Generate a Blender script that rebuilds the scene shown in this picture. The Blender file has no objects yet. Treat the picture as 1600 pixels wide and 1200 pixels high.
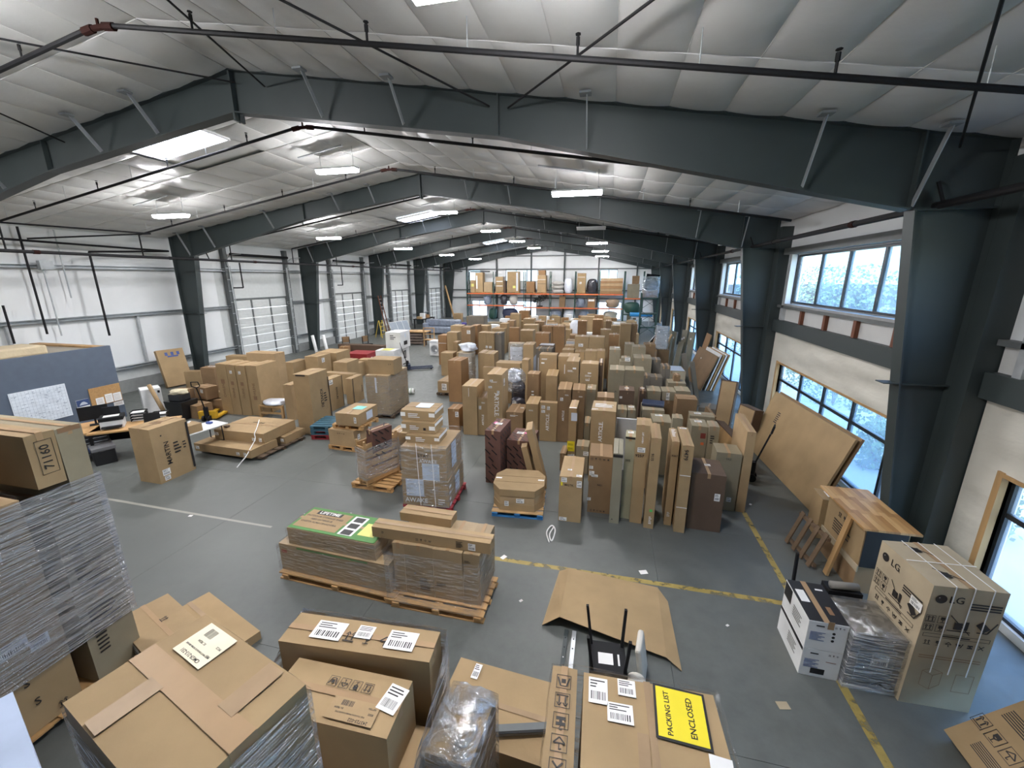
import bpy, bmesh, math, random
from mathutils import Vector, Matrix, Euler
R = math.radians
PI = math.pi
S = bpy.context.scene
COL = S.collection
# ------------------------------------------------------------- camera
cam = bpy.data.objects.new('camera', bpy.data.cameras.new('camera'))
COL.objects.link(cam)
cam.location = (0, 0, 4.42)
cam.rotation_euler = (R(90 - 14.476), 0, R(13.155))
cam.data.sensor_width = 36
cam.data.lens = 36 * 640.47 / 1600
cam.data.clip_end = 3000
S.camera = cam
# ------------------------------------------------------------- exposure
S.view_settings.view_transform = 'Standard'
S.view_settings.look = 'None'
S.view_settings.gamma = 1
S.view_settings.use_curve_mapping = False
S.view_settings.exposure = 0.98
LAMP = 135.0
SKY = 1.25
# ------------------------------------------------------------- world
W = bpy.data.worlds.new('sky'); S.world = W; W.use_nodes = True
wn = W.node_tree.nodes; wl = W.node_tree.links
sk = wn.new('ShaderNodeTexSky'); sk.sky_type = 'NISHITA'; sk.sun_disc = False
sk.sun_elevation = R(48); sk.sun_rotation = R(250); sk.air_density = 1.0; sk.dust_density = 3.5; sk.ozone_density = 1.4
wl.new(sk.outputs[0], wn['Background'].inputs[0]); wn['Background'].inputs[1].default_value = SKY
def portal(loc, rot, sx, sy):
    l = bpy.data.lights.new('daylight_portal', 'AREA'); l.shape = 'RECTANGLE'; l.size = sx; l.size_y = sy
    l.cycles.is_portal = True
    o = bpy.data.objects.new('daylight_portal', l); o.location = loc; o.rotation_euler = rot; COL.objects.link(o)
    return o
# ------------------------------------------------------------- colour and materials
def lin(c):
    return tuple(((v / 255) / 12.92 if v / 255 <= .04045 else ((v / 255 + .055) / 1.055) ** 2.4) for v in c)
MATS = {}
def mat(name, rgb, rough=.6, metal=0., var=.08, scale=6., bump=0., bscale=40., rnd=0., spec=.5, emit=0., stretch=None, world=False):
    """one procedural material: base colour broken up by two noises, optional bump"""
    if name in MATS: return MATS[name]
    m = bpy.data.materials.new(name); m.use_nodes = True
    n = m.node_tree.nodes; l = m.node_tree.links; b = n['Principled BSDF']
    c = lin(rgb)
    b.inputs['Roughness'].default_value = rough; b.inputs['Metallic'].default_value = metal
    b.inputs['Specular IOR Level'].default_value = spec
    if world:
        co = n.new('ShaderNodeNewGeometry').outputs['Position']
    else:
        co = n.new('ShaderNodeTexCoord').outputs['Object']
    if stretch:
        mp = n.new('ShaderNodeMapping'); mp.inputs['Scale'].default_value = stretch; l.new(co, mp.inputs[0]); co = mp.outputs[0]
    nz = n.new('ShaderNodeTexNoise'); nz.inputs['Scale'].default_value = scale; nz.inputs['Detail'].default_value = 5; l.new(co, nz.inputs['Vector'])
    mr = n.new('ShaderNodeMapRange'); mr.inputs[1].default_value = .3; mr.inputs[2].default_value = .7
    mr.inputs[3].default_value = 1 - var; mr.inputs[4].default_value = 1 + var; l.new(nz.outputs[0], mr.inputs[0])
    fac = mr.outputs[0]
    if rnd:
        oi = n.new('ShaderNodeObjectInfo'); r2 = n.new('ShaderNodeMapRange'); r2.inputs[3].default_value = 1 - rnd; r2.inputs[4].default_value = 1 + rnd
        l.new(oi.outputs['Random'], r2.inputs[0])
        mu = n.new('ShaderNodeMath'); mu.operation = 'MULTIPLY'; l.new(fac, mu.inputs[0]); l.new(r2.outputs[0], mu.inputs[1]); fac = mu.outputs[0]
    vm = n.new('ShaderNodeVectorMath'); vm.operation = 'SCALE'; vm.inputs[0].default_value = c; l.new(fac, vm.inputs['Scale'])
    l.new(vm.outputs[0], b.inputs['Base Color'])
    if bump:
        n2 = n.new('ShaderNodeTexNoise'); n2.inputs['Scale'].default_value = bscale; n2.inputs['Detail'].default_value = 4; l.new(co, n2.inputs['Vector'])
        bp = n.new('ShaderNodeBump'); bp.inputs['Strength'].default_value = bump; bp.inputs['Distance'].default_value = .02
        l.new(n2.outputs[0], bp.inputs['Height']); l.new(bp.outputs[0], b.inputs['Normal'])
    if emit:
        b.inputs['Emission Color'].default_value = (*c, 1); b.inputs['Emission Strength'].default_value = emit
    MATS[name] = m
    return m
# ------------------------------------------------------------- mesh builder
class MB:
    def __init__(s): s.v = []; s.f = []
    def poly(s, pts):
        i = len(s.v); s.v += [tuple(p) for p in pts]; s.f.append(tuple(range(i, i + len(pts)))); return s
    def hexa(s, p):
        i = len(s.v); s.v += [tuple(q) for q in p]
        s.f += [tuple(i + k for k in f) for f in ((3, 2, 1, 0), (4, 5, 6, 7), (0, 1, 5, 4), (1, 2, 6, 5), (2, 3, 7, 6), (3, 0, 4, 7))]; return s
    def box(s, x0, x1, y0, y1, z0, z1, M=None):
        p = [Vector(q) for q in ((x0, y0, z0), (x1, y0, z0), (x1, y1, z0), (x0, y1, z0), (x0, y0, z1), (x1, y0, z1), (x1, y1, z1), (x0, y1, z1))]
        if M: p = [M @ q for q in p]
        return s.hexa(p)
    def bar(s, p, q, w, h, up=(0, 0, 1)):
        p = Vector(p); q = Vector(q); d = (q - p).normalized(); u = Vector(up)
        if abs(d.dot(u)) > .98: u = Vector((1, 0, 0))
        a = d.cross(u).normalized(); b = a.cross(d)
        a = a * w / 2; b = b * h / 2
        return s.hexa([p - a - b, p + a - b, p + a + b, p - a + b, q - a - b, q + a - b, q + a + b, q - a + b])
    def tube(s, p, q, r, n=8, r2=None, caps=True):
        p = Vector(p); q = Vector(q); d = (q - p).normalized(); u = Vector((0, 0, 1)) if abs(d.z) < .9 else Vector((1, 0, 0))
        a = d.cross(u).normalized(); b = d.cross(a); i = len(s.v); r2 = r if r2 is None else r2
        for k in range(n):
            t = 2 * PI * k / n; e = a * math.cos(t) + b * math.sin(t)
            s.v += [tuple(p + e * r), tuple(q + e * r2)]
        for k in range(n):
            j = (k + 1) % n; s.f.append((i + 2 * k, i + 2 * k + 1, i + 2 * j + 1, i + 2 * j))
        if caps: s.f += [tuple(i + 2 * k for k in range(n)), tuple(i + 2 * k + 1 for k in reversed(range(n)))]
        return s
    def path(s, pts, r, n=6):
        for a, b in zip(pts, pts[1:]): s.tube(a, b, r, n)
        return s
    def prism(s, pts, h, M=None):
        """flat outline pts (x, z) in the plane y=0 pushed to y=h"""
        n = len(pts); i = len(s.v)
        q = [Vector((x, 0, z)) for x, z in pts] + [Vector((x, h, z)) for x, z in pts]
        if M: q = [M @ v for v in q]
        s.v += [tuple(v) for v in q]
        s.f += [tuple(i + k for k in range(n)), tuple(i + n + k for k in reversed(range(n)))]
        for k in range(n): j = (k + 1) % n; s.f.append((i + j, i + k, i + n + k, i + n + j))
        return s
    def mesh(s, name, m=None, smooth=False):
        me = bpy.data.meshes.new(name); me.from_pydata(s.v, [], s.f); me.update()
        bm = bmesh.new(); bm.from_mesh(me); bmesh.ops.recalc_face_normals(bm, faces=bm.faces); bm.to_mesh(me); bm.free()
        if m: me.materials.append(m)
        if smooth: me.polygons.foreach_set('use_smooth', [True] * len(me.polygons))
        return me
    def build(s, name, m, parent=None, smooth=False, bevel=0., **k):
        o = bpy.data.objects.new(name, s.mesh(name, m, smooth)); COL.objects.link(o)
        if parent is not None: o.parent = parent
        if bevel: 
            b = o.modifiers.new('edge', 'BEVEL'); b.width = bevel; b.segments = 2; b.limit_method = 'ANGLE'
        for a, v in k.items(): o[a] = v
        return o
def link(name, me, parent=None, loc=None, rot=None, **k):
    o = bpy.data.objects.new(name, me); COL.objects.link(o)
    if parent is not None: o.parent = parent
    if loc is not None: o.location = loc
    if rot is not None: o.rotation_euler = rot
    for a, v in k.items(): o[a] = v
    return o
def thing(name, label, cat, loc=(0, 0, 0), rz=0., group=None):
    o = bpy.data.objects.new(name, None); COL.objects.link(o); o.empty_display_size = .1
    o.location = loc; o.rotation_euler = (0, 0, rz); o['label'] = label; o['category'] = cat
    if group: o['group'] = group
    return o
def tag(o, label, cat, group=None):
    o['label'] = label; o['category'] = cat
    if group: o['group'] = group
    return o
def copy_tree(o, parent=None):
    c = o.copy(); COL.objects.link(c)
    if parent is not None: c.parent = parent
    for ch in list(o.children): copy_tree(ch, c)
    return c
def bez(pts, n=10):
    """smooth path through points (Catmull-Rom)"""
    P = [Vector(p) for p in pts]; P = [P[0] * 2 - P[1]] + P + [P[-1] * 2 - P[-2]]; out = []
    for i in range(1, len(P) - 2):
        for k in range(n):
            t = k / n; a, b, c, d = P[i - 1:i + 3]
            out.append(.5 * ((2 * b) + (c - a) * t + (2 * a - 5 * b + 4 * c - d) * t * t + (3 * b - a - 3 * c + d) * t ** 3))
    out.append(P[-2]); return out
# ============================================================= the building
RX, RZ, SL = -6.77, 7.98, .16          # ridge x, rafter top at ridge, roof slope
FY = [7.1 + 7.62 * i for i in range(6)]
Y0, Y1 = -8.3, 45.75
XL, XR = -18.65, 5.22
def roof(x): return RZ - SL * abs(x - RX)
steel = mat('dark_green_steel', (54, 62, 62), .5, var=.06, scale=2, bump=.02, bscale=8)
steel2 = mat('grey_girt_steel', (96, 100, 100), .45, var=.06)
galv = mat('galvanised_steel', (182, 186, 188), .35, .3, var=.12)
black = mat('black_pipe', (27, 27, 29), .6, var=.1, spec=.25)
rust = mat('red_pipe_coupling', (46, 25, 21), .8, spec=.1)
vinyl = mat('white_vinyl_insulation', (200, 200, 197), .3, var=.05, scale=1.3, bump=.6, bscale=2.6, world=True)
wallv = mat('white_wall_insulation', (226, 228, 228), .5, var=.04, scale=.9, bump=.25, bscale=1.7, world=True)
metalw = mat('ribbed_white_steel', (205, 208, 206), .45, var=.04)
sheetm = mat('cream_fabric_sheet', (206, 202, 190), .6, var=.06, scale=1.5, bump=.9, bscale=3, world=True, stretch=(1, .6, 1.6))
dark = mat('black_frame', (30, 33, 37), .4)
wood = mat('pine_wood', (176, 140, 94), .6, var=.2, scale=4, stretch=(1, 1, .15))
redwood = mat('reddish_stud_wood', (112, 66, 44), .65, var=.18, scale=5, stretch=(4, 4, .5))
white = mat('white_paint', (225, 225, 223), .45, var=.03)
# ---- floor: sealed concrete, trowel marks, stains
def floor_mat():
    m = mat('sealed_concrete', (96, 99, 95), .33, var=.1, scale=.7, bump=.08, bscale=3, world=True)
    n = m.node_tree.nodes; l = m.node_tree.links; b = n['Principled BSDF']
    src = b.inputs['Base Color'].links[0].from_socket
    g = n.new('ShaderNodeNewGeometry')
    nz = n.new('ShaderNodeTexNoise'); nz.inputs['Scale'].default_value = 5.; nz.inputs['Detail'].default_value = 8; nz.inputs['Roughness'].default_value = .65
    l.new(g.outputs['Position'], nz.inputs['Vector'])
    r = n.new('ShaderNodeMapRange'); r.inputs[1].default_value = .35; r.inputs[2].default_value = .7; r.inputs[3].default_value = .86; r.inputs[4].default_value = 1.1
    l.new(nz.outputs[0], r.inputs[0])
    v = n.new('ShaderNodeVectorMath'); v.operation = 'SCALE'; l.new(src, v.inputs[0]); l.new(r.outputs[0], v.inputs['Scale'])
    l.new(v.outputs[0], b.inputs['Base Color'])
    r2 = n.new('ShaderNodeMapRange'); r2.inputs[1].default_value = .3; r2.inputs[2].default_value = .7; r2.inputs[3].default_value = .36; r2.inputs[4].default_value = .6
    l.new(nz.outputs[0], r2.inputs[0]); l.new(r2.outputs[0], b.inputs['Roughness'])
    return m
cm = floor_mat()
# slabs cast between saw-cut joints
fl = bpy.data.objects.new('floor', None); COL.objects.link(fl); fl['kind'] = 'structure'
MB().box(XL - .3, XR + .3, Y0 - .3, Y1 + .3, -.3, -.02).build('subfloor', mat('joint_dark', (48, 48, 46), .8), fl)
fxs = [XL - .3, -14.4, -10.6, -6.8, -3.0, .95, XR + .3]
fys = [Y0 - .3] + [-4.3 + 3.81 * i for i in range(13)] + [Y1 + .3]
for i in range(len(fxs) - 1):
    for j in range(len(fys) - 1):
        g = .0022
        MB().box(fxs[i] + g, fxs[i + 1] - g, fys[j] + g, fys[j + 1] - g, -.02, 0).build('floor_slab', cm, fl)
# worn yellow lines
def paint():
    m = mat('worn_yellow_paint', (172, 150, 82), .5, var=.12, scale=8, world=True)
    n = m.node_tree.nodes; l = m.node_tree.links; b = n['Principled BSDF']
    g = n.new('ShaderNodeNewGeometry'); nz = n.new('ShaderNodeTexNoise'); nz.inputs['Scale'].default_value = 7; nz.inputs['Detail'].default_value = 6
    l.new(g.outputs['Position'], nz.inputs['Vector'])
    r = n.new('ShaderNodeMapRange'); r.inputs[1].default_value = .38; r.inputs[2].default_value = .5; r.inputs[3].default_value = .3; r.inputs[4].default_value = .85; l.new(nz.outputs[0], r.inputs[0])
    l.new(r.outputs[0], b.inputs['Alpha']); return m
ym = paint()
def stripe(x0, x1, y0, y1, m=ym): MB().poly([(x0, y0, .0015), (x1, y0, .0015), (x1, y1, .0015), (x0, y1, .0015)]).build('painted_line', m, fl)
stripe(2.74, 2.83, 1.0, 9.5); stripe(-1.6, 2.74, 5.5, 5.59)
fm = mat('faint_white_line', (150, 148, 138), .5); MB().poly([(-11.6, 5.5, .0015), (-5.8, 5.42, .0015), (-5.8, 5.47, .0015), (-11.6, 5.57, .0015)]).build('painted_line', fm, fl)
# ---- ceiling: pillowed insulation panels between purlins
SKYL = [(-11.0, -9.0, 7.75, 9.05), (-10.85, -8.95, 20.45, 21.8), (-10.9, -9.0, 35.6, 36.9)]
ce = bpy.data.objects.new('ceiling', None); COL.objects.link(ce); ce['kind'] = 'structure'
PX = 11.9 / 16; PY = 1.524
def pillow(sgn):
    b = MB(); us = (0, .06, .2, .36, .5, .64, .8, .94, 1); vs = (0, .025, .08, .18, .32, .5, .68, .82, .92, .975, 1); nu = len(us) - 1
    for v in vs:
        for u in us:
            x = PX * u * sgn; sag = .055 * (max(0, math.sin(PI * u)) ** .7) * (max(0, math.sin(PI * v)) ** .42)
            b.v.append((x, PY * v, -SL * PX * u - sag))
    for j in range(len(vs) - 1):
        for i in range(nu):
            a = j * (nu + 1) + i; b.f.append((a, a + 1, a + nu + 2, a + nu + 1))
    f = .009                                            # folded hems that hang at the seams
    for u0, u1 in zip(us, us[1:]): b.poly([(PX * u0 * sgn, 0, -SL * PX * u0), (PX * u1 * sgn, 0, -SL * PX * u1), (PX * u1 * sgn, .006, -SL * PX * u1 - f), (PX * u0 * sgn, .006, -SL * PX * u0 - f)])
    for v0, v1 in zip(vs, vs[1:]): b.poly([(0, PY * v0, 0), (0, PY * v1, 0), (.004 * sgn, PY * v1, -f * .8), (.004 * sgn, PY * v0, -f * .8)])
    return b.mesh('ceiling_panel', vinyl, True)
PM = {1: pillow(1), -1: pillow(-1)}
cells = []
for s in (1, -1):
    for i in range(16):
        for j in range(-11, 27):
            x = RX + s * PX * i; y = FY[0] - .05 + PY * j
            xa, xb = min(x, x + s * PX), max(x, x + s * PX)
            if y > Y1 or y + PY < Y0: continue
            if any(xa < k[1] - .05 and xb > k[0] + .05 and y < k[3] - .05 and y + PY > k[2] + .05 for k in SKYL): 
                cells.append((-1, s, i, x, y)); continue
            vis = 1 if (y > 1.2) else 0
            cells.append((abs(y - 4) + 1000 * (1 - vis) + 1, s, i, x, y))
hole = [c for c in cells if c[0] < 0]
cells = sorted(c for c in cells if c[0] >= 0)
for n, (k, s, i, x, y) in enumerate(cells[:290]):
    link('ceiling_panel', PM[s], ce, (x, y, RZ - SL * PX * i + .01))
rest = MB()
for k, s, i, x, y in cells[290:]:
    o = len(rest.v); me = PM[s]
    rest.v += [(v.co.x + x, v.co.y + y, v.co.z + RZ - SL * PX * i + .01) for v in me.vertices]
    rest.f += [tuple(o + q for q in p.vertices) for p in me.polygons]
rest.build('ceiling_panels', vinyl, ce, True, kind='stuff')
# roof deck above, cut round the skylights; patches the cells that the skylights open
deck = MB(); zr = lambda x, d: roof(x) + d
xs = sorted(set([XL - .4, RX, XR + .4] + [k[0] for k in SKYL] + [k[1] for k in SKYL])); ys = sorted(set([Y0 - .4, Y1 + .4] + [k[2] for k in SKYL] + [k[3] for k in SKYL]))
for a, b in zip(xs, xs[1:]):
    for c, d in zip(ys, ys[1:]):
        mx, my = (a + b) / 2, (c + d) / 2
        if any(k[0] < mx < k[1] and k[2] < my < k[3] for k in SKYL): continue
        deck.poly([(a, c, zr(a, .06)), (b, c, zr(b, .06)), (b, d, zr(b, .06)), (a, d, zr(a, .06))])
deck.build('roof_deck', vinyl, ce)
for n, k in enumerate(SKYL):
    w = bpy.data.objects.new('window_%d' % (40 + n), None); COL.objects.link(w); w['kind'] = 'structure'
    b = MB(); x0, x1, y0, y1 = k
    for p, q in (((x0, y0), (x1, y0)), ((x1, y0), (x1, y1)), ((x1, y1), (x0, y1)), ((x0, y1), (x0, y0))):
        MB().bar((*p, zr(p[0], .0)), (*q, zr(q[0], .0)), .05, .08).build('skylight_frame', white, w)
    g = MB()
    for q in (.33, .66): yy = y0 + (y1 - y0) * q; g.bar((x0, yy, zr(x0, .0)), (x1, yy, zr(x1, .0)), .02, .02)
    for q in (.25, .5, .75): xx = x0 + (x1 - x0) * q; g.bar((xx, y0, zr(xx, .0)), (xx, y1, zr(xx, .0)), .02, .02)
    g.build('safety_grid', galv, w)
    MB().poly([(x0, y0, zr(x0, .03)), (x1, y0, zr(x1, .03)), (x1, y1, zr(x1, .03)), (x0, y1, zr(x0, .03))]).build('pane', None, w)
    portal(((x0 + x1) / 2, (y0 + y1) / 2, zr((x0 + x1) / 2, .5)), (0, 0, 0), x1 - x0, y1 - y0)
# ---- glass: dusty panes
def glassm(name, milk, tint):
    m = bpy.data.materials.new(name); m.use_nodes = True; n = m.node_tree.nodes; l = m.node_tree.links; n.remove(n['Principled BSDF'])
    tr = n.new('ShaderNodeBsdfTransparent'); tr.inputs[0].default_value = (*tint, 1)
    tl = n.new('ShaderNodeBsdfTranslucent'); tl.inputs[0].default_value = (.9, .95, 1, 1)
    gl = n.new('ShaderNodeBsdfGlossy'); gl.inputs['Roughness'].default_value = .05
    g = n.new('ShaderNodeNewGeometry'); nz = n.new('ShaderNodeTexNoise'); nz.inputs['Scale'].default_value = 1.6; nz.inputs['Detail'].default_value = 6; l.new(g.outputs['Position'], nz.inputs['Vector'])
    r = n.new('ShaderNodeMapRange'); r.inputs[1].default_value = .3; r.inputs[2].default_value = .7; r.inputs[3].default_value = milk * .6; r.inputs[4].default_value = milk * 1.3; l.new(nz.outputs[0], r.inputs[0])
    mx = n.new('ShaderNodeMixShader'); l.new(r.outputs[0], mx.inputs[0]); l.new(tr.outputs[0], mx.inputs[1]); l.new(tl.outputs[0], mx.inputs[2])
    m2 = n.new('ShaderNodeMixShader'); m2.inputs[0].default_value = .05; l.new(mx.outputs[0], m2.inputs[1]); l.new(gl.outputs[0], m2.inputs[2])
    l.new(m2.outputs[0], n['Material Output'].inputs[0]); MATS[name] = m; return m
glass = glassm('dusty_glass', .1, (.84, .92, .97))
skyg = glassm('skylight_plastic', .9, (.95, .97, 1))
for o in bpy.data.objects:
    if o.name.startswith('pane'): o.data.materials.append(skyg)
# ---- portal frames
dprof = [(0, 7.32), (4.9, 6.6), (10.65, 5.32)]
def flange(b, pts, y, w, t):
    for (xa, za), (xc, zc) in zip(pts, pts[1:]): b.bar((xa, y, za), (xc, y, zc), w, t, (0, 1, 0) if False else (0, 0, 1) if abs(xc - xa) > abs(zc - za) else (1, 0, 0))
ORD = ['first', 'second', 'third', 'fourth', 'fifth', 'sixth']
for n, y in enumerate(FY):
    fr = thing('steel_portal', 'dark green steel roof frame with tapered columns, %s counted from the camera' % ORD[n], 'steel frame', (0, 0, 0), 0, 'portal frames of the hall')
    for s in (1, -1):
        X = lambda d: RX + s * d
        tops = [(X(0), RZ), (X(11.62), RZ - SL * 11.62)]; bot = [(X(d), z) for d, z in dprof]
        ob = 5.32
        kx = X(10.68) if s > 0 else -17.25
        if s < 0: bot[-1] = (-17.25, 5.35)
        web = MB(); M = Matrix.Translation((0, y - .008, 0))
        web.prism([tops[0], tops[1]] + [(X(11.62), 5.3)] + bot[::-1], .016, M)
        flange(web, [(X(-.02), RZ + .003), (X(11.64), RZ - SL * 11.64)], y, .22, .02)
        flange(web, bot, y, .22, .02)
        for d in (4.9, 10.65):
            zb = 6.6 if d == 4.9 else 5.32
            web.box(X(d) - .012, X(d) + .012, y - .1, y + .1, zb, roof(X(d)))
        web.build('rafter', steel, fr)
        cb = MB(); xo = 4.86 if s > 0 else -18.4; xt = 3.93 if s > 0 else -17.25; xb = 4.6 if s > 0 else -17.85
        cb.prism([(xt, 5.33), (xo, 5.33), (xo, 0.02), (xb, 0.02)], .016, M)
        cb.bar((xt, y, 5.33), (xb, y, 0.02), .22, .022, (s, 0, 0)); cb.bar((xo, y, roof(xo) - .01), (xo, y, 0.02), .24, .025, (s, 0, 0))
        cb.box(min(xt, xo), max(xt, xo), y - .1, y + .1, 5.30, 5.325)
        cb.box(min(xb, xo) - .1, max(xb, xo) + .1, y - .18, y + .18, 0, .025)
        cb.box(min(xt, xo) + .1 * (s > 0), max(xt, xo) - .1 * (s < 0), y - .1, y + .1, 2.9, 2.915)
        cb.build('column', steel, fr)
        if s > 0: MB().box(4.85, 5.16, y - .38, y - .013, 0, 5.9).build('wall_post', steel, fr)
        for d in (1.8, 3.3, 6.3, 9.3, 10.65):
            for q in ((-1,) if n == 0 else (-1,)):
                x = X(d); zb = (7.32 - .147 * d if d < 4.9 else 6.6 - .2226 * (d - 4.9)) + .04
                b = MB(); b.bar((x, y - .54, roof(x) - .03), (x, y - .1, zb), .075, .014, (1, 0, 0)); b.box(x - .1, x + .06, y - .62, y - .47, roof(x) - .09, roof(x) - .06)
                b.build('flange_brace', mat('brace_galvanised', (146, 150, 152), .5, .2), fr)
    b = MB(); b.box(RX - .02, RX + .02, y - .11, y + .11, 7.18, RZ - .02); b.prism([(RX - .14, 7.31), (RX + .14, 7.31), (RX, 7.16)], .016, Matrix.Translation((0, y - .008, 0)))
    b.build('apex_plate', steel, fr)
# ---- left wall
wl_ = bpy.data.objects.new('wall_left', None); COL.objects.link(wl_); wl_['kind'] = 'structure'
DL = [(17.3, 21.05), (25.2, 28.85), (32.85, 36.5), (40.6, 44.2)]; DH = 3.32
b = MB(); cuts = [Y0] + [v for d in DL for v in d] + [Y1]
for a, c in zip(cuts[::2], cuts[1::2]): b.box(XL - .1, XL, a, c, 0, 6.1)
for a, c in DL: b.box(XL - .1, XL, a, c, DH, 6.1)
b.build('backing', metalw, wl_)
zs = [.48, 1.0, 3.02, 4.8, 6.03]
def wpillow(h, w, m):
    b = MB(); nu, nv = 10, 8
    for j in range(nv + 1):
        for i in range(nu + 1):
            u, v = i / nu, j / nv; b.v.append((.05 * (math.sin(PI * u) ** .5) * (math.sin(PI * v) ** .5), w * u, h * v))
    for j in range(nv):
        for i in range(nu): a = j * (nu + 1) + i; b.f.append((a, a + 1, a + nu + 2, a + nu + 1))
    return b.mesh('insulation_panel', m, True)
WP = {}
for k in range(28):
    y = 7.1 - 7.62 * 2 + 1.905 * k
    for z0, z1 in zip(zs[1:], zs[2:]):
        h = z1 - z0
        if any(y + 1.905 > a - .1 and y < c + .1 and z0 < DH - .2 for a, c in DL): continue
        if y < Y0 or y + 1.9 > Y1: continue
        key = round(h, 2); WP.setdefault(key, wpillow(h, 1.905, wallv)); link('insulation_panel', WP[key], wl_, (XL + .01, y, z0))
b = MB()
for a, c in zip(cuts[::2], cuts[1::2]): b.box(XL, XL + .12, a, c, 0, .48)
b.build('concrete_curb', mat('curb_concrete', (140, 142, 140), .8), wl_)
for z in (1.0, 3.02, 4.8):
    for a, c in zip(cuts[::2], cuts[1::2]) if z < DH else [(Y0, Y1)]:
        b = MB(); b.box(XL + .06, XL + .22, a, c, z + .05, z + .062); b.box(XL + .06, XL + .22, a, c, z - .062, z - .05); b.box(XL + .205, XL + .22, a, c, z - .06, z - .03)
        b.box(XL + .05, XL + .06, a, c, z - .06, z + .06)
        b.build('girt', galv, wl_)
for n, (a, c) in enumerate(DL):
    d = bpy.data.objects.new('door_%d' % (n + 1), None); COL.objects.link(d); d['kind'] = 'structure'
    for i in range(7):
        h = DH / 7; s = MB()
        s.box(XL - .06, XL, a, c, h * i + .006, h * i + h - .006)
        for q in range(1, 4): s.box(XL, XL + .012, a, c, h * i + h * q / 4 - .008, h * i + h * q / 4 + .004)
        s.build('door_section', metalw, d)
    for q in (1 / 3, 2 / 3, .005, .995):
        for i in range(7): MB().box(XL, XL + .035, a + (c - a) * q - .04, a + (c - a) * q + .04, DH / 7 * i + .02, DH / 7 * (i + 1) - .02).build('stile', steel2, d)
    for y in (a - .12, c + .12):
        MB().box(XL + .02, XL + .26, y - .1, y + .1, 0, 5.95).build('jamb_post', steel2, d)
        b = MB()
        for e in (.1, .26): yy = y + (e if y < a else -e) * .55; b.bar((XL + .3, yy, .2), (XL + .3, yy, 5.0), .03, .03)
        b.path(bez([(XL + .3, y, 5.0), (XL + .34, y, 5.3), (XL + .6, y, 5.5), (XL + 1.2, y, 5.55)], 5), .02)
        for z in [.5 + .55 * i for i in range(9)]: b.bar((XL + .3, y - .12, z), (XL + .3, y + .12, z), .03, .03)
        b.build('lift_track', galv, d)
    MB().tube((XL + .45, a, 5.55), (XL + .45, c, 5.55), .07, 10).build('spring_shaft', black, d)
    MB().box(XL + .01, XL + .06, a, c, DH + 0.0, DH + .08).build('head_trim', steel2, d)
for n, y in enumerate(FY):
    for k in (1, 3):
        yy = y - 7.62 + 7.62 * k / 4
        if 7 < yy < 16: MB().box(XL + .06, XL + .16, yy - .04, yy + .04, 1.05, 2.95).build('stud', galv, wl_)
# ---- back wall
wb = bpy.data.objects.new('wall_back', None); COL.objects.link(wb); wb['kind'] = 'structure'
BW = [(-15.75, -14.35, 4.1, 5.3), (-11.4, -7.8, 4.1, 5.3), (-1.15, .65, 4.1, 5.3), (-15.4, -13.6, .1, 1.95), (-11.7, -7.9, .1, 1.95), (-1.25, 1.25, .1, 1.95)]
xs = sorted(set([XL, RX, XR] + [k[0] for k in BW] + [k[1] for k in BW])); zz = sorted(set([0, 6.0] + [k[2] for k in BW] + [k[3] for k in BW]))
b = MB()
for a, c in zip(xs, xs[1:]):
    for e, f in zip(zz, zz[1:]):
        mx, mz = (a + c) / 2, (e + f) / 2
        if any(k[0] < mx < k[1] and k[2] < mz < k[3] for k in BW): continue
        b.box(a, c, Y1, Y1 + .1, e, f)
b.prism([(XL, 6.0), (XR, 6.0), (XR, roof(XR) + .1), (RX, roof(RX) + .1), (XL, roof(XL) + .1)], .1, Matrix.Translation((0, Y1, 0)))
b.build('backing', wallv, wb)
for x in (-15.9, -12.4, -7.9 - .6, .9 - 2.2, 2.6, -4.9):
    MB().box(x - .07, x + .07, Y1 - .26, Y1 - .02, 0, roof(x) - .1).build('wind_column', steel, wb)
for z in (2.3, 3.15, 5.38, 6.75):
    x0, x1 = (XL, XR) if z < 6 else (-14, .4)
    MB().box(x0, x1, Y1 - .2, Y1 - .02, z - .06, z + .06).build('girt', steel2, wb)
WN = [0]
def window(parent_axis, lo, hi, z0, z1, cuts, zc=(), X=XR, panes=True, axis='y', lights=True):
    """steel window in a wall; axis y = in the right wall, x = in the back wall"""
    WN[0] += 1
    w = bpy.data.objects.new('window_%d' % WN[0], None); COL.objects.link(w); w['kind'] = 'structure'
    def bx(u0, u1, v0, v1, t0=-.04, t1=.04): 
        return MB().box(X + t0, X + t1, u0, u1, v0, v1) if axis == 'y' else MB().box(u0, u1, X + t0, X + t1, v0, v1)
    f = .05
    for u0, u1, v0, v1 in ((lo, lo + f, z0, z1), (hi - f, hi, z0, z1), (lo, hi, z0, z0 + f), (lo, hi, z1 - f, z1)): bx(u0, u1, v0, v1).build('frame_member', dark, w)
    for c in cuts: bx(c - .035, c + .035, z0 + f, z1 - f).build('mullion', dark, w)
    us = [lo + f] + list(cuts) + [hi - f]; vs = [z0 + f] + list(zc) + [z1 - f]
    for c in zc: bx(lo + f, hi - f, c - .035, c + .035, -.035, .035).build('transom', dark, w)
    for a, c in zip(us, us[1:]):
        for e, g in zip(vs, vs[1:]): bx(a, c, e, g, -.003, .003).build('pane', glass, w)
    if axis == 'y': portal((X + .12, (lo + hi) / 2, (z0 + z1) / 2), (0, R(90), 0), z1 - z0, hi - lo)
    else: portal(((lo + hi) / 2, X + (.12 if X > 0 else -.12), (z0 + z1) / 2), (R(-90 if X > 0 else 90), 0, 0), hi - lo, z1 - z0)
    return w
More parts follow.
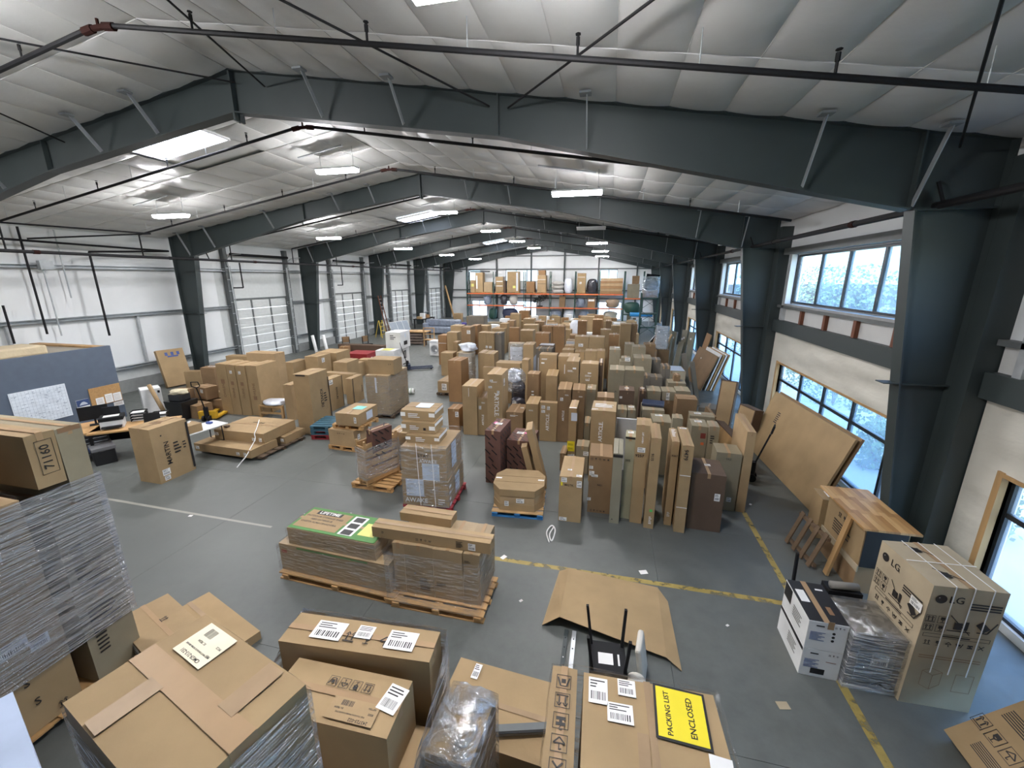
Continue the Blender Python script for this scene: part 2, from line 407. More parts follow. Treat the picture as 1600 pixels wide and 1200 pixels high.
for k in BW:
    nn = max(1, round((k[1] - k[0]) / 1.2)); window(None, *k, [k[0] + (k[1] - k[0]) * i / nn for i in range(1, nn)], X=Y1 + .05, axis='x')
# ---- right wall
wr = bpy.data.objects.new('wall_right', None); COL.objects.link(wr); wr['kind'] = 'structure'
UZ, LZ = (3.72, 5.06), (.12, 1.92)
BAY = [(FY[0] + 7.62 * (i - 2), FY[0] + 7.62 * (i - 1)) for i in range(7)]  # first bay lies unseen behind the camera, its windows added for daylight
b = MB()
WY = []
for a, c in BAY:
    hi = c - .95; lo = hi - 5.75; WY.append((lo, hi))
allc = [Y0] + [v for w in WY for v in w] + [Y1]
for a, c in zip(allc[::2], allc[1::2]): b.box(XR - .06, XR + .12, a, c, 0, 6.2)
for lo, hi in WY:
    b.box(XR - .06, XR + .12, lo, hi, UZ[1], 6.2); b.box(XR + .02, XR + .12, lo, hi, LZ[1], UZ[0]); b.box(XR - .06, XR + .12, lo, hi, 0, LZ[0])
b.build('backing', wallv, wr)
for n, ((a, c), (lo, hi)) in enumerate(zip(BAY, WY)):
    ms = [hi - 1.38 - 1.28 * i for i in range(4)]
    window(None, lo, hi, *UZ, ms, X=XR + .02); window(None, lo, hi, *LZ, ms, zc=(1.42,), X=XR + .02)
    e0, e1 = a + .14, c - .4
    def part(nm, m, *q): MB().box(*q).build(nm, m, wr)
    part('sill_board', mat('grey_sill', (150, 152, 152), .5), XR - .22, XR + .02, lo - .1, hi + .1, 3.64, 3.70)
    part('sill_channel', steel2, XR - .2, XR - .06, e0, e1, 3.56, 3.64)
    part('girt', steel, XR - .24, XR - .05, e0, e1, 2.84, 3.2)
    part('girt', steel2, XR - .24, XR - .05, e0, e1, 5.09, 5.27)
    part('jamb_channel', galv, XR - .2, XR - .05, hi + .1, hi + .22, 3.2, 5.1); part('jamb_channel', galv, XR - .2, XR - .05, lo - .22, lo - .1, 3.2, 5.1)
    part('window_reveal', white, XR - .2, XR - .03, hi - .0, hi + .05, 3.7, 5.08)
    part('window_reveal', white, XR - .2, XR - .03, lo - .05, lo, 3.7, 5.08)
    yy = hi - 1.1
    while yy > lo: part('stud', redwood, XR - .18, XR - .03, yy - .055, yy + .055, 3.2, 3.56); yy -= 1.3
    part('insulation', vinyl, XR - .1, XR - .02, e0, e1, 3.2, 3.58)
    # wrinkled sheet stapled over the lower wall, open at the window
    def sheet(y0, y1, z0, z1, nm='fabric_sheet'):
        s = MB(); nu = max(4, int((y1 - y0) / .12)); nv = max(4, int((z1 - z0) / .1))
        for j in range(nv + 1):
            for i in range(nu + 1):
                y = y0 + (y1 - y0) * i / nu; z = z0 + (z1 - z0) * j / nv
                e = min(1, (y - y0) / .25, (y1 - y) / .25, (z - z0) / .15 + .2, (z1 - z) / .15 + .2); w = e * .026 * math.sin(2.1 * y + 5 * z) * math.sin(7 * z - 1.4 * y) + e * .016 * math.sin(9 * z + 1.1 * y + n) + e * .012 * math.sin(14 * z - 3.1 * y + 2 * n)
                s.v.append((XR - .12 + w, y, z))
        for j in range(nv):
            for i in range(nu): q = j * (nu + 1) + i; s.f.append((q, q + 1, q + nu + 2, q + nu + 1))
        s.build(nm, sheetm, wr, True)
    sheet(e0, e1, 1.95, 2.86); sheet(hi + .08, e1, .05, 1.95); sheet(e0, lo - .08, .05, 1.95)
    part('wood_jamb', wood, XR - .14, XR, hi, hi + .09, 0, 1.98); part('wood_jamb', wood, XR - .14, XR, lo - .09, lo, 0, 1.98); part('wood_head', wood, XR - .14, XR, lo, hi, 1.92, 1.97)
# ---- front wall behind the camera
wf = bpy.data.objects.new('wall_front', None); COL.objects.link(wf); wf['kind'] = 'structure'
b = MB(); b.box(XL, XR, Y0 - .1, Y0, 0, 6.0); b.prism([(XL, 6.0), (XR, 6.0), (XR, roof(XR) + .1), (RX, roof(RX) + .1), (XL, roof(XL) + .1)], .1, Matrix.Translation((0, Y0 - .1, 0)))
b.build('backing', mat('front_wall_paint', (120, 122, 124), .7), wf)
# ---- lamps: wrap fixtures hung under the ceiling in three rows
lampm = mat('lit_diffuser', (250, 249, 252), .4, var=0, emit=LAMP); unlit = mat('unlit_diffuser', (200, 200, 198), .4)
def fixture(on):
    t = thing('hanging_lamp', '', 'lamp', (0, 0, 0), 0, 'linear lamps under the roof')
    MB().box(-.6, .6, -.13, .13, 0, .045).build('housing', white, t)
    b = MB(); pts = [(-.12, 0), (-.11, -.05), (-.07, -.08), (.07, -.08), (.11, -.05), (.12, 0)]
    b.prism(pts, 1.18, Matrix.Rotation(PI / 2, 4, 'Z') @ Matrix.Translation((0, -.59, 0)))
    b.build('diffuser', lampm if on else unlit, t)
    for x in (-.5, .5): MB().tube((x, 0, .04), (x, 0, .55), .006, 5).build('hanger', galv, t)
    return t
F1, F0 = fixture(True), fixture(False)
fi = 0
for r, (x, rn, st) in enumerate(((-7.42, 'ridge', 0), (-13.4, 'left', 0), (-.92, 'right', 0))):
    for k in range(0, 6):
        y = 3.3 + 7.55 * k
        on = not (r == 2 and k == 2)
        if on and F1['label'] == '': t = F1
        elif not on: t = F0
        else: t = copy_tree(F1)
        t.location = (x, y, roof(x) - .6)
        nm = {-1: 'behind the camera, far end', 0: 'behind the camera', 1: 'nearest', 2: 'second nearest', 3: 'third', 4: 'fourth', 5: 'farthest'}[k]
        t['label'] = ('white linear lamp, ' + nm + ' of the ' + rn + ' row under the roof') if on else 'unlit grey linear lamp in the right row under the roof'
        pass
for r, x in enumerate((-7.42, -13.4, -.92)):
    for k in range(1, 6):
        y = 3.3 + 7.55 * k - .35
        tag(MB().bar((x - .9, y, roof(x - .9) - .2), (x + .45, y, roof(x + .45) - .2), .06, .03).build('conduit_strip', galv), 'grey steel strip under the roof above the %s lamp of the %s row' % (['', 'nearest', 'second', 'third', 'fourth', 'farthest'][k], ['ridge', 'left', 'right'][r]), 'strip', 'steel strips above the lamps')
# ---- sprinkler branch pipes following the roof
def sprink(y, n):
    t = thing('sprinkler_pipe', 'black sprinkler pipe following the roof slope, %s from the camera' % n, 'pipe', (0, 0, 0), 0, 'sprinkler branch pipes under the roof')
    for s, xe in ((1, 4.4), (-1, -17.1)):
        MB().tube((RX + s * .25, y, roof(RX) - .37), (xe, y, roof(xe) - .35), .032, 8).build('pipe', black, t)
        x = RX + s * 1.5
        while (x < 4.2 and s > 0) or (x > -17 and s < 0):
            b = MB(); b.tube((x, y, roof(x) - .33), (x, y, roof(x) - .22), .014, 6); b.tube((x, y, roof(x) - .22), (x, y, roof(x) - .15), .022, 6); b.tube((x, y, roof(x) - .13), (x, y, roof(x) - .12), .03, 6)
            b.build('sprinkler_head', black, t)
            xx = x + s * 1.2; MB().tube((xx, y, roof(xx) - .33), (xx, y, roof(xx)), .006, 4).build('hanger_rod', galv, t)
            x += s * 2.4
    b = MB(); z = roof(RX) - .38; b.tube((RX - .26, y, z), (RX - .1, y, z + .02), .05, 8); b.tube((RX + .26, y, z), (RX + .1, y, z + .02), .05, 8); b.tube((RX - .1, y, z + .02), (RX + .1, y, z + .02), .035, 8); b.tube((RX, y, z), (RX, y, z + .12), .02, 6)
    b.build('coupling', rust, t)
    MB().tube((-17.1, y, roof(-17.1) - .35), (-17.1, y, 5.17), .025, 6).build('drop', black, t)
for n, y in enumerate([5.0, 8.8, 12.5, 16.3, 20.2, 24, 27.8, 31.6, 35.4, 39.2, 43.0]):
    sprink(y, ['first', 'second', 'third', 'fourth', 'fifth', 'sixth', 'seventh', 'eighth', 'ninth', 'tenth', 'last'][n])
def main(x, z, lab, y0=-8):
    t = thing('sprinkler_main', lab, 'pipe')
    MB().tube((x, y0, z), (x, 45.4, z), .05, 10).build('pipe', black, t)
    for k in range(-3, 12): MB().tube((x, 3.9 * k + 1.2, z), (x, 3.9 * k + 1.34, z), .062, 10).build('coupling', rust if k % 2 == 0 else black, t)
    for y in FY:
        b = MB(); b.bar((x, y - .16, z), (x - .12, y - .16, z + .28), .03, .03); b.build('hanger', black, t)
main(-16.4, 5.16, 'long black sprinkler main along the left wall below the rafters')
main(4.2, 5.36, 'long black sprinkler main along the right wall below the rafters')
# roof cross bracing rods near the camera
rods = [((-5.0, 4.2), (-6.1, 7.05), 'ending at the apex of the first frame'), ((-4.4, 3.2), (-2.0, 7.0), 'above the ridge side of the right roof slope'), ((.75, 3.5), (-1.7, 7.0), 'sloping across the middle of the right roof slope'), ((1.4, 2.2), (4.2, 6.9), 'near the right column of the first frame'), ((-8.9, 3.7), (-6.65, 7.0), 'on the left roof slope by the ridge'), ((-9.6, 3.8), (-11.0, 7.0), 'low on the left roof slope')]
for (xa, ya), (xb, yb), l in rods:
    o = MB().tube((xa - (xb - xa), ya - (yb - ya), roof(xa - (xb - xa)) - .18), (xb, yb, roof(xb) - .2), .014, 6).build('bracing_rod', black); tag(o, 'thin dark bracing rod ' + l, 'rod', 'roof bracing rods')
# ============================================================= cartons
KC = {'k': (158, 133, 98), 'k2': (165, 139, 104), 'kd': (135, 109, 80), 'ko': (145, 111, 76), 'kg': (141, 130, 107), 'gr': (113, 106, 95), 'br': (93, 75, 61), 'pp': (106, 76, 66),
      'gf': (136, 130, 111), 'gk': (151, 146, 121), 'foam': (208, 208, 206), 'blue_reflect': (176, 190, 214), 'w': (224, 224, 222), 'ks': (169, 154, 129), 'wr': (158, 135, 102), 'red': (140, 30, 34)}  # the bluish white has a window reflection put into its colour
for k, c in KC.items():
    mat('card_' + k, c, .5 if k in ('wr', 'gf', 'red') else .72, var=.11, scale=2.2, bump=.15, bscale=9, rnd=.09, spec=.6 if k in ('wr', 'gf', 'red') else .3)
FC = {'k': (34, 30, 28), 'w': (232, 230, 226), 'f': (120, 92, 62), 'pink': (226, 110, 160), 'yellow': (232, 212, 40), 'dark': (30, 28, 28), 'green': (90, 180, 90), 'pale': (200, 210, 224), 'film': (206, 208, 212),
      'red': (120, 50, 40), 'orange': (214, 110, 60), 'rust': (150, 84, 60), 'faint': (132, 100, 70), 'cyan': (130, 200, 190), 'lime': (214, 210, 120), 'grn': (74, 128, 58), 'blue': (60, 80, 140)}
PM_ = {k: mat('print_' + k, c, .55, var=.03) for k, c in FC.items()}
tape = mat('packing_tape', (160, 130, 96), .45, var=.05, spec=.35)
tapeg = mat('clear_tape', (154, 128, 98), .45, var=.08, spec=.35)
def face(f, w, d, h):
    """matrix whose x,y span the face (origin at its lower left) and z points out, plus its size"""
    if f == 'F': return Matrix(((1, 0, 0, -w / 2), (0, 0, -1, -d / 2), (0, 1, 0, 0), (0, 0, 0, 1))), w, h
    if f == 'R': return Matrix(((0, 0, 1, w / 2), (1, 0, 0, -d / 2), (0, 1, 0, 0), (0, 0, 0, 1))), d, h
    if f == 'L': return Matrix(((0, 0, -1, -w / 2), (-1, 0, 0, d / 2), (0, 1, 0, 0), (0, 0, 0, 1))), d, h
    return Matrix(((1, 0, 0, -w / 2), (0, 1, 0, -d / 2), (0, 0, 1, h), (0, 0, 0, 1))), w, d
TXT = {}
def text_mesh(t, size, m, align='CENTER'):
    key = (t, size, m.name)
    if key in TXT: return TXT[key]
    cu = bpy.data.curves.new('lettering', 'FONT'); cu.body = t; cu.size = size; cu.align_x = align; cu.align_y = 'CENTER'; cu.resolution_u = 2; cu.extrude = .0008; cu.offset = size * (.014 if m.name.startswith('print_w') else .006)
    o = bpy.data.objects.new('lettering', cu); me = bpy.data.meshes.new_from_object(o); bpy.data.objects.remove(o)
    me.materials.clear(); me.materials.append(m); TXT[key] = me; return me
QM = {}
def quad(w, h, m, t=.001):
    key = (round(w, 3), round(h, 3), m.name)
    if key not in QM: QM[key] = MB().box(-w / 2, w / 2, -h / 2, h / 2, 0, t).mesh('patch', m)
    return QM[key]
rnd = random.Random(7)
def mk_label(w, h, seed):
    """white shipping label printed with bar code and lines, one mesh with two materials"""
    r = random.Random(seed); b = MB().box(-w / 2, w / 2, -h / 2, h / 2, 0, .0012); nf = len(b.f)
    y = h / 2 - .12 * h
    for i in range(3):
        b.box(-w * .42, -w * .42 + w * r.uniform(.3, .8), y - .03 * h, y + .02 * h, .0012, .0016); y -= .12 * h
    x = -w * .38
    while x < w * .36:
        q = w * r.uniform(.015, .05); b.box(x, x + q, -h * .36, -h * .04, .0012, .0016); x += q + w * r.uniform(.02, .05)
    me = b.mesh('shipping_label', PM_['w']); me.materials.append(PM_['k'])
    for p in me.polygons: p.material_index = 0 if p.index < nf else 1
    return me
LB = {}
mk_near = [True]
def marks(o, w, d, h, mk):
    for q in mk:
        k = q[0]
        if k == 'lg': lg_print(o, w, d, h); continue
        if k == 'life': life_print(o, w, d, h); continue
        F, fw, fh = face(q[1], w, d, h); off = Matrix.Translation((q[2] * fw, q[3] * fh, .009 if q[1] == 'T' or mk_near[0] else .003))
        M = F @ off
        def put(nm, me, M2=Matrix()):
            c = link(nm, me, o); c.matrix_local = M @ M2; return c
        if k == 'lab':
            key = (q[4], q[5])
            if key not in LB: LB[key] = mk_label(q[4], q[5], len(LB))
            put('shipping_label', LB[key])
        elif k == 'txt':
            c = put('lettering', text_mesh(q[5], q[4], PM_[q[7]]), Matrix.Rotation(R(q[6]), 4, 'Z')); c.name = 'lettering'
        elif k == 'pat':
            put('paper_or_light_patch' if q[6] in ('w', 'pale', 'film') else 'colour_patch', quad(min(q[4], fw * .98), min(q[5], fh * .98), PM_[q[6]]))
        elif k == 'par':
            b = MB(); n = q[6]; r = random.Random(n + int(q[4] * 1000))
            for i in range(n):
                y = q[5] / 2 - q[5] * (i + .5) / n; b.box(-q[4] / 2, -q[4] / 2 + q[4] * r.uniform(.6, 1), y - q[5] / n * .22, y + q[5] / n * .22, 0, .001)
            put('printed_lines', b.mesh('printed_lines', PM_[q[7]]))
        elif k == 'ico':
            put('handling_symbols', icons(q[4], q[5]))
IC = {}
def icons(s, n, framed=False, start=0):
    key = (s, n, framed, start)
    if key in IC: return IC[key]
    b = MB(); t = .001; e = s * .06
    for i in range(n):
        x = (i - (n - 1) / 2) * s * 1.25
        def bx(x0, x1, y0, y1): b.box(x + x0 * s, x + x1 * s, y0 * s, y1 * s, 0, t)
        def ln(p, q, w=.07): b.bar((x + p[0] * s, p[1] * s, t / 2), (x + q[0] * s, q[1] * s, t / 2), w * s, t)
        if framed:
            for u in ((-.5, .5, -.5, -.46), (-.5, .5, .46, .5), (-.5, -.46, -.5, .5), (.46, .5, -.5, .5)): bx(*u)
        j = (i + start) % 6
        if j == 0:
            for c in (-.2, .2): bx(c - .05, c + .05, -.25, .2); ln((c - .15, .15), (c, .35)); ln((c + .15, .15), (c, .35))
            bx(-.4, .4, -.38, -.3)
        elif j == 1: bx(-.22, .22, .05, .35); ln((-.22, .08), (0, -.1), .1); ln((.22, .08), (0, -.1), .1); bx(-.03, .03, -.35, 0); bx(-.2, .2, -.38, -.33)
        elif j == 2: ln((-.35, 0), (0, .35), .08); ln((.35, 0), (0, .35), .08); ln((-.35, 0), (.35, 0), .08); bx(-.03, .03, -.35, 0); ln((0, -.35), (.15, -.3))
        elif j == 3: bx(-.15, .15, -.1, .2); ln((-.4, .3), (-.2, -.3), .1); ln((.4, .3), (.2, -.3), .1); bx(-.2, .2, -.35, -.28)
        elif j == 4: bx(-.3, .3, -.3, -.1); bx(-.3, .3, .05, .25); bx(-.1, .1, -.1, .05)
        else: ln((-.3, -.3), (.3, .3), .1); ln((-.3, .3), (.3, -.3), .1)
    IC[key] = b.mesh('handling_symbols', PM_['k']); return IC[key]
def body_mesh(w, d, h, m, seed, gap=True):
    """carton: four walls, bottom, two top flaps that meet in a taped groove; slightly out of true"""
    r = random.Random(seed); j = lambda a: r.uniform(-a, a); J = min(.007, w * .03)
    c = [(-w / 2, -d / 2), (w / 2, -d / 2), (w / 2, d / 2), (-w / 2, d / 2)]
    bo = [Vector((x + j(J), y + j(J), 0)) for x, y in c]; to = [Vector((x + j(J), y + j(J), h - abs(j(J)))) for x, y in c]
    b = MB(); b.poly(bo[::-1])
    for i in range(4): k = (i + 1) % 4; b.poly([bo[i], bo[k], to[k], to[i]])
    if not gap: b.poly(to); return b
    a = (0, 1, 2, 3) if d >= w else (3, 0, 1, 2)      # flaps hinge on the long sides, seam along the long axis
    g = .004; P = [to[i] for i in a]
    m0 = (P[0] + P[1]) / 2; m1 = (P[3] + P[2]) / 2; s = (P[1] - P[0]).normalized(); up = Vector((0, 0, .003 + abs(j(.004)))); dn = Vector((0, 0, .008))
    l0, l1, r0, r1 = m0 - s * g + up, m1 - s * g + up, m0 + s * g + up, m1 + s * g + up
    b.poly([P[0], l0, l1, P[3]]); b.poly([r0, P[1], P[2], r1]); b.poly([l0, m0 - dn, m1 - dn, l1]); b.poly([m0 - dn, r0, r1, m1 - dn])
    b.poly([P[0], m0 - dn, l0]); b.poly([m0 - dn, P[1], r0]); b.poly([P[3], l1, m1 - dn]); b.poly([m1 - dn, r1, P[2]])
    return b
NB = [0]
def carton(x, y, z, w, d, h, rot, mc, label, mk=(), group=None, tapew=.05, cat='box', name='cardboard_carton', par=None):
    NB[0] += 1
    near = (x * x + y * y) < 140
    b = body_mesh(w, d, h, None, NB[0]); mk_near[0] = min(w, d) > .12
    o = b.build(name, MATS['card_' + mc]); o.location = (x, y, z); o.rotation_euler = (0, 0, R(rot))
    if near:
        q = o.modifiers.new('edge', 'BEVEL'); q.width = .005; q.segments = 1; q.limit_method = 'ANGLE'
    tag(o, label, cat, group)
    if mc not in ('foam', 'gf', 'w', 'red') and min(w, d) > .11:
        t = MB(); e = tapew / 2; L = max(w, d) / 2 + .0015; u = min(.09, h * .3); k = h + .0065
        t.box(-e, e, -L, L, k, k + .001); t.box(-e, e, -L - .001, -L, k - u, k + .001); t.box(-e, e, L, L + .001, k - u, k + .001)
        c = t.build('packing_tape', tape if rnd.random() < .7 else tapeg, o)
        if w > d: c.rotation_euler = (0, 0, PI / 2)
    if mc == 'pp':
        for f in 'FRLT':
            F, fw, fh = face(f, w, d, h); t = MB(); s = .17; n = 0
            for i in range(int(fw / s) + 1):
                for jx in range(int(fh / s) + 1):
                    px_, py = s * (i + .35 + .5 * (jx % 2)) * .9, s * (jx + .4)
                    if px_ > fw - .08 or py > fh - .05: continue
                    t.bar((px_ - .058, py + .052, .0005), (px_ + .058, py - .052, .0005), .026, .001)
            c = t.build('printed_dashes', PM_['k'], o, kind='stuff'); c.matrix_local = F @ Matrix.Translation((0, 0, .009 if f == 'T' else .008))
    marks(o, w, d, h, mk)
    return o
def lg_print(o, w, d, h):
    for f, fw in (('F', w), ('L', d)):
        F, _, _ = face(f, w, d, h)
        def put(nm, me, u, v, rz=0): c = link(nm, me, o); c.matrix_local = F @ Matrix.Translation((u * fw, v * h, .008)) @ Matrix.Rotation(rz, 4, 'Z')
        b = MB(); ring = [(.05 * math.cos(2 * PI * k / 20), .05 * math.sin(2 * PI * k / 20)) for k in range(20)]
        b.poly([(x, y, 0) for x, y in ring]); b.poly([(x, y, .001) for x, y in ring]); 
        put('round_emblem', b.mesh('round_emblem', PM_['k']), .15, .9)
        b = MB(); b.bar((0, -.028, 0), (0, .028, 0), .008, .001); b.bar((0, -.028, 0), (.022, -.028, 0), .008, .001); b.box(-.024, -.012, .006, .018, 0, .001)
        put('emblem_mark', b.mesh('emblem_mark', PM_['w']), .15, .9 + .001)
        put('lettering', text_mesh('LG', .11, PM_['k']), .36, .9)
        b = MB()
        for i in range(3): b.box(-.13, .13, -.03 * i, -.03 * i + .016, 0, .001)
        put('printed_lines', b.mesh('printed_lines', PM_['k']), .76, .9 - (.02 if f == 'F' else .08))
        put('handling_symbols', icons(.085, 2, True), .17, .74); put('handling_symbols', icons(.085, 2, True), .17, .67)
        b = MB(); b.box(-.05, .02, -.05, .03, 0, .001); b.box(.04, .07, -.05, .05, 0, .001); b.bar((-.1, .11, .0012), (.1, -.1, .0012), .008, .001); b.bar((-.1, -.07, 0), (.1, -.07, 0), .01, .001)
        put('no_clamp_symbol', b.mesh('no_clamp_symbol', PM_['k']), .5, .71)
        b = MB(); b.bar((-.05, -.06, 0), (.04, -.06, 0), .012, .001); b.bar((.04, -.06, 0), (.1, .07, 0), .012, .001); b.bar((-.05, .05, .0006), (.03, -.03, .0006), .07, .001)
        put('hand_truck_symbol', b.mesh('hand_truck_symbol', PM_['k']), .82, .71)
        b = MB()
        for u in ((-.29, .29, -.022, -.018), (-.29, .29, .018, .022), (-.29, -.286, -.02, .02), (.286, .29, -.02, .02)): b.box(*u, 0, .001)
        b.box(-.12, .12, -.006, .006, 0, .001); put('printed_frame', b.mesh('printed_frame', PM_['k']), .5, .61)
        put('handling_symbols', icons(.075, 6), .5, .55)
    b = MB(); 
    for a, c in (((-.1, -.12), (-.1, .06)), ((-.1, .06), (-.02, .1)), ((-.02, .1), (.08, .06)), ((.08, .06), (0, .01)), ((0, .01), (-.1, .06)), ((0, .01), (0, -.17)), ((0, -.17), (-.1, -.12)), ((.08, .06), (.08, -.1)), ((.08, -.1), (0, -.17)), ((.2, -.16), (.2, .06)), ((.2, .06), (.36, .06)), ((.36, .06), (.36, -.16)), ((.36, -.16), (.2, -.16))): b.bar((*a, 0), (*c, 0), .004, .001)
    F, _, _ = face('F', w, d, h); c = link('fridge_drawing', b.mesh('fridge_drawing', PM_['faint']), o); c.matrix_local = F @ Matrix.Translation((.35 * w, .27 * h, .008))
    b = MB(); b.box(-.27, .27, .01, .018, 0, .001); b.box(-.27, .27, -.018, -.01, 0, .001); c = link('printed_lines', b.mesh('printed_lines', PM_['faint']), o); c.matrix_local = F @ Matrix.Translation((.5 * w, .43 * h, .008))
    for u in (.3, .55, .8):
        b = MB(); x = (u - .5) * w; b.box(x - .005, x + .005, -d / 2 - .009, d / 2 + .009, h + .007, h + .009); b.box(x - .005, x + .005, -d / 2 - .011, -d / 2 - .009, .3 * h, h + .009); b.build('white_strap', PM_['w'], o)
    b = MB(); b.box(-w / 2, w / 2, -.005, .005, h + .009, h + .011); b.build('white_strap', PM_['w'], o)
    F, fw, fh = face('L', w, d, h); c = link('shipping_label', mk_label(.15, .1, 3), o); c.matrix_local = F @ Matrix.Translation((.85 * d, .78 * h, .009))
    F, fw, fh = face('T', w, d, h)
    for u, v in ((.4, .25), (.4, .8)):
        b = MB(); b.box(-.07, .01, -.05, .03, 0, .001); b.bar((-.09, .08, .0012), (.09, -.08, .0012), .01, .001); c = link('no_clamp_symbol', b.mesh('no_clamp_symbol', PM_['k']), o); c.matrix_local = F @ Matrix.Translation((u * fw, v * fh, .007))
def life_print(o, w, d, h):
    F, fw, fh = face('T', w, d, h)
    def put(nm, me, u, v, t=.008): c = link(nm, me, o); c.matrix_local = F @ Matrix.Translation((u * fw, v * fh, t))
    put('green_print', quad(w * .99, d * .98, PM_['grn']), .5, .5, .006); put('tan_print', quad(w * .5, d * .78, MATS['card_k2']), .28, .5)
    put('dark_band', quad(w * .3, d * .16, PM_['k']), .27, .8, .0095); put('lettering', text_mesh('LIFETIME', .095, PM_['w']), .27, .8, .011)
    for i, t in enumerate(('OUTDOOR STORAGE SHED', 'ABRI EXTERIEUR', 'CASETA ALMACENADORA')): put('lettering', text_mesh(t, .052, PM_['k']), .26, .62 - .13 * i, .0095)
    put('white_panel', quad(w * .16, d * .8, PM_['w']), .64, .5, .0095)
    for i in range(3): put('product_photo', quad(w * .11, d * .2, PM_['dark']), .64, .22 + .27 * i, .011)
    put('lime_print', quad(w * .18, d * .5, PM_['lime']), .85, .45, .0095)
# ---- clear film
def film_mat(name, amt, tint, streak=(1, 1, 9), lo=.45, base=.1):
    m = bpy.data.materials.new(name); m.use_nodes = True; n = m.node_tree.nodes; l = m.node_tree.links; n.remove(n['Principled BSDF'])
    co = n.new('ShaderNodeTexCoord'); mp = n.new('ShaderNodeMapping'); mp.inputs['Scale'].default_value = streak; mp.inputs['Rotation'].default_value = (.25, .25, 0)
    l.new(co.outputs['Object'], mp.inputs[0])
    nz = n.new('ShaderNodeTexNoise'); nz.inputs['Scale'].default_value = 4.5; nz.inputs['Detail'].default_value = 7; nz.inputs['Roughness'].default_value = .65; nz.inputs['Distortion'].default_value = .6; l.new(mp.outputs[0], nz.inputs['Vector'])
    r = n.new('ShaderNodeMapRange'); r.inputs[1].default_value = lo; r.inputs[2].default_value = lo + .19; r.inputs[3].default_value = amt * base; r.inputs[4].default_value = amt * 1.5; l.new(nz.outputs[0], r.inputs[0])
    bp = n.new('ShaderNodeBump'); bp.inputs['Strength'].default_value = 1.; bp.inputs['Distance'].default_value = .03; l.new(nz.outputs[0], bp.inputs['Height'])
    tr = n.new('ShaderNodeBsdfTransparent'); tr.inputs[0].default_value = (*tint, 1)
    gl = n.new('ShaderNodeBsdfGlossy'); gl.inputs['Roughness'].default_value = .1; l.new(bp.outputs[0], gl.inputs['Normal'])
    df = n.new('ShaderNodeBsdfDiffuse'); df.inputs[0].default_value = (.75, .77, .8, 1)
    m1 = n.new('ShaderNodeMixShader'); m1.inputs[0].default_value = .22; l.new(gl.outputs[0], m1.inputs[1]); l.new(df.outputs[0], m1.inputs[2])
    mx = n.new('ShaderNodeMixShader'); l.new(r.outputs[0], mx.inputs[0]); l.new(tr.outputs[0], mx.inputs[1]); l.new(m1.outputs[0], mx.inputs[2])
    l.new(mx.outputs[0], n['Material Output'].inputs[0]); MATS[name] = m; return m
film1 = film_mat('stretch_film', .4, (.97, .98, .99)); film2 = film_mat('thick_stretch_film', .7, (.94, .96, .98), (1, 1, 14)); film5 = film_mat('white_stretch_film', .55, (.97, .98, .99), (1, 1, 8), .46, .04); film4 = film_mat('folded_stretch_film', .9, (.9, .93, .98), (1, 1, 7), .42, .16); film3 = film_mat('streaked_stretch_film', .85, (.8, .86, .98), (.6, .6, 24), .43, .1)
def film(x, y, w, d, h, rot, label, m=None, top=True, par=None, amp=.012, group=None, front=1.):
    """a slack skin round a load: subdivided sides with folds"""
    b = MB(); n = 7; P = [(-w / 2, -d / 2), (w / 2, -d / 2), (w / 2, d / 2), (-w / 2, d / 2)]; r = random.Random(int(x * 100) + int(y * 37)); k = max(6, int(h / .08)); ring = []
    for a, c in zip(P, P[1:] + P[:1]):
        for i in range(n): t = i / n; ring.append((a[0] + (c[0] - a[0]) * t, a[1] + (c[1] - a[1]) * t, t))
    N = len(ring)
    for j in range(k + 1):
        for (px_, py, t) in ring:
            g = 1 + r.uniform(0, amp) * 2 / max(w, d) * (0 if t == 0 else 1); b.v.append((px_ * g, py * g, h * j / k * (front + (1 - front) * (py / d + .5))))
    for j in range(k):
        for i in range(N): q = (i + 1) % N; b.f.append((j * N + i, j * N + q, (j + 1) * N + q, (j + 1) * N + i))
    if top: b.f.append(tuple(k * N + i for i in range(N)))
    o = b.build('stretch_film', m or film1, None, True); o.location = (x, y, 0); o.rotation_euler = (0, 0, R(rot)); tag(o, label, 'film', group); return o
def pallet(x, y, w, d, rot, c, label, z=0, h=.12, group=None):
    m = mat('pallet_' + c, {'wood': (186, 146, 96), 'blue': (54, 120, 176), 'red': (140, 40, 46), 'dark': (92, 76, 60), 'teal': (58, 96, 112)}[c], .7, var=.15, scale=6)
    t = thing('pallet', label, 'pallet', (x, y, z), R(rot), group); top = mat('pallet_top_wood', (196, 160, 112), .7, var=.18, scale=6) if c == 'blue' else m
    n = 6
    for i in range(n):
        yy = -d / 2 + d * (i + .5) / n; MB().box(-w / 2, w / 2, yy - d / n * .36, yy + d / n * .36, h - .02, h).build('deck_board', top, t)
    for u in (-.44, 0, .44):
        for v in (-.42, 0, .42): MB().box(u * w - .05, u * w + .05, v * d - .05, v * d + .05, .018, h - .04).build('block', m, t)
        MB().box(u * w - .05, u * w + .05, -d / 2, d / 2, h - .04, h - .02).build('stringer', m, t)
    for v in (-.42, 0, .42): MB().box(-w / 2, w / 2, v * d - .045, v * d + .045, 0, .018).build('bottom_board', m, t)
    return t
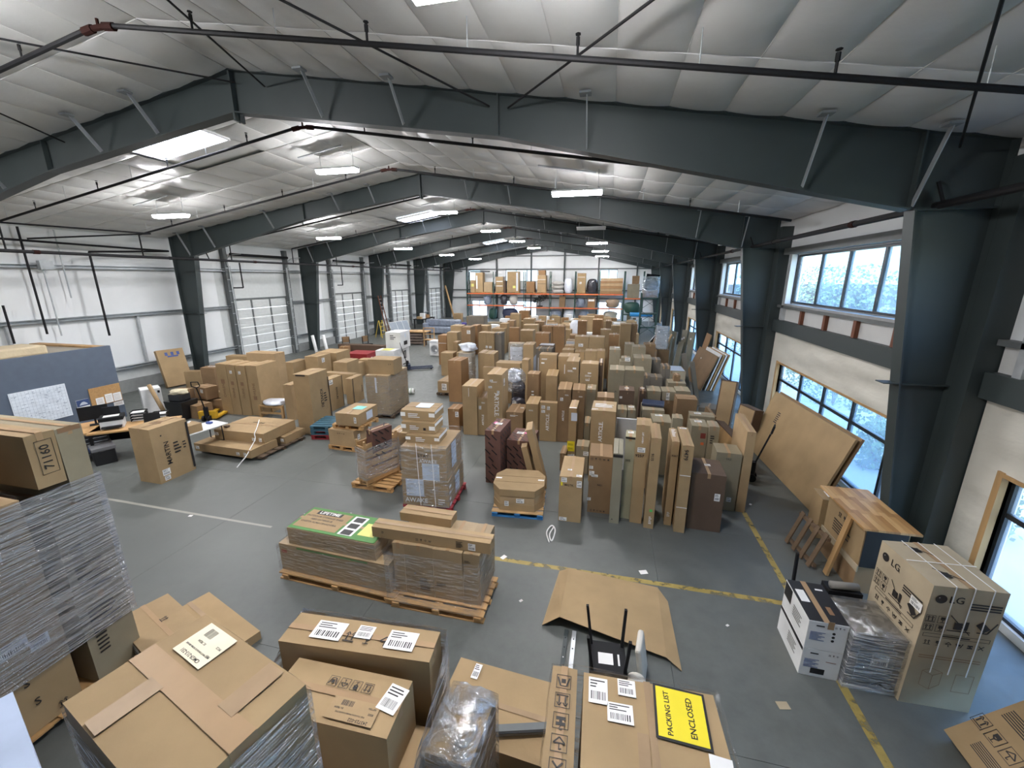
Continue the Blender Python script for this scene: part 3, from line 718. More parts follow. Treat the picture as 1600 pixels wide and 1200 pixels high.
# every carton: x, y, z, width, depth, height, turn, board, label, marks
CARTONS = [
(-2.27,8.379,0,0.341,0.822,1.241,-3,'pp','tall plum brown carton printed with dashes, taller of the pair behind the octagonal carton',[('lab','T',0.5,0.55,0.16,0.12),('pat','T',0.25,0.6,0.07,0.12,'pink')]),
(-1.761,8.658,0,0.549,0.787,0.937,-3,'pp','shorter plum brown carton printed with dashes, directly behind the octagonal carton',[('lab','T',0.35,0.6,0.16,0.12),('pat','T',0.62,0.62,0.1,0.12,'pink')]),
(-0.508,7.315,0,0.41,0.913,0.921,1,'k','upright carton right of the octagonal carton with several white labels on its top edge',[('lab','F',0.2,0.93,0.1,0.09),('lab','F',0.87,0.86,0.09,0.13),('lab','F',0.2,0.06,0.14,0.07),('lab','T',0.85,0.06,0.1,0.08),('lab','T',0.4,0.3,0.08,0.06),('txt','F',0.42,0.82,0.06,'MGTK',0,'k'),('pat','F',0.1,0.84,0.03,0.07,'yellow')]),
(0.012,7.601,0,0.424,0.62,1.188,1,'kd','brown carton with black symbols along its top edge, left of the grey filmed slim box',[('ico','F',0.45,0.95,0.06,5),('lab','F',0.08,0.8,0.07,0.06),('lab','F',0.12,0.7,0.09,0.09),('lab','F',0.25,0.66,0.12,0.05),('txt','F',0.5,0.5,0.05,'9421',0,'k'),('ico','F',0.45,0.04,0.05,5),('lab','F',0.05,0.24,0.07,0.06)]),
(0.318,7.37,0,0.173,0.75,1.4,-2,'gf','slim carton wrapped in dusty grey film, leftmost of the standing slim boxes',[('txt','F',0.3,0.06,0.05,'A',0,'k'),('pat','F',0.5,0.97,0.17,0.05,'dark')]),
(0.52,7.381,0,0.169,0.34,1.657,-4,'gk','slim pale carton with tape round its top, second of the standing slim boxes',[('txt','F',0.4,0.72,0.06,'505',0,'k'),('pat','F',0.5,0.985,0.18,0.03,'dark'),('lab','T',0.5,0.6,0.1,0.1)]),
(0.704,7.236,0,0.209,0.26,1.93,-2,'k','tall slim carton marked 9257 with a white sticker, third of the standing slim boxes',[('txt','F',0.4,0.7,0.075,'9257',0,'k'),('lab','F',0.5,0.76,0.13,0.09),('txt','F',0.55,0.88,0.04,'HEAVY LIFT',90,'w')]),
(0.948,7.374,0,0.17,0.8,1.755,-4,'k','slim carton with a green dot near its foot, fourth of the standing slim boxes',[('txt','F',0.25,0.8,0.07,'9115',-90,'k'),('pat','F',0.6,0.21,0.05,0.05,'green'),('par','F',0.6,0.1,0.05,0.16,5,'w')]),
(1.291,7.511,0,0.126,0.7,1.65,-3,'k','slim carton marked 9367, fifth of the standing slim boxes',[('txt','F',0.5,0.84,0.05,'9367',0,'k'),('par','F',0.45,0.14,0.05,0.1,5,'w'),('par','T',0.5,0.6,0.08,0.4,6,'w')]),
(1.467,7.45,0,0.178,0.95,1.666,-3,'k','slim dented carton marked 9479 with two white straps, rightmost of the standing slim boxes',[('txt','F',0.35,0.9,0.1,'9479',-90,'k'),('pat','F',0.5,0.67,0.19,0.012,'w'),('pat','F',0.5,0.3,0.19,0.012,'w'),('lab','T',0.5,0.9,0.12,0.06)]),
(1.88,7.479,0,0.561,0.682,1.108,-2,'br','big dark brown carton with one white label, right of the slim boxes',[('lab','F',0.8,0.62,0.09,0.14),('lab','T',0.55,0.55,0.1,0.08)]),
(2.401,8.212,0,0.438,0.5,1.197,-4,'kg','greyish carton standing behind the big dark brown carton',[('lab','F',0.72,0.2,0.08,0.09),('txt','F',0.5,0.9,0.05,'YAZ',0,'k')]),
(2.756,8.519,0,0.155,1.15,1.659,-5,'k2','deep slab carton at the right end of the front row',[]),
(2.034,9.142,0,0.31,0.5,1.376,-3,'kg','grey carton with a red and orange stamp, behind the big dark brown carton',[('pat','F',0.75,0.85,0.1,0.12,'red'),('pat','F',0.75,0.72,0.06,0.06,'orange'),('lab','T',0.5,0.6,0.15,0.12)]),
(2.296,8.992,0,0.204,0.4,1.421,-4,'kg','narrow grey carton right of the one with the red stamp',[('par','F',0.4,0.8,0.08,0.2,4,'k')]),
(0.021,8.92,0,0.517,0.75,1.677,-1,'k','big tall carton with white upright lettering and a lit pale top, behind the slim boxes',[('txt','F',0.42,0.72,0.115,'ARTICLE.',90,'w'),('par','T',0.5,0.5,0.4,0.3,5,'w'),('par','T',0.14,0.1,0.14,0.06,3,'w')]),
(-0.692,9.601,0,0.177,0.7,1.462,0,'k','tall narrow carton with a yellow sticker and a pale blue label',[('pat','F',0.4,0.35,0.2,0.26,'yellow'),('par','F',0.4,0.38,0.14,0.05,2,'k'),('par','F',0.4,0.31,0.14,0.05,2,'k'),('pat','F',0.7,0.86,0.14,0.2,'pale'),('lab','F',0.25,0.15,0.1,0.15),('lab','F',0.7,0.18,0.08,0.1),('pat','T',0.5,0.04,0.28,0.05,'w')]),
(-0.415,9.1,0,0.277,0.4,0.679,0,'kg','small low carton with a white label beside the foot of the tall yellow stickered carton',[('lab','F',0.8,0.75,0.12,0.1)]),
(-0.851,9.172,0,0.136,0.489,0.442,-2,'kd','low brown carton beside the leaning slim boxes, under the tall yellow stickered carton',[]),
(0.57,9.33,0,0.51,0.06,1.285,0,'foam','pale grey foam board standing between the cartons behind the slim boxes',[]),
(0.886,8.751,0,0.286,0.5,1.439,0,'k','carton with a lit tan top just behind the slim box marked 9257',[]),
(1.32,9.549,0,0.419,0.599,1.287,0,'kg','low wide grey carton with a flat top behind the slim boxes',[('lab','T',0.4,0.75,0.16,0.1)]),
(1.552,8.895,0,0.199,0.3,1.566,-3,'kg','small grey carton leaning against the low wide grey carton',[]),
(2.278,10.061,0,0.533,0.35,1.286,-3,'kg','wide grey carton with labels behind the carton with the red stamp',[('lab','T',0.35,0.5,0.15,0.12)]),
(-3.748,11.084,0,0.424,0.912,1.463,3,'k','tall tan carton with crumpled kraft strips on its top, left end of the lettered row',[('pat','F',0.45,0.88,0.012,0.25,'w')]),
(-3.38,11.087,0,0.303,0.796,1.118,3,'k','narrow carton with faint upright lettering and one label, left of the tallest lettered carton',[('txt','F',0.52,0.42,0.085,'ARTICLE',90,'w'),('lab','F',0.25,0.75,0.07,0.1),('par','F',0.6,0.88,0.12,0.04,2,'w')]),
(-3.006,11.068,0,0.43,0.841,1.844,2,'k','tallest carton with big white lettering reading downwards and white labels at its top',[('txt','F',0.62,0.52,0.175,'ARTICLE.',-90,'w'),('lab','F',0.3,0.9,0.09,0.06),('lab','F',0.22,0.8,0.1,0.06),('lab','F',0.75,0.72,0.07,0.1),('lab','R',0.3,0.85,0.14,0.2),('par','F',0.5,0.88,0.2,0.04,2,'w')]),
(-2.444,11.134,0,0.489,0.82,0.76,1,'kd','low square carton with faint white marks right of the tallest lettered carton',[('par','F',0.5,0.86,0.25,0.05,2,'w'),('lab','T',0.8,0.5,0.1,0.06)]),
(-1.947,11.102,0,0.338,0.794,1.043,2,'k','narrow carton with an open flap, left of the thin lettered carton',[('par','F',0.45,0.82,0.14,0.04,2,'w')]),
(-1.467,10.744,0,0.474,0.16,1.129,1,'k','thin wide carton with white lettering reading upwards and three labels',[('txt','F',0.47,0.5,0.125,'ARTICLE.',90,'w'),('lab','F',0.2,0.88,0.1,0.09),('lab','F',0.2,0.77,0.1,0.08),('lab','F',0.5,0.86,0.08,0.1)]),
(-1.059,11.142,0,0.359,0.873,1.511,2,'kd','tall carton with small faint white lettering, left of its twin with a white side',[('txt','F',0.45,0.51,0.078,'ARTICLE',90,'w'),('lab','F',0.3,0.82,0.08,0.09),('par','F',0.7,0.9,0.12,0.04,2,'w')]),
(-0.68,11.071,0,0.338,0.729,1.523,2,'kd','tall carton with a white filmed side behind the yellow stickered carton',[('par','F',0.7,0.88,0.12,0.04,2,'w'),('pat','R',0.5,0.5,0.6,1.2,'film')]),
(-0.352,11.294,0,0.236,0.587,1.477,0,'kg','grey topped carton right of the white sided tall carton',[('lab','T',0.3,0.4,0.1,0.08)]),
(-0.364,9.859,0,0.134,0.518,1.001,0,'kg','low carton in the gap left of the big lettered carton with the lit top',[]),
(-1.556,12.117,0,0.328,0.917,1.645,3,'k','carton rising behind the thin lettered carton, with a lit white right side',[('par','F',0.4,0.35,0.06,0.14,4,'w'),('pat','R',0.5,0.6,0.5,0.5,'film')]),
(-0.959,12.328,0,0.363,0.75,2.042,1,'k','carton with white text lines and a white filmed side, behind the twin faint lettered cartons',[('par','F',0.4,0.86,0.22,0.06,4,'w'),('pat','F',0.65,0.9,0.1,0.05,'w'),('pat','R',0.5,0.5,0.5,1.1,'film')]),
(-0.457,12.205,0,0.499,0.51,1.997,0,'k','wide carton with a large white letter E and a grey top',[('txt','F',0.42,0.765,0.15,'E.',90,'w'),('par','F',0.45,0.82,0.2,0.06,3,'w'),('pat','F',0.5,0.86,0.1,0.04,'w')]),
(-0.142,12.85,0,0.117,0.7,1.934,0,'br','narrow dark carton right of the carton with the letter E',[]),
(-1.779,12.819,0,0.544,0.439,2.099,0,'k','very tall wide carton, left of two behind the carton with white text lines',[('pat','F',0.2,0.87,0.1,0.04,'w'),('par','F',0.3,0.93,0.2,0.05,2,'w')]),
(-1.165,13.029,0,0.632,0.658,2.047,0,'k','very tall wide carton, right of two behind the carton with white text lines',[('pat','F',0.35,0.8,0.02,0.3,'w')]),
(-2.164,12.331,0,0.365,0.463,1.566,0,'kd','brown carton with faint white upright text between the tall cartons, right of the bagged chair',[('par','F',0.5,0.55,0.08,0.4,4,'w')]),
(-2.651,13.5,0,0.221,0.4,1.755,0,'k','narrow tall carton behind the black bagged chair',[]),
(-3.815,13.37,0,0.622,0.14,1.442,0,'k','thin wide carton standing behind the tallest lettered carton',[]),
(-3.398,14.166,0,0.877,0.532,1.494,0,'k','wide low carton with a lit flat top behind the black bagged chair',[]),
(0.311,11.528,0,0.385,0.663,2.016,-1,'kg','left one of two big grey topped cartons standing side by side',[('txt','F',0.5,0.7,0.06,'AL',0,'k')]),
(0.766,11.476,0,0.493,0.56,2.031,-1,'kg','right one of two big grey topped cartons standing side by side',[]),
(0.538,10.221,0,0.346,0.45,1.772,-1,'br','dark carton with clustered white labels before the two big grey topped cartons',[('lab','F',0.3,0.6,0.14,0.12),('lab','F',0.15,0.3,0.1,0.1),('lab','F',0.12,0.9,0.06,0.05),('lab','T',0.5,0.5,0.1,0.08)]),
(0.039,10,0,0.4,0.5,1.636,0,'kd','dark flat topped carton behind the big lettered carton with the lit top',[]),
(0.443,9.7,0,0.202,0.4,1.437,0,'kg','small pale carton with label, left one of two behind the foam board',[('lab','F',0.3,0.7,0.1,0.07)]),
(0.649,9.7,0,0.173,0.4,1.439,0,'kg','small pale carton with label, right one of two behind the foam board',[('lab','T',0.5,0.6,0.12,0.1),('lab','F',0.6,0.3,0.12,0.1)]),
(1.172,10.169,0,0.5,0.638,1.365,0,'kg','wide carton with a dark blue tray lying on it',[]),
(1.985,10.521,0,0.474,0.45,1.569,-1,'kd','square dark brown carton near the window aisle beside a leaning panel',[]),
(1.657,11.198,0,0.298,0.5,1.318,-1,'kd','brown carton under the small grey carton with a tall white label',[]),
(1.643,11.197,1.322,0.324,0.5,0.241,-1,'kg','small grey carton with a tall white label, stacked on a brown one',[('lab','F',0.45,0.45,0.08,0.2)]),
(1.949,11.941,0,0.468,0.5,1.616,-2,'kg','long low grey carton with a white sticker on its right corner',[('lab','F',0.88,0.45,0.12,0.14)]),
(1.992,11.194,0,0.347,0.5,1.596,-2,'kg','flat grey carton with a red brown patch below the long low grey carton',[('pat','F',0.4,0.4,0.2,0.06,'rust')]),
(1.962,12.051,1.62,0.167,0.3,0.172,0,'kd','very small brown carton resting on the long low grey carton',[]),
(1.278,11.222,0,0.353,0.55,1.552,-1,'kg','grey carton with flat top left of the small grey carton with a tall label',[]),
(0.97,10.9,0,0.16,0.4,1.607,0,'br','narrow dark carton with two white labels on its top',[('lab','T',0.5,0.6,0.1,0.08)]),
(1.141,13.77,0,0.552,0.75,1.963,-1,'kg','large grey carton with white stickers down its right edge',[('lab','F',0.92,0.72,0.1,0.12),('lab','F',0.93,0.5,0.08,0.1),('lab','F',0.5,0.4,0.12,0.09)]),
(1.6,14.047,0,0.26,0.5,1.855,-1,'gr','dark grey carton with a yellow tag right of the large grey carton',[('pat','F',0.3,0.7,0.14,0.16,'yellow')]),
(1.214,12.8,0,0.213,0.4,1.583,0,'gr','grey carton with a column of white stickers under the large grey carton',[('lab','F',0.9,0.5,0.09,0.12)]),
(1.5,12.85,0,0.34,0.5,1.549,0,'gr','low grey brown carton with one sticker right of the sticker column',[('lab','F',0.3,0.7,0.1,0.1)]),
(1.744,13.35,0,0.115,0.5,1.786,0,'gr','narrow dark grey carton left of the blue wrapped bundle',[]),
(1.875,13.35,0,0.132,0.5,1.791,0,'gr','narrow dark grey carton touching the blue wrapped bundle',[]),
(1.144,15.596,0,0.465,0.6,2.018,-1,'kg','pale grey carton with white edges beyond the large grey carton',[]),
(0.863,16.6,0,0.363,0.6,1.954,0,'kg','carton left of and beyond the pale grey carton with white edges',[]),
(1.61,16.6,0,0.393,0.6,1.979,0,'kd','brown carton right of and beyond the pale grey carton with white edges',[]),
(0.276,14.606,0,0.36,0.811,2.061,0,'kg','greenish grey carton with a white parcel on top, behind two big grey topped cartons',[('lab','T',0.7,0.6,0.16,0.2)]),
(0.592,13.525,0,0.326,0.45,1.849,0,'kg','low grey carton right of the greenish grey carton',[]),
(0.611,13.55,1.853,0.266,0.4,0.103,0,'kg','small carton with a white sleeve on the low grey carton',[('lab','F',0.7,0.6,0.16,0.12)]),
(-0.979,16.5,0,0.544,0.6,2.199,0,'k','left one of two square cartons side by side, with a white label',[('lab','F',0.45,0.85,0.18,0.12)]),
(-0.395,16.5,0,0.589,0.6,2.202,0,'k','right one of two plain square cartons side by side',[]),
(0.253,17.15,0,0.388,0.5,2.226,0,'ko','orange brown upright carton right of the two square cartons',[]),
(-0.987,15.55,0,0.348,0.5,1.755,0,'k','low carton below the left square carton of the pair',[]),
(-0.557,15.051,0,0.412,0.5,1.888,0,'k','low carton with an open folded top, left one of two below the square pair',[('txt','F',0.5,0.6,0.08,'M',0,'k')]),
(-0.2,15.05,0,0.284,0.5,1.904,0,'k','low plain carton, right one of two below the square pair',[]),
(-1.446,15.85,0,0.452,0.5,1.759,0,'k','low tan carton left of the pair of low cartons',[]),
(-1.489,16.85,0,0.39,0.5,1.759,0,'k','low tan carton just beyond the low tan carton',[]),
(-2.727,17.6,0,0.59,0.6,2.141,0,'ko','broad orange brown carton with a round mark',[('pat','F',0.2,0.6,0.14,0.14,'faint'),('lab','R',0.5,0.7,0.2,0.25)]),
(-3.028,21.1,0,0.556,0.6,2.049,0,'ko','carton with two dark hand holes, left one of two on the far rows',[('pat','F',0.3,0.5,0.06,0.05,'dark'),('pat','F',0.42,0.5,0.06,0.05,'dark')]),
(-2.431,21.1,0,0.594,0.6,2.054,0,'ko','carton with a printed line, right one of two on the far rows',[]),
(0.82,20.55,0,0.499,0.7,2.313,0,'k','tall square carton near the steel scaffold tower',[]),
(1.218,20.85,0,0.243,0.7,2.294,0,'kd','narrow brown carton right of the tall square carton by the scaffold tower',[]),
(-0.092,18.85,0,0.445,0.5,2.209,0,'k','low carton behind the pair of square cartons',[]),
(0.402,23.35,0,0.464,0.7,1.915,0,'k','carton with two white straps left of the tall square carton',[('pat','F',0.35,0.7,0.06,0.4,'w'),('pat','F',0.6,0.7,0.06,0.4,'w')]),
(-0.628,25.4,0,0.552,0.8,2.036,0,'ko','big tan carton in the far middle rows',[]),
(-1.435,23.8,0,0.48,0.6,2.088,0,'ko','low tan carton in the far middle rows beside a white appliance',[]),
(-1.358,28.4,0,0.832,0.8,1.938,0,'k','wide carton in the far rows under the racking',[]),
(-0.671,30.4,0,0.673,0.8,1.865,0,'ko','tan carton at the far back beside the grey bags',[]),
(0.017,25.4,0,0.326,0.8,1.974,0,'kd','tall carton with a white panel on its front',[('pat','F',0.6,0.55,0.35,0.5,'w')]),
(-5.302,13.997,0,0.499,0.774,1.551,-2,'ko','tall orange brown carton standing at the left edge of the block',[]),
(-4.286,11.011,0,0.336,0.51,0.707,2,'ko','orange brown carton with a white label behind the white filmed pallet',[('lab','F',0.8,0.78,0.1,0.16)]),
(-6.073,14.805,0.13,0.455,1,0.442,0,'k2','low carton with a white label on a pallet at the left edge of the block',[('lab','F',0.6,0.5,0.2,0.26)]),
(-7.171,17.773,0,0.607,0.6,1.083,0,'k','tall tan carton at the aisle edge beyond the orange brown one',[]),
(-8.334,20.115,0,0.458,0.7,1.556,0,'ko','tall carton strapped round the middle, beside the white washing machine',[('pat','F',0.5,0.74,0.8,0.02,'w')]),
(-7.645,19.7,0,0.559,0.6,1.773,0,'k','tall tan carton right of the strapped carton',[('lab','F',0.1,0.25,0.1,0.12)]),
(-7.026,18.45,0,0.222,0.5,1.489,0,'k','very narrow carton in front of the tall tan carton',[]),
(-6.473,17.85,0,0.391,0.9,1.135,0,'k','low carton with one white label right of the tall tan carton at the aisle',[('lab','F',0.25,0.6,0.16,0.2)]),
(-4.806,15.604,0,0.259,0.8,1.573,2,'k','narrow carton right of the film wrapped mattress carton',[]),
(-4.485,15.607,0,0.383,0.8,1.551,2,'k','square carton right of the narrow one beside the wrapped mattress carton',[]),
(-5.802,18.901,0,0.363,0.6,1.916,0,'k','tall carton, left one of two with small white stickers',[]),
(-5.407,18.899,0,0.404,0.6,1.911,0,'k','tall carton with two white stickers, right one of two',[('lab','F',0.05,0.65,0.1,0.12),('lab','F',0.5,0.65,0.14,0.1)]),
(-5.046,19,0,0.318,0.6,1.91,0,'gr','grey carton right of the two tall cartons with stickers',[]),
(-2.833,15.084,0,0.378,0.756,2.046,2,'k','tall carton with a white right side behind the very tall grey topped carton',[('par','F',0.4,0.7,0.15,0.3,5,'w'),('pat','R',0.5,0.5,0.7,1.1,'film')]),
(-2.604,16.2,0,0.295,0.6,1.71,0,'gr','dark strapped carton, left one of two',[('pat','F',0.4,0.5,0.02,1,'w'),('pat','F',0.2,0.3,0.2,0.12,'w')]),
(-2.273,16.2,0,0.334,0.6,1.715,0,'gr','dark strapped carton, right one of two',[('pat','F',0.5,0.5,0.02,1,'w')]),
(-8.612,22.9,0,0.646,0.8,1.744,0,'k','wide carton beyond the washing machine with white papers on top',[('lab','F',0.85,0.75,0.16,0.14)]),
(-7.75,22.2,0,0.531,0.8,1.762,0,'kd','carton with two dark marks and a white label in the far left rows',[('pat','F',0.45,0.45,0.12,0.22,'dark'),('pat','F',0.75,0.4,0.1,0.2,'dark'),('lab','F',0.8,0.85,0.2,0.2)]),
(-7.693,23.501,0,0.395,0.8,1.713,0,'ko','brown carton with a crossed print in the far left rows',[]),
(-7.497,24.499,0,0.697,0.8,1.595,0,'k','carton with crumpled white plastic on its front in the far left rows',[('pat','F',0.55,0.4,0.5,0.16,'film')]),
(-6.369,23.85,0,0.785,0.5,1.505,0,'k','stack top carton with a lit tan top in the far left rows',[]),
(-4.637,20.5,0,0.498,0.4,1.989,0,'ko','plain brown carton standing behind the white appliance carton',[]),
(-4.245,21.9,0,0.715,0.8,1.71,0,'k','wide low carton in the far left rows with a black and white panel',[('pat','F',0.5,0.35,0.4,0.22,'w'),('pat','F',0.42,0.35,0.14,0.18,'dark')]),
(-9.52,29.5,0,1.23,1,1.722,0,'gr','long low grey carton in the last rows before the racking at left',[]),
(-6.744,33.4,0,0.784,0.8,1.851,0,'ko','tall tan carton with a reddish side in the last rows under the racking',[('pat','R',0.5,0.5,0.4,0.6,'pink')]),
(-7.023,31.4,0,0.681,0.8,1.753,0,'k','rounded low carton left of the tall tan carton in the last rows',[]),
(-5.088,26.9,0,0.694,0.8,1.845,0,'k','wide tan carton in the far rows with two white stickers',[('lab','F',0.1,0.35,0.2,0.14),('lab','F',0.7,0.35,0.2,0.14)]),
(-4.616,25,0,0.853,0.8,1.666,0,'k','wide low carton in the far rows, lit tan top',[]),
(-4.201,26,0,0.556,0.8,1.773,0,'kd','low brown carton in the far rows behind the wide low one',[]),
(-6.532,27.9,0,0.453,0.8,1.589,0,'kd','narrow brown carton left of the white paneled carton in the far rows',[]),
(-6.2,24.549,0,0.449,0.7,1.749,0,'k','tan carton behind the white dryer in the far rows',[]),
(-12.249,10.945,0,0.385,0.737,1.719,2,'k','tall carton with upright faint lettering, leftmost of the four standing by the steel column',[('txt','F',0.5,0.5,0.13,'OWLENE',90,'f'),('pat','F',0.5,0.66,0.14,0.14,'faint')]),
(-11.894,10.945,0,0.325,0.7,1.7,2,'k','tall slim carton with one white sticker, second of the four by the steel column',[('txt','F',0.5,0.45,0.11,'OLENE',90,'f'),('lab','F',0.5,0.86,0.09,0.1),('pat','F',0.5,0.64,0.11,0.12,'faint')]),
(-11.533,10.96,0,0.34,0.7,1.687,2,'k','tall slim carton with one white sticker, third of the four by the steel column',[('txt','F',0.5,0.45,0.11,'OLENE',90,'f'),('lab','F',0.4,0.86,0.09,0.1),('pat','F',0.5,0.64,0.11,0.12,'faint')]),
(-11.145,11.121,0,0.394,0.921,1.697,2,'k','tall broad carton, rightmost of the four by the steel column',[('txt','F',0.5,0.5,0.13,'OWLENE',90,'f'),('pat','F',0.5,0.36,0.13,0.13,'faint')]),
(-8.386,10.007,0,0.506,0.856,1.791,3,'k','big slab carton with black edges and upright lettering on its wide side',[('txt','R',0.55,0.55,0.17,'KIWLRI',-90,'k'),('par','R',0.75,0.55,0.14,0.3,4,'k'),('pat','R',0.985,0.5,0.04,1.3,'dark'),('pat','F',0.5,0.985,0.3,0.04,'dark')]),
(-9.779,10.907,0,0.302,0.7,1.162,3,'k2','carton left of and behind the big slab carton with black edges',[]),
(-9.204,11.868,0,0.326,0.919,1.118,3,'k','slab carton with a torn white label at its top, behind the black edged one',[('txt','R',0.6,0.5,0.13,'KIWLRI',-90,'k'),('lab','R',0.3,0.9,0.2,0.16),('pat','R',0.985,0.5,0.03,1.2,'dark')]),
(-8.957,12.886,0,0.242,0.762,0.94,3,'k','slab carton with dark edge, third one behind the black edged slab',[('txt','R',0.85,0.45,0.11,'KIWL',-90,'k'),('pat','R',0.1,0.5,0.04,1.2,'dark')]),
(-9.314,8.104,0.09,1.837,0.807,0.209,-2.6,'k','wide flat carton on the floor under another flat one',[('lab','F',0.06,0.5,0.12,0.08),('lab','F',0.78,0.4,0.1,0.08),('lab','F',0.9,0.4,0.08,0.1)]),
(-9.193,8.663,0.303,1.529,1.121,0.264,0.7,'k','wide flat carton lying on top of the flat carton with a loose white strap',[('lab','F',0.05,0.6,0.12,0.08),('lab','F',0.8,0.35,0.1,0.08),('lab','F',0.93,0.35,0.08,0.1),('txt','T',0.5,0.6,0.09,'OWLENE',0,'k')]),
(-9.724,6.652,0,0.603,0.795,1.277,-1.7,'k','big square carton with black print, alone on the open floor at left',[('txt','R',0.35,0.5,0.15,'MARTIN',90,'k'),('par','R',0.62,0.55,0.16,0.3,4,'k'),('par','R',0.82,0.55,0.08,0.2,3,'k'),('pat','R',0.97,0.5,0.05,1.12,'dark'),('lab','R',0.2,0.18,0.16,0.14),('lab','R',0.2,0.07,0.12,0.1),('par','T',0.5,0.5,0.3,0.2,4,'f'),('pat','R',0.25,0.84,0.03,0.03,'dark')]),
(-6.648,9.115,0.12,0.78,0.615,0.44,-3.9,'k2','low carton on a pallet beside the blue pallets',[('lab','R',0.3,0.55,0.1,0.14),('ico','F',0.5,0.8,0.05,4)]),
(-6.477,9.307,0.694,0.658,0.938,0.328,1.2,'k2','carton with a pale blue sheet on top, upper of the pair beside the blue pallets',[('pat','T',0.6,0.55,0.3,0.28,'cyan'),('pat','R',0.55,0.5,0.3,0.22,'pale'),('lab','F',0.86,0.5,0.07,0.16)]),
(-7.099,12.036,0.14,0.789,1.415,1.294,3,'wr','tall load of cartons in film on a dark pallet beside the aisle',[('pat','F',0.45,0.75,0.06,0.5,'film')]),
(-13.199,14.96,0,0.4,0.9,0.939,3,'k','carton with a dark side behind the four tall ones',[]),
(-12.719,15.786,0,0.626,0.941,1.071,3,'k','carton with a torn white label in the middle of the left block',[('lab','R',0.4,0.8,0.2,0.2)]),
(-12.882,17.086,0,1.065,1.119,1.029,3,'k','open topped carton in the left block beyond the torn label carton',[]),
(-11.088,15.502,0,0.637,0.961,0.943,3,'k','flat carton low in the left block',[]),
(-11.164,16.346,0,0.316,0.865,0.657,3,'k','carton with a white sticker right of the flat carton in the left block',[('lab','F',0.8,0.6,0.1,0.1)]),
(-11.043,17.066,0,0.657,0.5,0.718,3,'k','carton behind the tall film wrapped pallet',[]),
(-10.118,13.75,0,1.315,0.3,0.829,0,'k','long flat carton behind the slab cartons',[]),
(-12.988,19.572,0,1.27,1.1,0.531,2,'red','red film wrapped crate in the left block',[('lab','R',0.4,0.4,0.18,0.18)]),
(-14.375,21.85,0,3.025,0.5,0.542,0,'br','long dark brown carton behind the red crate',[]),
(-10.634,19.232,0,0.739,1.228,0.946,3,'w','lower white carton of the printed white pair beside the aisle',[('pat','R',0.55,0.6,0.3,0.4,'dark'),('pat','R',0.55,0.6,0.2,0.3,'w'),('pat','R',0.5,0.1,0.5,0.06,'dark')]),
(-10.455,17.974,0,0.948,0.7,1.034,3,'w','white carton with a yellow printed top beside the printed white pair',[('pat','T',0.5,0.5,0.5,0.6,'lime'),('pat','F',0.6,0.4,0.4,0.5,'faint')]),
(-3.286,7.083,0.13,0.921,1.032,0.542,4,'k2','lower half of the white filmed pallet load beside the octagonal carton',[('pat','F',0.28,0.7,0.36,0.36,'pale'),('txt','F',0.3,0.2,0.13,'AWAKE',0,'w'),('pat','R',0.55,0.5,0.3,0.4,'pale'),('par','F',0.85,0.2,0.14,0.14,3,'w'),('par','R',0.1,0.4,0.12,0.5,4,'w')]),
(-3.291,7.07,0.676,0.9,0.978,0.666,4,'k2','upper half of the white filmed pallet load beside the octagonal carton',[('txt','F',0.5,0.74,0.1,'STAY',0,'k'),('txt','F',0.6,0.58,0.1,'AWAKE',0,'w'),('pat','F',0.65,0.25,0.34,0.36,'pale'),('pat','R',0.45,0.6,0.3,0.5,'pale')]),
(-3.364,7.013,1.346,0.652,0.5,0.157,4,'k','lowest flat carton of the three on the white filmed pallet load',[('pat','F',0.06,0.6,0.1,0.06,'w'),('pat','F',0.95,0.6,0.1,0.06,'w'),('par','F',0.45,0.5,0.2,0.1,3,'w'),('pat','R',0.5,0.8,0.5,0.06,'w')]),
(-3.498,7.128,1.507,0.666,0.5,0.208,4,'k','middle flat carton of the three on the white filmed pallet load, with a dark hole',[('pat','F',0.06,0.6,0.1,0.08,'w'),('pat','F',0.93,0.5,0.12,0.08,'w'),('par','F',0.4,0.5,0.2,0.1,3,'w'),('pat','F',0.7,0.4,0.05,0.05,'dark'),('pat','R',0.5,0.8,0.5,0.06,'w')]),
(-3.549,7.261,1.719,0.68,0.55,0.2,4,'k','topmost flat carton of the three on the white filmed pallet load',[('pat','F',0.06,0.6,0.1,0.08,'w'),('pat','F',0.93,0.6,0.12,0.08,'w'),('par','F',0.4,0.5,0.25,0.1,3,'w'),('pat','T',0.55,0.6,0.3,0.3,'pale'),('pat','R',0.5,0.8,0.5,0.06,'w')]),
(-4.537,8.175,0,0.42,0.45,1.014,0,'k2','carton with crossed straps behind the open crate',[('pat','T',0.3,0.5,0.01,0.5,'w'),('pat','T',0.6,0.5,0.01,0.5,'w')]),
(-3.674,4.751,0.13,1.86,0.764,0.452,-2.6,'wr','long low filmed carton on a pallet with another printed carton on it',[('pat','F',0.05,0.75,0.1,0.05,'rust'),('pat','F',0.5,0.95,1.2,0.025,'grn')]),
(-3.708,4.689,0.586,1.478,0.568,0.269,-2.8,'wr','filmed flat carton printed green and tan with black lettering, top of the long low stack',[('life',)]),
(-2.192,4.567,0.907,1.726,0.21,0.166,0.1,'k','long beam shaped carton lying across the four filmed cartons',[('lab','F',0.85,0.45,0.1,0.1),('ico','F',0.45,0.4,0.05,4),('par','F',0.75,0.5,0.1,0.1,5,'k'),('par','F',0.1,0.6,0.04,0.04,4,'k')]),
(-2.457,5.032,0.907,0.811,0.238,0.136,-1.3,'k','short carton lying behind the beam shaped carton',[]),
(3.572,4.659,0,0.637,0.725,1.491,3,'ks','large pale appliance carton with maker print and white straps, by the right windows',[('lg',)]),
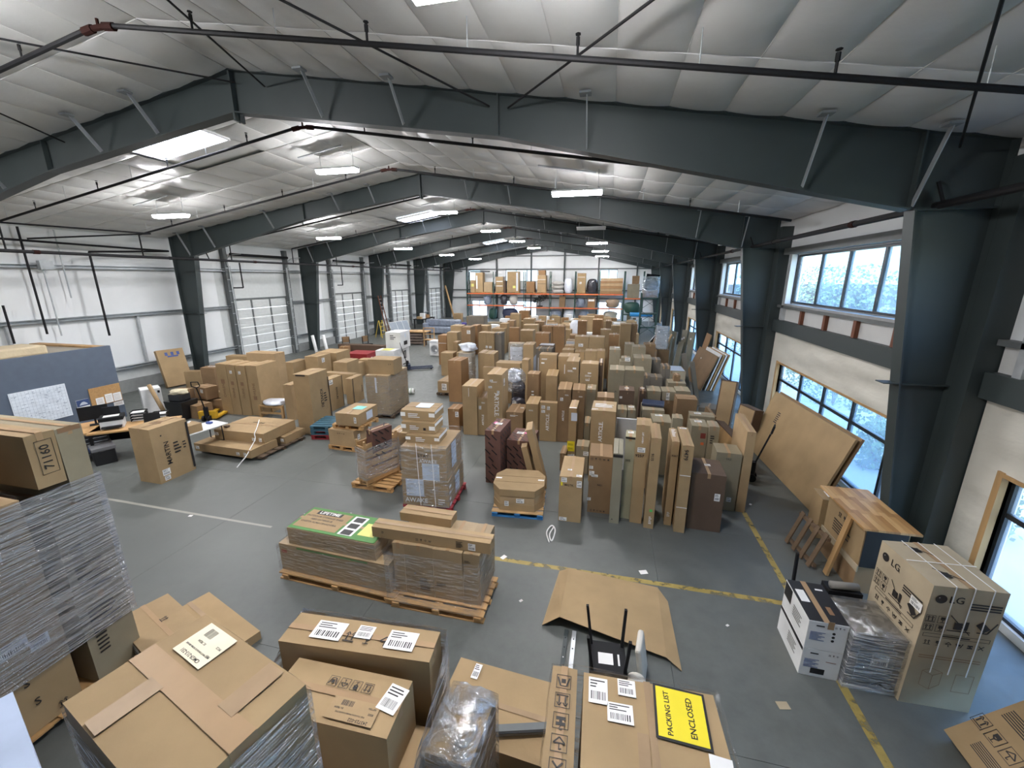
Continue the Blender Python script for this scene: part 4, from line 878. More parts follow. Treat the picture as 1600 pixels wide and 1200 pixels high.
(-7.001,11.829,1.438,0.862,0.63,0.476,3,'k','single carton on top of the tall film wrapped pallet load',[('ico','F',0.85,0.7,0.05,2)]),
(-10.531,19.194,0.95,0.796,1.148,0.842,3,'w','upper white carton of the printed white pair beside the aisle',[('par','F',0.5,0.7,0.3,0.25,3,'k'),('pat','R',0.5,0.3,0.4,0.2,'dark'),('pat','R',0.5,0.75,0.12,0.2,'pale')]),
(-2.644,4.764,0.12,0.172,0.704,0.783,0.1,'wr','first from the left of the four filmed cartons under the beam shaped carton',[]),
(-2.342,4.765,0.12,0.419,0.704,0.783,0.1,'wr','second from the left of the four filmed cartons under the beam shaped carton',[('txt','F',0.35,0.45,0.05,'o',0,'blue'),('par','F',0.7,0.25,0.16,0.2,7,'k')]),
(-1.917,4.765,0.12,0.419,0.704,0.783,0.1,'wr','third from the left of the four filmed cartons under the beam shaped carton',[('par','F',0.25,0.3,0.14,0.06,3,'k')]),
(-1.584,4.766,0.12,0.235,0.704,0.783,0.1,'wr','fourth from the left of the four filmed cartons under the beam shaped carton',[('par','F',0.3,0.85,0.1,0.03,2,'k')]),
(-8.24,27.04,0,0.73,0.87,0.94,0.5,'k2','light tan carton, first from the left in the last filler row counted from the racking',[]),
(-6.49,26.95,0,0.95,0.74,0.98,1.4,'k2','light tan carton, second from the left in the last filler row counted from the racking',[]),
(-3.59,26.83,0,0.92,0.63,1.02,-2.6,'k','tan carton, third from the left in the last filler row counted from the racking',[]),
(-1.89,26.88,0,0.96,0.89,0.88,0.8,'kd','dark tan carton, fourth from the left in the last filler row counted from the racking',[('lab','F',0.5,0.7,0.2,0.2)]),
(-0.82,26.71,0,0.98,0.55,1.05,-2.6,'w','white carton, fifth from the left in the last filler row counted from the racking',[('lab','F',0.8,0.7,0.2,0.2)]),
(0.12,26.96,0,0.75,0.81,1.19,-0.6,'ko','orange brown carton, sixth from the left in the last filler row counted from the racking',[('lab','F',0.8,0.7,0.2,0.2)]),
(1.07,26.99,0,0.94,0.66,0.73,-2.4,'k2','light tan carton, seventh from the left in the last filler row counted from the racking',[('lab','F',0.5,0.7,0.2,0.2)]),
(-8.19,28.57,0,0.82,0.65,0.61,0.5,'kg','grey tan carton, first from the left in the seventh filler row counted from the racking',[('lab','F',0.5,0.7,0.2,0.2)]),
(-7.42,28.69,0,0.58,0.83,1.15,1.4,'w','white carton, second from the left in the seventh filler row counted from the racking',[('lab','F',0.5,0.7,0.2,0.2)]),
(-5.53,28.74,0,0.62,0.6,1.02,-1.2,'k2','light tan carton, third from the left in the seventh filler row counted from the racking',[]),
(-4.69,28.61,0,0.56,0.76,0.89,-1.7,'ko','orange brown carton, fourth from the left in the seventh filler row counted from the racking',[]),
(-4.01,28.67,0,0.71,0.52,0.75,2.8,'k','tan carton, fifth from the left in the seventh filler row counted from the racking',[]),
(-2.94,28.64,0,0.99,0.78,0.99,-2.8,'k','tan carton, sixth from the left in the seventh filler row counted from the racking',[]),
(0.54,28.77,0,0.79,0.65,0.97,-2.5,'k','tan carton, seventh from the left in the seventh filler row counted from the racking',[]),
(1.59,28.77,0,0.86,0.79,0.83,2,'k','tan carton, eighth from the left in the seventh filler row counted from the racking',[]),
(-9.27,30.4,0,0.66,0.51,0.65,1.7,'w','white carton, first from the left in the sixth filler row counted from the racking',[('lab','F',0.2,0.7,0.2,0.2)]),
(-8.55,30.59,0,0.57,0.71,0.97,2.6,'w','white carton, second from the left in the sixth filler row counted from the racking',[]),
(-5.73,30.53,0,0.64,0.68,0.7,-0.5,'w','white carton, third from the left in the sixth filler row counted from the racking',[]),
(-4.42,30.62,0,0.94,0.78,0.62,1.7,'k','tan carton, fourth from the left in the sixth filler row counted from the racking',[]),
(-3.54,30.72,0,0.59,0.61,1.06,2.9,'k','tan carton, fifth from the left in the sixth filler row counted from the racking',[]),
(-2.66,30.62,0,0.83,0.88,1.08,-0.1,'k2','light tan carton, sixth from the left in the sixth filler row counted from the racking',[]),
(-1.66,30.61,0,0.77,0.59,0.62,2.7,'w','white carton, seventh from the left in the sixth filler row counted from the racking',[]),
(0.4,30.8,0,0.86,0.68,0.68,-0.7,'kg','grey tan carton, eighth from the left in the sixth filler row counted from the racking',[]),
(1.43,30.45,0,0.91,0.63,0.81,2.2,'k','tan carton, ninth from the left in the sixth filler row counted from the racking',[('lab','F',0.5,0.7,0.2,0.2)]),
(-9.11,32.77,0,0.99,0.82,0.92,2.1,'kg','grey tan carton, first from the left in the fifth filler row counted from the racking',[]),
(-8.24,32.39,0,0.67,0.61,0.85,2.2,'k','tan carton, second from the left in the fifth filler row counted from the racking',[]),
(-6.64,32.58,0,0.86,0.78,1.1,2.7,'k','tan carton, third from the left in the fifth filler row counted from the racking',[]),
(-5.69,32.57,0,0.78,0.72,1.1,2.4,'kd','dark tan carton, fourth from the left in the fifth filler row counted from the racking',[('lab','F',0.5,0.7,0.2,0.2)]),
(-3.54,32.48,0,0.69,0.52,0.92,2.9,'k','tan carton, fifth from the left in the fifth filler row counted from the racking',[]),
(-2.74,32.7,0,0.53,0.67,0.92,-1.4,'w','white carton, sixth from the left in the fifth filler row counted from the racking',[]),
(-1.9,32.48,0,0.95,0.87,1.16,-0.5,'k','tan carton, seventh from the left in the fifth filler row counted from the racking',[]),
(-0.92,32.56,0,0.89,0.58,0.61,-1.1,'kg','grey tan carton, eighth from the left in the fifth filler row counted from the racking',[('lab','F',0.5,0.7,0.2,0.2)]),
(0.01,32.43,0,0.87,0.7,0.67,0.2,'k','tan carton, ninth from the left in the fifth filler row counted from the racking',[('lab','F',0.8,0.7,0.2,0.2)]),
(0.95,32.55,0,0.76,0.58,0.7,0.2,'w','white carton, tenth from the left in the fifth filler row counted from the racking',[]),
(1.86,32.54,0,0.62,0.82,1.04,-1.1,'ko','orange brown carton, eleventh from the left in the fifth filler row counted from the racking',[('lab','F',0.2,0.7,0.2,0.2)]),
(-9.32,34.43,0,0.57,0.79,0.74,2,'k','tan carton, first from the left in the fourth filler row counted from the racking',[]),
(-7.71,34.58,0,0.68,0.64,1.09,-0.9,'ko','orange brown carton, second from the left in the fourth filler row counted from the racking',[]),
(-6.98,34.57,0,0.51,0.75,1.06,-1.9,'k','tan carton, third from the left in the fourth filler row counted from the racking',[('lab','F',0.2,0.7,0.2,0.2)]),
(-5.99,34.45,0,0.96,0.52,0.66,1.6,'kg','grey tan carton, fourth from the left in the fourth filler row counted from the racking',[]),
(-5.05,34.34,0,0.68,0.65,0.73,-1.8,'k','tan carton, fifth from the left in the fourth filler row counted from the racking',[]),
(-4.17,34.29,0,0.7,0.57,0.72,2.4,'k','tan carton, sixth from the left in the fourth filler row counted from the racking',[]),
(-3.35,34.45,0,0.79,0.8,0.8,1.5,'k2','light tan carton, seventh from the left in the fourth filler row counted from the racking',[]),
(-2.36,34.7,0,0.95,0.78,1.13,-0.6,'k2','light tan carton, eighth from the left in the fourth filler row counted from the racking',[('lab','F',0.5,0.7,0.2,0.2)]),
(-1.51,34.47,0,0.55,0.9,1.13,-1.4,'kd','dark tan carton, ninth from the left in the fourth filler row counted from the racking',[('lab','F',0.8,0.7,0.2,0.2)]),
(-0.82,34.44,0,0.59,0.71,0.65,-2.3,'k','tan carton, tenth from the left in the fourth filler row counted from the racking',[]),
(-0.09,34.32,0,0.81,0.6,1.04,-1.8,'k','tan carton, eleventh from the left in the fourth filler row counted from the racking',[('lab','F',0.5,0.7,0.2,0.2)]),
(0.88,34.58,0,0.95,0.7,0.93,3,'w','white carton, twelfth from the left in the fourth filler row counted from the racking',[]),
(1.8,34.32,0,0.8,0.52,1.06,-0.2,'k2','light tan carton, thirteenth from the left in the fourth filler row counted from the racking',[]),
(-9.2,36.51,0,0.8,0.7,0.86,-1.1,'w','white carton, first from the left in the third filler row counted from the racking',[('lab','F',0.8,0.7,0.2,0.2)]),
(-7.38,36.35,0,0.79,0.66,0.98,-1.1,'k','tan carton, second from the left in the third filler row counted from the racking',[('lab','F',0.8,0.7,0.2,0.2)]),
(-6.47,36.73,0,0.54,0.67,1.14,-1.5,'w','white carton, third from the left in the third filler row counted from the racking',[('lab','F',0.8,0.7,0.2,0.2)]),
(-5.69,36.32,0,0.57,0.6,1.18,-0.5,'k','tan carton, fourth from the left in the third filler row counted from the racking',[('lab','F',0.2,0.7,0.2,0.2)]),
(-5,36.52,0,0.58,0.56,0.82,0.8,'k','tan carton, fifth from the left in the third filler row counted from the racking',[]),
(-3.41,36.46,0,0.75,0.7,0.79,0.7,'kg','grey tan carton, sixth from the left in the third filler row counted from the racking',[]),
(-2.64,36.7,0,0.64,0.88,0.74,-1.8,'k','tan carton, seventh from the left in the third filler row counted from the racking',[]),
(-1.98,36.37,0,0.63,0.52,0.62,1.5,'k2','light tan carton, eighth from the left in the third filler row counted from the racking',[]),
(-1.15,36.59,0,0.69,0.58,0.89,2,'k','tan carton, ninth from the left in the third filler row counted from the racking',[]),
(-0.22,36.7,0,0.91,0.81,1.1,-0.7,'k2','light tan carton, tenth from the left in the third filler row counted from the racking',[]),
(0.9,36.73,0,0.99,0.72,0.8,-0.4,'kg','grey tan carton, eleventh from the left in the third filler row counted from the racking',[]),
(1.86,36.66,0,0.66,0.67,0.93,-0.2,'k','tan carton, twelfth from the left in the third filler row counted from the racking',[('lab','F',0.2,0.7,0.2,0.2)]),
(-9.2,38.48,0,0.8,0.7,0.92,2.3,'ko','orange brown carton, first from the left in the second filler row counted from the racking',[]),
(-8.27,38.76,0,0.68,0.78,0.6,2.6,'kd','dark tan carton, second from the left in the second filler row counted from the racking',[]),
(-7.39,38.69,0,0.65,0.66,0.71,-1.5,'kg','grey tan carton, third from the left in the second filler row counted from the racking',[]),
(-6.61,38.56,0,0.84,0.82,0.86,-0.7,'k2','light tan carton, fourth from the left in the second filler row counted from the racking',[]),
(-5.74,38.44,0,0.59,0.85,0.95,0.1,'w','white carton, fifth from the left in the second filler row counted from the racking',[('lab','F',0.5,0.7,0.2,0.2)]),
(-4.79,38.58,0,0.83,0.53,0.97,-2.5,'k','tan carton, sixth from the left in the second filler row counted from the racking',[('lab','F',0.2,0.7,0.2,0.2)]),
(-3.88,38.54,0,0.54,0.56,0.88,-1.5,'ko','orange brown carton, seventh from the left in the second filler row counted from the racking',[]),
(-3.05,38.45,0,0.67,0.64,0.79,-2.2,'w','white carton, eighth from the left in the second filler row counted from the racking',[]),
(-2.1,38.6,0,0.85,0.66,1.03,2.1,'k','tan carton, ninth from the left in the second filler row counted from the racking',[]),
(-0.96,38.68,0,0.98,0.71,0.89,-0.5,'k','tan carton, tenth from the left in the second filler row counted from the racking',[]),
(-0.09,38.54,0,0.58,0.77,0.88,0.2,'kd','dark tan carton, eleventh from the left in the second filler row counted from the racking',[]),
(0.57,38.45,0,0.65,0.76,0.6,-2.6,'w','white carton, twelfth from the left in the second filler row counted from the racking',[('lab','F',0.5,0.7,0.2,0.2)]),
(1.39,38.38,0,0.52,0.57,0.6,1.3,'kg','grey tan carton, thirteenth from the left in the second filler row counted from the racking',[]),
(2.25,38.68,0,0.95,0.86,0.76,2.7,'w','white carton, fourteenth from the left in the second filler row counted from the racking',[]),
(-9.13,40.7,0,0.94,0.64,1.03,-0.1,'ko','orange brown carton, first from the left in the first filler row counted from the racking',[]),
(-8.29,40.75,0,0.57,0.89,0.97,1.7,'k','tan carton, second from the left in the first filler row counted from the racking',[]),
(-7.68,40.61,0,0.51,0.65,0.8,0.6,'k2','light tan carton, third from the left in the first filler row counted from the racking',[]),
(-5.9,40.33,0,0.81,0.52,0.82,-1.8,'k2','light tan carton, fourth from the left in the first filler row counted from the racking',[]),
(-5.13,40.46,0,0.63,0.54,0.93,2.7,'kg','grey tan carton, fifth from the left in the first filler row counted from the racking',[]),
(-4.42,40.6,0,0.51,0.58,0.64,-0.4,'k','tan carton, sixth from the left in the first filler row counted from the racking',[]),
(-3.73,40.34,0,0.58,0.62,0.99,-1.2,'w','white carton, seventh from the left in the first filler row counted from the racking',[]),
(-3.12,40.68,0,0.54,0.77,0.62,1.7,'k','tan carton, eighth from the left in the first filler row counted from the racking',[]),
(-2.48,40.48,0,0.69,0.59,0.92,-2.9,'ko','orange brown carton, ninth from the left in the first filler row counted from the racking',[]),
(-1.66,40.7,0,0.81,0.8,1.05,0.3,'k','tan carton, tenth from the left in the first filler row counted from the racking',[('lab','F',0.2,0.7,0.2,0.2)]),
(-0.87,40.56,0,0.55,0.61,0.71,-0.3,'k','tan carton, eleventh from the left in the first filler row counted from the racking',[('lab','F',0.2,0.7,0.2,0.2)]),
(-0.14,40.3,0,0.57,0.57,0.88,-0.2,'k','tan carton, twelfth from the left in the first filler row counted from the racking',[('lab','F',0.2,0.7,0.2,0.2)]),
(0.49,40.44,0,0.56,0.53,0.76,0.1,'ko','orange brown carton, thirteenth from the left in the first filler row counted from the racking',[]),
(2.09,40.65,0,0.85,0.82,1.07,-2.9,'kg','grey tan carton, fourteenth from the left in the first filler row counted from the racking',[('lab','F',0.5,0.7,0.2,0.2)]),
]
for c in CARTONS: carton(*c)
# ============================================================= pallets, loads and film
pallet(-1.52, 7.2, .98, .96, 5, 'blue', 'blue pallet with pale deck boards under the octagonal carton')
pallet(-6.65, 9.12, .84, .7, -4, 'wood', 'pale wooden pallet under the low carton beside the blue pallets')
pallet(-6.52, 9.28, .9, .8, -2, 'wood', 'thin wooden pallet lying between the two stacked cartons', z=.566, h=.115)
for i, (c, q) in enumerate((('red', 'red pallet at the bottom of the blue pallet pile'), ('teal', 'blue green pallet in the middle of the pallet pile'), ('teal', 'blue green pallet on top of the pallet pile'))):
    pallet(-7.62, 9.8, .95, .95, 12, c, q, z=.135 * i, h=.13)
pallet(-7.1, 12.04, .95, 1.45, 3, 'dark', 'dark pallet under the tall film wrapped load')
pallet(-3.27, 7.1, 1.0, 1.1, 4, 'red', 'red pallet under the white filmed pallet load')
pallet(-3.63, 4.72, 1.98, .86, -2.6, 'wood', 'long wooden pallet under the long low filmed carton')
pallet(-2.05, 4.62, 1.34, .8, .1, 'wood', 'wooden pallet under the four filmed cartons', h=.112)
pallet(-4.74, 7.47, .98, .84, -2, 'wood', 'pale wooden pallet under the open crate')
pallet(-6.07, 14.8, .55, 1.05, 0, 'dark', 'dark pallet under the low carton at the left edge of the block')
pallet(-9.05, 8.55, 1.7, 1.5, -2, 'dark', 'dark pallet under the two wide flat cartons', h=.085)
film(-3.28, 7.08, .94, 1.06, 1.3, 4, 'clear wrinkled film round the white filmed pallet load', film5, False, amp=.015).location.z = .12
film(-7.1, 12.04, .82, 1.45, 1.26, 3, 'clear film round the tall wrapped load beside the aisle', film1, False).location.z = .12
film(-2.1, 4.61, 1.32, .77, .8, .1, 'clear film round the four cartons under the beam shaped carton', film1, False).location.z = .1
film(-3.63, 4.72, 1.94, .82, .49, -2.6, 'clear film round the long low carton', film1, False).location.z = .12
film(-3.71, 4.69, 1.51, .6, .275, -2.8, 'clear film round the flat carton printed green', film1, False).location.z = .589
carton(-8.75, 9.02, .09, .95, .72, .2, -2, 'k', 'flat carton on the floor behind the upper wide flat carton', [('lab', 'F', .9, .5, .1, .08)])
for u in (-.1, .2): 
    o = MB().tube((u, -.545, .02), (u - .03, -.545, 1.3), .006, 5).build('white_strap', PM_['w']); o.location = (-3.28, 7.08, .13); o.rotation_euler = (0, 0, R(4)); tag(o, 'white strap down the front of the white filmed pallet load, %s one' % ('left' if u < 0 else 'right'), 'strap')
# octagonal carton: two part tray with creased lid
t = thing('octagonal_carton', 'octagonal brown carton with a creased lid on the blue pallet', 'box', (-1.53, 7.23, .12), R(5))
oct_ = [(-.33, -.43), (.33, -.43), (.49, -.2), (.49, .2), (.33, .43), (-.33, .43), (-.49, .2), (-.49, -.2)]
def octp(s, z0, z1, nm, m, lid=False):
    b = MB(); n = 8; P = [(x * s, y * s) for x, y in oct_]
    b.v = [(x, y, z0) for x, y in P] + [(x, y, z1) for x, y in P]
    b.f = [tuple(range(7, -1, -1)), tuple(range(8, 16))] + [(i, (i + 1) % 8, 8 + (i + 1) % 8, 8 + i) for i in range(8)]
    return b.build(nm, m, t)
octp(1, 0, .14, 'lower_tray', MATS['card_k']); octp(.985, .14, .3, 'sleeve', MATS['card_k2']); octp(1.012, .3, .44, 'lid', MATS['card_k'])
for y in (-.12, .12):
    MB().box(-.48, .48, y - .004, y + .004, .44, .443).build('lid_crease', MATS['card_kd'], t)
for x, y in ((-.42, .02), (.42, .02)): c = link('shipping_label', quad(.12, .05, PM_['w']), t); c.location = (x, y, .441)
for x, z, w_, h_ in ((-.2, .15, .08, .1), (.06, .22, .15, .09)): c = link('shipping_label', mk_label(w_, h_, int(x * 100) + 40), t); c.matrix_local = Matrix.Translation((x, -.436, z)) @ Matrix.Rotation(PI / 2, 4, 'X')
# ---- things that lean: base edge on the floor, top tipped towards their own +y
def slab(name, label, cat, x, y, w, t, L, rz, tilt, m, z=0, mk=(), group=None, edge=None, roll=0):
    o = MB().box(-w / 2, w / 2, -t, 0, 0, L).build(name, m, None, bevel=.004); o.location = (x, y, z)
    o.rotation_euler = (Matrix.Rotation(R(rz), 3, 'Z') @ Matrix.Rotation(R(-tilt), 3, 'X') @ Matrix.Rotation(R(roll), 3, 'Y')).to_euler()
    tag(o, label, cat, group)
    if edge:
        for u in (-1, 1): MB().box(u * (w / 2 - .012) - .014, u * (w / 2 - .012) + .014, -t - .004, .004, 0, L).build('edge_strip', edge, o)
        MB().box(-w / 2, w / 2, -t - .004, .004, L - .026, L + .002).build('edge_strip', edge, o)
    for q in mk:
        c = None
        if q[0] == 'txt': c = link('lettering', text_mesh(q[4], q[3], PM_[q[6]]), o); ang = q[5]
        elif q[0] == 'lab': c = link('shipping_label', mk_label(q[3], q[4], 5 + len(label)), o); ang = 0
        elif q[0] == 'pat': c = link('colour_patch', quad(q[3], q[4], PM_[q[5]]), o); ang = 0
        elif q[0] == 'ico': c = link('handling_symbols', icons(q[3], q[4], True), o); ang = q[5]
        elif q[0] == 'par':
            b = MB(); 
            for i in range(6): b.box(-q[3] / 2, q[3] / 2 * (1 - .3 * (i % 2)), q[4] * (i / 6 - .5), q[4] * (i / 6 - .5) + q[4] * .08, 0, .001)
            c = link('printed_lines', b.mesh('printed_lines', PM_['k']), o); ang = 0
        c.matrix_local = Matrix.Translation((q[1], -t - .003, q[2])) @ Matrix.Rotation(PI / 2, 4, 'X') @ Matrix.Rotation(R(ang), 4, 'Z')
    return o
K = lambda c: MATS['card_' + c]
# the two slim boxes tipped to the right behind the octagonal carton
slab('leaning_carton', 'leaning slim carton behind the octagonal carton, shorter of two', 'box', -1.36, 8.32, .5, .13, .95, -90 + 8, -14, K('k'), mk=[('txt', 0, .6, .08, 'K2', 0, 'k')], z=.0)
slab('leaning_carton', 'leaning slim carton with a big handwritten line, taller of two behind the octagonal carton', 'box', -1.13, 8.25, .5, .13, 1.4, -90 + 8, -14, K('k'), mk=[('txt', 0, .9, .08, 'ORCS', 0, 'k'), ('lab', 0, 1.25, .12, .12)], z=.0)
# cardboard sheets against the right windows
slab('cardboard_sheet', 'huge brown cardboard sheet leaning by the first big right window', 'sheet', 4.0, 9.92, 3.35, .05, 1.62, -90 + 3, 18, K('k'), mk=[('par', -1.0, 1.1, .16, .3)])
slab('cardboard_sheet', 'second brown cardboard sheet just behind the huge one by the right window', 'sheet', 4.12, 9.95, 3.35, .05, 1.62, -90 + 3, 18, K('kd'))
slab('plank_crate', 'long plank faced crate standing behind the huge cardboard sheet', 'crate', 3.05, 10.55, 1.3, .2, .78, -90 + 4, 8, wood, edge=MATS['card_br'])
slab('leaning_carton', 'long tan carton leaning towards the second right column', 'box', 3.42, 12.4, .42, .3, 1.55, -25, 16, K('k2'), edge=MATS['card_br'])
slab('leaning_carton', 'thick tan carton with dark edges leaning at the foot of the second right column', 'box', 3.86, 11.7, .62, .24, 1.05, -70, 8, K('k2'), edge=MATS['card_br'])
slab('leaning_carton', 'long narrow dusty carton tipped left beside the blue lit floor, farther of two', 'box', 3.05, 15.9, .22, .14, 1.75, 90, 12, K('gr'))
slab('leaning_carton', 'long narrow dusty carton tipped left beside the blue lit floor, nearer of two', 'box', 3.2, 15.2, .22, .14, 1.6, 90, 12, K('gr'))
slab('leaning_board', 'brown edged panel standing beside the square dark brown carton', 'panel', 2.72, 11.3, .9, .08, 1.0, -90, 6, K('kd'))
slab('cardboard_sheet', 'brown cardboard sheet leaning by the second right window, in front of pale frames', 'sheet', 3.72, 18.6, 2.6, .04, 1.5, -90 + 4, 20, K('kd'), mk=[('pat', -.4, 1.1, .08, .05, 'w')])
slab('cardboard_sheet', 'small brown cardboard piece above the frames by the second right window', 'sheet', 4.12, 20.2, .9, .04, 2.0, -90, 12, K('ko'))
for i in range(4):
    slab('wooden_frame', 'pale wooden frame leaning by the second right window, %s of four' % ['first', 'second', 'third', 'last'][i], 'frame', 3.95 + .1 * i, 18.4, 2.0, .05, 1.55, -90 + 3, 17, wood if i % 2 else white, group='frames leaning by the second right window')  # leaning pale frames, built as solid slabs
for i in range(5):
    slab('grey_slat_box', 'long grey filmed box leaning beyond the second right column, %s from the left' % ['first', 'second', 'third', 'fourth', 'fifth'][i], 'box', 2.95 + .26 * i, 21.6 + .35 * (i % 2), .26, .2, [1.9, 1.8, 1.35, 1.9, 1.85][i], -30, [10, 10, 22, 9, 9][i], K('gf'), mk=[('pat', 0, 1.5, .08, .1, 'w')], group='grey slim boxes leaning by the third right column')
carton(2.2, 17.4, 0, .46, .5, .84, 0, 'br', 'lower dark brown carton under the white wrapped panel'); carton(2.2, 17.4, .86, .46, .5, .78, 0, 'kd', 'upper brown carton directly under the white wrapped panel')
o = carton(2.12, 17.4, 1.65, .42, .22, .9, 0, 'foam', 'white wrapped panel standing on two brown cartons'); 
film(2.12, 17.4, .46, .26, .92, 0, 'crumpled clear film round the white wrapped panel', film2, True, amp=.05).location.z = 1.652
slab('long_white_bundle', 'long white wrapped bundle with a black end leaning left beyond the cartons', 'bundle', 1.55, 22.6, .2, .16, 1.9, -90, 35, MATS['card_w'], edge=black)
for i in range(4): slab('loose_plank', 'brown plank leaning beside the white wrapped panel, %s of four' % ['first', 'second', 'third', 'fourth'][i], 'plank', 1.75 + .16 * i, 20.4 + .1 * i, .1, .05, 2.0, -60, 20 + 3 * i, wood, group='planks leaning near the scaffold')
carton(3.25, 13.5, 0, .5, .6, .5, -20, 'gr', 'dark grey carton on the blue lit floor near the second right window')
carton(2.2, 15.0, 0, .9, .9, 1.35, 0, 'ks', 'wide carton with blue window light coloured onto its top, beyond the large grey carton', [('pat', 'T', .5, .5, .85, .85, 'pale')])  # pale patch on the top paints the blue window reflection
# plastic bags and a small metal chair frame by the window
def blob(name, label, cat, x, y, z, rx, ry, rz_, m, seed, group=None, amp=.16, par=None, n=16):
    r = random.Random(seed); b = MB(); nu, nv = n, n // 2
    ph = [r.uniform(0, 6.3) for _ in range(6)]
    for j in range(nv + 1):
        v = PI * j / nv
        for i in range(nu):
            u = 2 * PI * i / nu; k = 1 + amp * (math.sin(3 * u + ph[0]) * math.sin(2 * v + ph[1]) + .6 * math.sin(5 * u + ph[2] + 3 * v) + .4 * math.sin(7 * v + ph[3] + 2 * u)) * math.sin(v)
            q = abs(math.cos(v)) ** .6 * (1 if math.cos(v) > 0 else -1)
            b.v.append((rx * k * math.sin(v) ** .7 * math.cos(u), ry * k * math.sin(v) ** .7 * math.sin(u), rz_ * .5 * (1 - q)))
    for j in range(nv):
        for i in range(nu): k = (i + 1) % nu; b.f.append((j * nu + i, j * nu + k, (j + 1) * nu + k, (j + 1) * nu + i))
    o = b.build(name, m, par, True)
    o.location = (x, y, z)
    if label: tag(o, label, cat, group)
    return o
plw = mat('white_plastic_bag', (218, 222, 230), .25, var=.1, scale=5, bump=.8, bscale=9, spec=.7); plg = mat('grey_plastic_wrap', (128, 136, 150), .22, var=.2, scale=5, bump=.8, bscale=8, spec=.7)
plb = mat('black_plastic_wrap', (52, 50, 56), .18, var=.3, scale=6, bump=.9, bscale=9, spec=.8); tarp = mat('green_tarp', (44, 78, 66), .45, bump=.6, bscale=6); bluet = mat('blue_foam', (50, 140, 200), .4)
blob('plastic_bag', 'white plastic bag on the blue lit floor near the second right column', 'bag', 3.62, 13.1, 0, .22, .2, .2, plw, 3)
blob('plastic_bag', 'blue and white plastic bag beside the dark grey carton by the window', 'bag', 3.75, 13.9, 0, .22, .22, .22, plw, 5)
t = thing('metal_chair', 'small pale metal chair frame beside the second right window', 'chair', (4.05, 14.6, 0), .4)
for x in (-.16, .16):
    for y in (-.16, .16): MB().tube((x, y, 0), (x * .9, y * .9, .45), .012).build('leg', white, t)
    MB().tube((x * .9, .14, .45), (x * .9, .22, .85), .012).build('back_post', white, t)
MB().box(-.18, .18, -.18, .18, .44, .46).build('seat', white, t); MB().box(-.16, .16, .2, .215, .6, .84).build('backrest', white, t)
# pallet jack
def jack(x, y, rz, label, c, hz=1.15):
    t = thing('pallet_jack', label, 'pallet jack', (x, y, 0), R(rz)); m = mat('jack_' + c, {'yellow': (206, 160, 40), 'blue': (34, 46, 70), 'black': (36, 36, 38)}[c], .45)
    for u in (-.2, .2): 
        MB().box(u - .075, u + .075, -1.1, 0, .06, .11).build('fork', m, t); MB().tube((u - .04, -1.0, .04), (u + .04, -1.0, .04), .04, 10).build('load_wheel', black, t)
    MB().box(-.26, .26, 0, .12, .06, .3).build('frame', m, t); MB().tube((0, .14, .1), (0, .14, .45), .07, 10).build('hydraulic_pump', black, t)
    for u in (-.09, .09): MB().tube((u - .03, .16, .09), (u + .03, .16, .09), .09, 12).build('steer_wheel', black, t)
    MB().tube((0, .16, .35), (0, .38, hz), .018, 8).build('handle', black, t)
    b = MB(); b.path([(0, .38, hz), (-.12, .4, hz + .06), (-.1, .43, hz + .2), (.1, .43, hz + .2), (.12, .4, hz + .06), (0, .38, hz)], .014); b.build('grip', black, t); return t
jack(-12.35, 10.0, 200, 'yellow pallet jack in front of the heap of brown cartons', 'yellow'); jack(-9.5, 18.35, 120, 'dark pallet jack standing alone in the aisle', 'blue'); jack(3.2, 9.5, 250, 'black pallet jack parked by the plank faced crate', 'black')
# roll of printed tape on the aisle floor
t = thing('film_roll', 'white roll lying on the aisle floor by the filmed pallet', 'roll', (-7.5, 14.25, .11), .25)
MB().tube((-.2, 0, 0), (.2, 0, 0), .11, 18).build('roll_body', MATS['card_w'], t); MB().tube((-.205, 0, 0), (.205, 0, 0), .04, 12).build('core', MATS['card_kd'], t)
for k in (-.1, 0, .1): MB().tube((k - .012, 0, 0), (k + .012, 0, 0), .112, 18, caps=False).build('printed_band', PM_['grn'], t)
# open crate of slats with a patterned carton standing in it
t = thing('open_crate', 'open wooden slat crate in film standing on the pale pallet', 'crate', (-4.74, 7.42, .125), R(68))
for sx in (-1, 1):
    for i in range(5): MB().box(-.42, .42, sx * .14 - .01, sx * .14 + .01, .06 + i * .19, .2 + i * .19).build('slat', wood, t)
    for sy in (-1, 1): MB().box(sx * .41 - .02, sx * .41 + .02, sy * .125 - .02, sy * .125 + .02, 0, 1.02).build('corner_post', wood, t)
    MB().box(sx * .42 - .01, sx * .42 + .01, -.14, .14, .1, .9).build('end_board', wood, t)
MB().box(-.4, .4, -.12, .12, 0, .03).build('bottom', wood, t)
f = film(-4.74, 7.42, .9, .34, .72, 68, 'clear film round the open slat crate', film2, False); f.location.z = .28
o = carton(-4.72, 7.42, .52, .2, .5, .82, -22, 'pp', 'small plum brown carton printed with dashes standing in the open crate')
o.rotation_euler = (0, R(6), R(-22))
